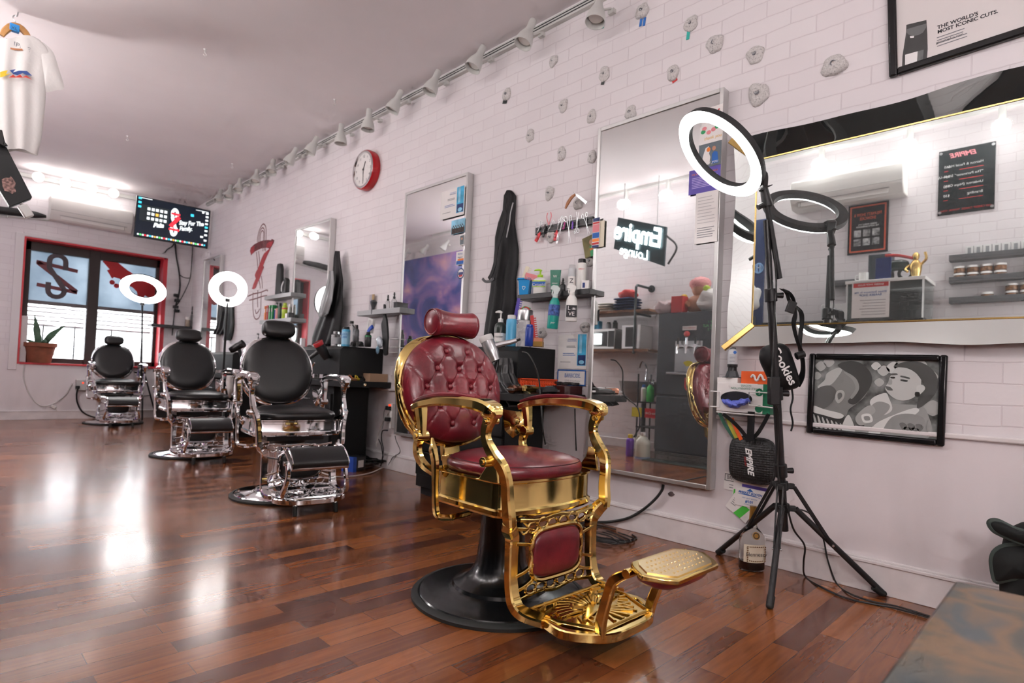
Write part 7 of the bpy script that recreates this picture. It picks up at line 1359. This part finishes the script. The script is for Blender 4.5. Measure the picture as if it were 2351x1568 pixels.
# second air conditioner, poster, price board, banner
c, w, h = lrect(lb, 1800, 400, 2063, 470); c = Vector((XL, lb(1950,430).y, lb(1960,415,-.6).z-.05)); air_con(ML(c), 1.0, .30, .21, 'white air conditioner reflected in the wide mirror')
t, w, h = lboard('framed_poster', 'black poster with orange border and heading, reflected in the wide mirror', 'poster', lb, (1948,468,2040,582), black, .02)
frame_bars(MB(), w*.9, h*.93, .014, .020, .0215).build('orange_border', mat('print_red_orange',(.55,.10,.05),.5), t, smooth=False)
text('PRE-PARTY SHOW &\nSHOWCASE', h*.085, MT['print_red_orange'], t, 0, h*.24, .0225, off=.001, sx=.62); text("BARBER WORLD TV'S\nTHE HUSTLE BARBERSHOP", h*.045, white_ink, t, 0, h*.06, .0225, sx=.75)
for i in range(3):
    for j in range(2): MB().rect((-.30+.23*i)*w,(-.16-.18*j)*h,(-.12+.23*i)*w,(-.02-.18*j)*h,.0222).build('portrait_print', mat('portrait_grey%d' % ((i+j) % 2),(.35-.1*((i+j) % 2),)*3,.5,var=.9,vs=30), t, smooth=False, nrm=False)
t, w, h = lboard('price_board', 'black price board with white and red lettering, reflected in the wide mirror', 'sign', lb, (2155,338,2285,488), mat('board_black',(.012,.016,.017),.12), .012)
text('EMPIRE', h*.10, pink, t, w*.05, h*.40, .0135, shear=.3, off=.002)
for i, (a, p_) in enumerate((('Haircut & Facial Hair','$65'),('"The Perimeter" Shape-Up','$40'),('Undercut (Nape Only)','$30'),('Branding','$30'))):
    y = h*(.24-.15*i); text(a, h*.052, white_ink, t, -w*.30, y, .0135, 'LEFT'); text(p_, h*.052, white_ink, t, w*.40, y, .0135, 'RIGHT'); MB().rect(-w*.30,y-h*.074,w*.12,y-h*.066,.0133).rect(w*.32,y-h*.072,w*.4,y-h*.064,.0133).build('red_print', red_ink, t, smooth=False, nrm=False)
text('NO CREDIT CARDS. THANK YOU!', h*.04, red_ink, t, 0, -h*.44, .0135)
for sx in (-1,1):
    for sy in (-1,1): MB().cyl((sx*w*.46,sy*h*.46,.012),(sx*w*.46,sy*h*.46,.018),.012,seg=14).build('standoff', steel, t)
t, w, h = lboard('blue_banner', 'tall dark blue banner with a globe mark, reflected at the left of the wide mirror', 'banner', lb, (1728,505,1755,800), mat('banner_blue',(.008,.03,.11),.5), .01, -.70)
for s_ in (.9,.55,.25): MB().tube([(w*.42*s_*math.cos(a),h*.12+w*.42*math.sin(a),.012) for a in [2*math.pi*k_/20 for k_ in range(20)]], .006, 6, 2, True).build('globe_print', mat('banner_pale',(.25,.45,.75),.5), t, smooth=False)
text('M', w*.5, white_ink, t, 0, h*.12, .014)
# product ledges
ledge_m = mat('ledge_grey', (.10,.105,.11), .45); amber_j = mat('amber_jar', (.10,.05,.025), .25); jar_lid = white
def ledge(y, x0, x1, lbl):
    a, b2 = lb(x0,y), lb(x1,y); t = thing('picture_ledge', lbl, 'shelf', ML(Vector((XL,(a.y+b2.y)/2,(a.z+b2.z)/2))), 'grey product ledges on the left wall'); w = abs(a.y-b2.y); MB().box((0,-.012,.05),(w,.024,.10)).box((0,.012,.095),(w,.035,.012)).build('ledge_body', ledge_m, t, bev=.002); return t.matrix_basis.translation, w
L1, w1 = ledge(588,2183,2420,'top grey ledge of boxes, reflected in the wide mirror'); L2, w2 = ledge(640,2183,2420,'middle grey ledge of jars, reflected in the wide mirror'); L3, w3 = ledge(688,2183,2420,'lowest grey ledge of jars, reflected in the wide mirror')
y0 = lambda L_, w_: L_.y+w_/2
bx0 = MB().box((0,0,.05), (.055,.045,.10)).build('carton', mat('carton_white',(.78,.78,.77),.5), None, bev=.001); MB().rect(-.012,.02,.012,.085,.0).build('carton_print', mat('carton_ink',(.3,.32,.33),.5), bx0, smooth=False, M=TR(0,-.0232,0) @ RX(90))
def put(o, first, M, lbl, cat, grp): 
    q = o if first else copy_tree(o); q.matrix_basis = M; tag(q, lbl, cat, grp); return q
for i in range(8): put(bx0, i == 0, TR(XL+.05, y0(L1,w1)-.14-.062*i, L1.z+(.0 if i < 4 else .0)) @ RZ(90), 'small white product carton in the row on the top grey ledge', 'box', 'white cartons on the top ledge')
j0 = bottle('jar','cream_jar','x','jar',Vector((0,0,0)),.062,.042,amber_j,jar_lid,rz=90,lab=(mat('jar_label',(.20,.09,.035),.4,var=.9,vs=40),.1,.66))
first = True
for i in range(4):
    for k_ in range(2): put(j0, first, TR(XL+.05, y0(L2,w2)-.07-.092*i, L2.z+.0+.0625*k_) @ RZ(90), 'amber pomade jar in the double row on the middle grey ledge', 'jar', 'stacked jars on the middle ledge'); first = False
for i in range(5):
    for k_ in range(2): put(j0, False, TR(XL+.05, y0(L3,w3)-.42-.092*i, L3.z+.0625*k_) @ RZ(90), 'amber pomade jar in the double row on the lowest grey ledge', 'jar', 'stacked jars on the lowest ledge')
put(j0, False, TR(XL+.05, y0(L3,w3)-.26, L3.z) @ RZ(90), 'single amber pomade jar standing apart on the lowest grey ledge', 'jar', 'stacked jars on the lowest ledge')
for i in range(2): bottle('dropper','spray_vial','small dark dropper bottle on the middle grey ledge','bottle',Vector((XL+.05,y0(L2,w2)-.52-.06*i,L2.z)),.11,.018,gbl,black,rz=90,group='dark droppers on the middle ledge')
for i in range(2): bottle('pump','lotion_bottle','dark pump bottle with a pale label on the middle grey ledge','bottle',Vector((XL+.05,y0(L2,w2)-.68-.11*i,L2.z)),.16,.04,gbl,white,lab=(jar_lid,.15,.4),rz=90,group='dark pump bottles on the middle ledge')
bottle('jar','cream_jar','wide white-lidded jar at the end of the top grey ledge','jar',Vector((XL+.055,y0(L1,w1)-.72,L1.z)),.09,.06,black,white,lab=(paper,.1,.6),rz=90)
# display cabinet with a glass case on a black base
ca_, cb_ = lb(1978,655), lb(2142,655); cz_ = (ca_.z+cb_.z)/2-.02; cyc, cw2 = 1.32, .60
t = thing('display_cabinet', 'glass case with a white top on a tall black base, in the wide mirror', 'cabinet', TR(XL+.24, cyc, 0)); gl_ = mat('case_glass',(.85,.93,.91),.02,trans=.95,ior=1.1)
MB().box((0,0,.76),(.44,cw2,1.50)).build('base', matte_black, t, bev=.004); MB().box((0,0,cz_),(.46,cw2+.02,.03)).build('white_top', white, t, bev=.003)
for sx in (-1,1): MB().box((0,sx*(cw2/2-.004),(1.51+cz_)/2),(.42,.006,cz_-1.51)).build('glass_side', gl_, t, smooth=False)
MB().box((.214,0,(1.51+cz_)/2),(.006,cw2-.02,cz_-1.51)).build('glass_front', gl_, t, smooth=False)
for sx in (-1,1): MB().box((.214,sx*(cw2/2-.006),(1.51+cz_)/2),(.014,.014,cz_-1.51)).build('corner_post', silver, t)
o = MB().rect(-.15,-.16,.15,.17,0).build('shop_notice', paper, None, smooth=False, M=ML(Vector((XL+.47,cyc+.10,(1.51+cz_)/2)))); tag(o,'white notice headed Barber Shop Rules on the glass case','notice'); strip(o,-.14,.12,.14,.16,red_ink,z=.001); text('BARBER SHOP RULES',.022,white_ink,o,0,.14,.0015); text('When Someone In the\nBARBER SHOP',.028,blue_ink,o,0,.06,.0015); lines(o,-.12,.10,-.0,-.13,6,grey_ink,z=.0012)
ztop2 = cz_+.015
p = Vector((XL+.30,cyc+.20,ztop2)); t = thing('mug', 'white mug with red lettering on the glass case', 'mug', Matrix.Translation(p)); MB().lathe([(0,.003),(.038,.003),(.04,.01),(.04,.095),(.036,.095),(.036,.012),(0,.012)],seg=24).build('mug_body',white,t); MB().tube([(0,.038,.075),(0,.068,.07),(0,.068,.035),(0,.038,.028)],.006,8).build('mug_handle',white,t)
tag(MB().box((0,0,.10),(.02,.12,.20)).build('blue_card',navy,None,bev=.002,M=TR(XL+.40,cyc+.02,ztop2)),'dark blue standing card on the glass case','card')
tag(MB().box((0,0,.14),(.16,.18,.28)).build('grey_box',mat('box_slate',(.06,.075,.085),.5),None,bev=.003,M=TR(XL+.12,cyc+.10,ztop2)),'slate grey box at the back of the glass case','box')
t = thing('brass_figure','small golden statuette on the glass case','figurine',TR(XL+.26,cyc-.20,ztop2)); MB().lathe([(0,0),(.05,0),(.052,.02),(.035,.03),(.045,.08),(.05,.13),(.03,.17),(.018,.18),(.026,.20),(.028,.225),(.015,.245),(0,.25)],seg=20).tube([(0,-.045,.14),(.02,-.08,.18),(.02,-.07,.24)],.011,8).tube([(0,.045,.14),(.03,.07,.10),(.05,.05,.07)],.011,8).build('figure_body',gp,t)
t = thing('model_bike','dark heap of a model motorcycle with red trim on the glass case','model',TR(XL+.24,cyc-.06,ztop2))
for dx, dz in ((-.06,.07),(.09,.06)): MB().tube([(.0,dx+.05*math.cos(a),dz+.05*math.sin(a)) for a in [2*math.pi*k_/16 for k_ in range(16)]],.014,8,2,True).build('wheel',rubber,t)
MB().ell((0,0,.15),(.05,.09,.05),2.4,seg=16,rings=8).bar([(0,-.08,.10),(0,0,.14),(0,.1,.08)],.05,.05,n=3).build('bike_body',mat('bike_dark',(.02,.035,.03),.3),t); MB().bar([(0,-.12,.20),(0,0,.24),(0,.10,.25)],.06,.02,n=3).build('red_fairing',MT['tape_red'],t)
tag(MB().box((-.08,0,.055),(.16,.25,.006)).box((0,0,.135),(.006,.25,.165)).build('laptop',silver,None,bev=.003,M=TR(XL+.34,1.74,1.465)),'silver laptop standing open on the black cabinet, reflected in the wide mirror','laptop')
t = thing('added_cabinet','long black cabinet added along the left wall for the mirror rim to reflect','cabinet',TR(XL+.25,2.02,0)); MB().box((0,0,.76),(.48,.72,1.50)).build('cabinet_body',matte_black,t,bev=.004); MB().box((.243,-.18,.76),(.012,.33,1.44)).box((.243,.18,.76),(.012,.33,1.44)).build('door_panel',black,t,bev=.003)  # dark bulk added so the wide mirror's top rim reflects dark
t = thing('added_bench','added black padded bench with red piping for the mirror rim to reflect','bench',TR(XL+.32,.45,0)); MB().ell((0,0,.42),(.26,.42,.08),4,seg=28,rings=12).ell((-.2,0,.75),(.07,.42,.32),4,seg=28,rings=12).build('bench_pad',blk_l,t); MB().box((0,0,.18),(.42,.76,.32)).build('bench_base',matte_black,t,bev=.004); MB().tube([(.26*math.copysign(abs(math.cos(a))**.5,math.cos(a)),.42*math.copysign(abs(math.sin(a))**.5,math.sin(a)),.44) for a in [2*math.pi*k_/24 for k_ in range(24)]],.006,6,2,True).build('piping',MT['tape_red'],t)  # added for the dark, red-edged reflection in the wide mirror's top rim
# neon sign hung on chains
q = [l2(x,y,-.25) for x,y in ((1422,500),(1533,522),(1527,612),(1412,572))]; c = sum(q,Vector())/4; sgn = thing('neon_sign','teal board with glowing white neon script hung on chains, in the near mirror','sign',ML(c)); iv = sgn.matrix_basis.inverted(); lq = [iv @ p for p in q]
MB().prism([(p.x,p.y) for p in lq],.03).build('sign_board',mat('sign_teal',(.02,.05,.06),.35),sgn,bev=.003); neon = mat('neon_white',(.95,1,1),.5,emit=9)
text('Empire',.30,neon,sgn,0,.05,.05,shear=.3,rot=17,off=.007,sx=.8); text('Lounge',.16,neon,sgn,.05,-.16,.05,shear=.3,rot=17,sx=.9)
for x in (-.22,.25): MB().tube([(x,.15,.01),(x,3.27-c.z,.01)],.006,6,0).build('chain',steel,sgn)
MB().tube([lq[1]+Vector((0,-.1,.02)),lq[1]+Vector((-.14,-.25,.03)),lq[2]+Vector((-.05,.02,.02))],.012,8).build('sign_cord',black,sgn)
# pipe shelf with towels and small ovens
wd_ = mat('shelf_plank',(.24,.11,.05),.5,var=.3,vs=8); pipe_m = mat('iron_pipe',(.05,.06,.062),.4,.6)
sa, sb = l2(1350,708,-.55), l2(1508,708,-.55); y0_, y1_ = sb.y, sa.y+.25; za, zb2 = sb.z-.02, l2(1508,803,-.55).z
t = thing('pipe_shelf','two-plank wooden shelf on black iron pipes, reflected in the near tall mirror','shelf',TR(XL+.19,(y0_+y1_)/2,0)); sw2 = y1_-y0_
for z in (za,zb2): MB().box((0,0,z-.015),(.36,sw2,.03)).build('plank',wd_,t,bev=.002)
yp_ = -sw2/2+.20; MB().tube([(.17,yp_,zb2-.06),(.17,yp_,za+.28),(.15,yp_,za+.30),(-.18,yp_,za+.30)],.016,12,0).cyl((-.19,yp_,za+.30),(-.17,yp_,za+.30),.045,seg=18).tube([(.17,yp_,za-.05),(-.18,yp_,za-.05)],.014,10,0).build('iron_pipe',pipe_m,t)
def folded(x, y, z, w, d, h, m_, lb_, n=4):
    mb = MB()
    for k_ in range(n): mb.ell((0.006*((k_*7) % 3-1),.005*((k_*5) % 3-1),h/n*(k_+.5)),(d/2,w/2,h/n*.56),(5,2.4),seg=24,rings=8)
    tag(mb.build('folded_towels',m_,None,M=TR(x,y,z)),lb_,'towels')
xs = XL+.2; twh = mat('towel_cream',(.66,.64,.58),.9,bump=.4,bs=80); twn = mat('denim_navy',(.012,.03,.10),.85,bump=.4,bs=60)
folded(xs,y0_+.72,za,.24,.26,.12,twh,'stack of cream folded towels on the upper pipe shelf'); folded(xs,y0_+1.0,za,.26,.26,.08,mat('towel_white',(0,0,0)),'low pile of white towels at the far end of the upper pipe shelf',3); folded(xs,y0_+.42,za,.30,.28,.17,twn,'pile of navy folded cloths on the upper pipe shelf',5)
tag(MB().ell((0,0,.05),(.10,.12,.06),2.2,seg=18,rings=8,fn=lambda v: v*(1+.3*noise.noise(v*14))).build('baseball_cap',MT['tape_red'],None,M=TR(xs,y0_+.42,za+.165)),'red cap on top of the navy cloths','cap')
t = thing('microwave','silver microwave oven with a glowing window on the lower pipe shelf','microwave',TR(xs,y0_+.72,zb2)); MB().box((0,0,.13),(.32,.46,.26)).build('oven_case',silver,t,bev=.006); MB().box((.162,.04,.13),(.006,.32,.19)).build('oven_door',mat('oven_glass',(.05,.055,.06),.1),t); MB().box((.166,.04,.13),(.004,.16,.14)).build('lit_window',mat('oven_glow',(.9,.95,.95),.4,emit=2),t); MB().box((.162,-.18,.13),(.006,.09,.2)).build('control_panel',black,t)
t = thing('toaster_oven','silver and black countertop heater at the near end of the lower pipe shelf','appliance',TR(xs,y0_+.26,zb2)); MB().box((0,0,.15),(.30,.26,.30)).build('case',silver,t,bev=.008); MB().box((.151,.0,.15),(.006,.15,.24)).build('front',black,t,bev=.002)
for i, (dy, h_, m_, lb_) in enumerate(((.60,.12,gbl,'dark bottle on top of the microwave'),(.70,.10,MT['can_grey'],'grey canister on top of the microwave'),(.80,.12,cyan,'blue box on top of the microwave'))):
    if i < 2: bottle('flip','bottle' if i == 0 else 'canister',lb_,'bottle',Vector((xs,y0_+dy,zb2+.26)),h_,.035,m_,black,rz=90)
    else: tag(MB().box((0,0,h_/2),(.08,.10,h_)).build('carton',m_,None,bev=.002,M=TR(xs,y0_+dy+.08,zb2+.26)),lb_,'box')
# dark fridge with beer taps
fx = -.05; fa, fb = l2(1512,720,fx), l2(1645,716,fx); fy0, fy1 = 2.62, fa.y; fz = (fa.z+l2(1600,713,fx).z)/2; fr_m = mat('fridge_slate',(.050,.062,.075),.42,var=.15,vs=3)
t = thing('tap_fridge','tall slate-grey fridge with beer taps, reflected in the near tall mirror','fridge',TR((XL+.03+fx)/2,(fy0+fy1)/2,0)); fw_ = fy1-fy0; fd_ = fx-XL-.03
MB().box((0,0,.06+(fz-.06)/2),(fd_-.05,fw_,fz-.06)).build('fridge_case',fr_m,t,bev=.006)
zs_ = l2(1560,910,fx).z
for z0_, z1_ in ((.12,zs_-.01),(zs_+.01,fz-.005)): MB().box((fd_/2-.02,0,(z0_+z1_)/2),(.05,fw_-.01,z1_-z0_)).build('fridge_door',fr_m,t,bev=.006)
gr3 = MB()
for k_ in range(6): gr3.box((fd_/2-.005,0,.02+k_*.015),(.03,fw_-.04,.006))
gr3.build('base_grille',mat('grille_metal',(.25,.25,.24),.4,.7),t,smooth=False)
tpa, tpb = l2(1552,783,fx), l2(1612,855,fx); iv = t.matrix_basis.inverted(); cy_ = (tpa.y+tpb.y)/2-t.location.y; MB().box((fd_/2+.008,cy_,(tpa.z+tpb.z)/2),(.006,abs(tpa.y-tpb.y),tpa.z-tpb.z)).build('tap_panel',steel,t)
for k_ in range(3):
    yy = cy_+(-1+k_)*.10; zt3 = tpa.z-.06; o = MB().cyl((fd_/2+.01,yy,zt3),(fd_/2+.07,yy,zt3),.022,seg=16).cyl((fd_/2+.065,yy,zt3),(fd_/2+.075,yy,zt3-.08),.011,seg=10).build('beer_tap',chrome,t); MB().cyl((fd_/2+.06,yy,zt3+.01),(fd_/2+.06,yy,zt3+.09),.010,.013,10).build('tap_handle',black if k_ != 1 else chrome,o)
MB().ell((fd_/2+.06,cy_,tpa.z+.07),(.032,.032,.032),seg=16,rings=10).build('red_knob',MT['tape_red'],t); MB().box((fd_/2+.05,cy_,tpb.z-.02),(.10,abs(tpa.y-tpb.y)+.10,.025)).build('drip_tray',steel,t,bev=.002)
MB().box((fd_/2+.008,cy_,l2(1590,753,fx).z),(.006,.16,.045)).build('sign_plate',paper,t); text('COLD BREW ONLY',.017,red_ink,t,M=TR(fd_/2+.0125,cy_,l2(1590,753,fx).z) @ RZ(90) @ RX(90)); text('TAP 1\nHOUSE ALE\nTAP 2',.04,mat('chalk_green',(.15,.5,.2),.7),t,M=TR(fd_/2+.0065,-fw_/2+.16,fz-.16) @ RZ(90) @ RX(90))
MB().poly([(.05*math.cos(a)*(1+.2*math.sin(3*a)),.03*math.sin(a)) for a in [2*math.pi*k_/18 for k_ in range(18)]],0).build('yellow_sticker',mat('sticker_yellow',(.75,.65,.03),.5),t,smooth=False,M=TR(fd_/2+.0125,cy_,tpb.z+.09) @ RZ(90) @ RX(90))
MB().tube([(fd_/2+.015,cy_+.02,tpb.z-.06),(fd_/2+.02,cy_+.02,tpb.z-.16),(fd_/2+.02,cy_-.01,tpb.z-.19),(fd_/2+.02,cy_-.03,tpb.z-.14)],.009,8).build('red_opener',redc,t)
# on the fridge
p = Vector((fx-.22,l2(1583,690,fx).y,fz)); t = thing('figurine','figurine with pink curly hair and bunches of flowers on the fridge','figurine',Matrix.Translation(p)); skn = mat('clay_skin',(.52,.25,.15),.5)
MB().ell((0,0,.10),(.10,.15,.11),2.2,seg=24,rings=12).ell((0,0,.27),(.075,.085,.09),2,seg=24,rings=12).tube([(.03,.13,.16),(.10,.14,.10),(.12,.06,.10)],.035,10).tube([(.03,-.13,.16),(.10,-.14,.10),(.12,-.06,.10)],.035,10).build('figure_body',skn,t); MB().ell((-.01,0,.33),(.10,.12,.075),2,seg=28,rings=14,fn=lambda v: v+Vector((0,0,1))*.025*noise.noise(v*45)).build('pink_hair',mat('curl_pink',(.75,.35,.35),.9,bump=1,bs=50),t)
for dy, dz, m_ in ((.14,.18,MT['yellow_plastic']),(-.15,.20,green_i),(-.17,.12,redc),(.16,.10,redc),(-.12,.26,MT['yellow_green'])): MB().ell((.08,dy,dz),(.035,.04,.035),2,seg=14,rings=8).build('flower_bunch',m_,t)
tag(MB().box((0,0,.09),(.12,.14,.18)).build('red_box',MT['tape_red'],None,bev=.003,M=TR(fx-.08,p.y+.16,fz)),'red box in front of the figurine on the fridge','box')
pb_m = mat('bag_white',(.72,.71,.69),.5,bump=.8,bs=12)
for dy, s_, lb_ in ((-.20,.15,'white tied plastic bag right of the figurine on the fridge'),(-.48,.16,'second white plastic bag at the near end of the fridge top')): tag(MB().ell((0,0,s_*.75),(s_,s_*1.05,s_*.78),2.6,seg=28,rings=16,fn=lambda v: v*(1+.22*noise.noise(v*13))).build('plastic_sack',pb_m,None,M=TR(fx-.15,p.y+dy,fz)),lb_,'bag')
tag(MB().ell((0,0,.07),(.10,.12,.07),2.4,seg=22,rings=10,fn=lambda v: v*(1+.3*noise.noise(v*17))).build('film_bag',mat('film_pink',(.75,.6,.6),.25,trans=.3,bump=.8,bs=25),None,M=TR(fx-.10,p.y+.34,fz)),'clear film bag left of the red box on the fridge','bag')
# sink corner beside the fridge
fy = fy1; t = thing('wall_sink','grey utility sink on the left wall beside the fridge','sink',TR(XL+.22,fy+.52,0)); MB().lathe([(.0,.62),(.10,.62),(.19,.72),(.22,.86),(.235,.86),(.20,.70),(.11,.60),(0,.60)],seg=24,sx=.95,sy=1.1).build('basin',mat('sink_grey',(.22,.23,.24),.4),t); MB().tube([(-.15,0,.88),(-.15,0,1.05),(-.05,0,1.10),(.0,0,1.03)],.012,10).build('faucet',chrome,t); MB().cyl((-.12,0,.62),(-.12,0,.02),.03,seg=14).build('drain_pipe',pipe_m,t)
t = thing('wire_crate','black wire cart of cleaning supplies beside the fridge','cart',TR(-.35,fy+.20,0)); 
for sx in (-1,1):
    for sy in (-1,1): MB().cyl((sx*.14,sy*.13,.0),(sx*.14,sy*.13,.95),.010,seg=8).build('cart_post',blackmetal,t)
for z in (.33,.62): MB().box((0,0,z),(.30,.28,.012)).build('cart_shelf',blackmetal,t)
cx0 = Vector((-.35,fy+.20,0))
bottle('spray','spray_bottle','bright green spray bottle on the wire cart','spray bottle',cx0+Vector((.05,.02,.626)),.27,.045,mat('neon_green',(.05,.55,.08),.3),clear,rz=90); bottle('flip','spray_bottle','white and blue cleaner bottle on the wire cart','bottle',cx0+Vector((.05,.11,.626)),.2,.03,white,blue_ink,rz=90)
bottle('jug','water_jug','pale gallon jug on the floor beside the fridge','jug',Vector((-.02,fy+.12,.0)),.29,.085,mat('jug_pale',(.62,.62,.52),.35),white,lab=(mat('jug_blue',(.25,.33,.5),.4),.0,.08),rz=90); bottle('flip','cleaner_bottle','purple cleaner bottle with a yellow cap on the floor beside the jug','bottle',Vector((-.04,fy+.30,.0)),.25,.045,mat('purple',(0,0,0)),MT['yellow_plastic'],rz=90)
o = MB().box((0,0,0),(.20,.11,.012)).build('red_sign',redc,None,bev=.002,M=ML(Vector((-.20,fy+.12,.50)))); tag(o,'small red sign lettered Coca-Cola on the cart','sign'); text('Coca-Cola',.040,white_ink,o,0,0,.0075,shear=.3); o = MB().box((0,0,0),(.13,.11,.012)).build('yellow_sign',MT['sticker_yellow'],None,bev=.002,M=ML(Vector((-.20,fy+.33,.50)))); tag(o,'small yellow sign on the cart beside the red one','sign')
t = thing('rubber_mat','dark green rubber mat on the floor in front of the fridge','mat',TR(.02,(fy0+fy1)/2,0)); MB().box((0,0,.006),(.18,fw_+.1,.012)).build('mat_sheet',mat('mat_green',(.03,.045,.04),.7,bump=.4,bs=80),t,bev=.004)
t, w, h = lboard('round_mark_sign', 'white card with a dark blue round mark, reflected left of the glass case', 'sign', lb, (1952,660,1982,704), paper, .006); MB().lathe([(0,.0065),(w*.40,.0065)],TR(0,h*.12,0),24).build('round_mark',mat('mark_navy',(.01,.07,.16),.5),t,smooth=False,nrm=False); MB().poly([(-w*.14,h*.18),(w*.14,h*.18),(0,h*.04)],.0072).build('mark_gem',cyan,t,smooth=False,nrm=False)
t = thing('picture_ledge','short grey ledge above the round-mark card, left of the glass case','shelf',ML(lb(1950,652))); MB().box((0,-.012,.05),(.34,.024,.10)).box((0,.012,.095),(.34,.035,.012)).build('ledge_body',ledge_m,t,bev=.002)
# added unseen fill lights that brighten the ceiling, outside the mirrors' view
for x, y, z, e in ((-.45, 6.1, 1.7, 75), (-.3, -1.1, 1.6, 60), (-.5, 1.2, 1.15, 18), (.9,-1.0,2.0,25)):
    light('POINT', (x, y, z), e, (1,.955,.94), .18, name='fill_light')
# ---------------------------------------------------------------- lettering curves become plain meshes
bpy.context.view_layer.update(); dg_ = bpy.context.evaluated_depsgraph_get()
for o in [o for o in C.objects if o.type == 'FONT']:
    me = bpy.data.meshes.new_from_object(o.evaluated_get(dg_)); n_ = o.name; cu = o.data
    q = bpy.data.objects.new('x', me); C.objects.link(q); q.parent = o.parent; q.matrix_basis = o.matrix_basis
    for k_ in o.keys():
        if k_ in ('label', 'category', 'group', 'kind'): q[k_] = o[k_]
    bpy.data.objects.remove(o); q.name = n_
    if not me.materials: me.materials.append(cu.materials[0])
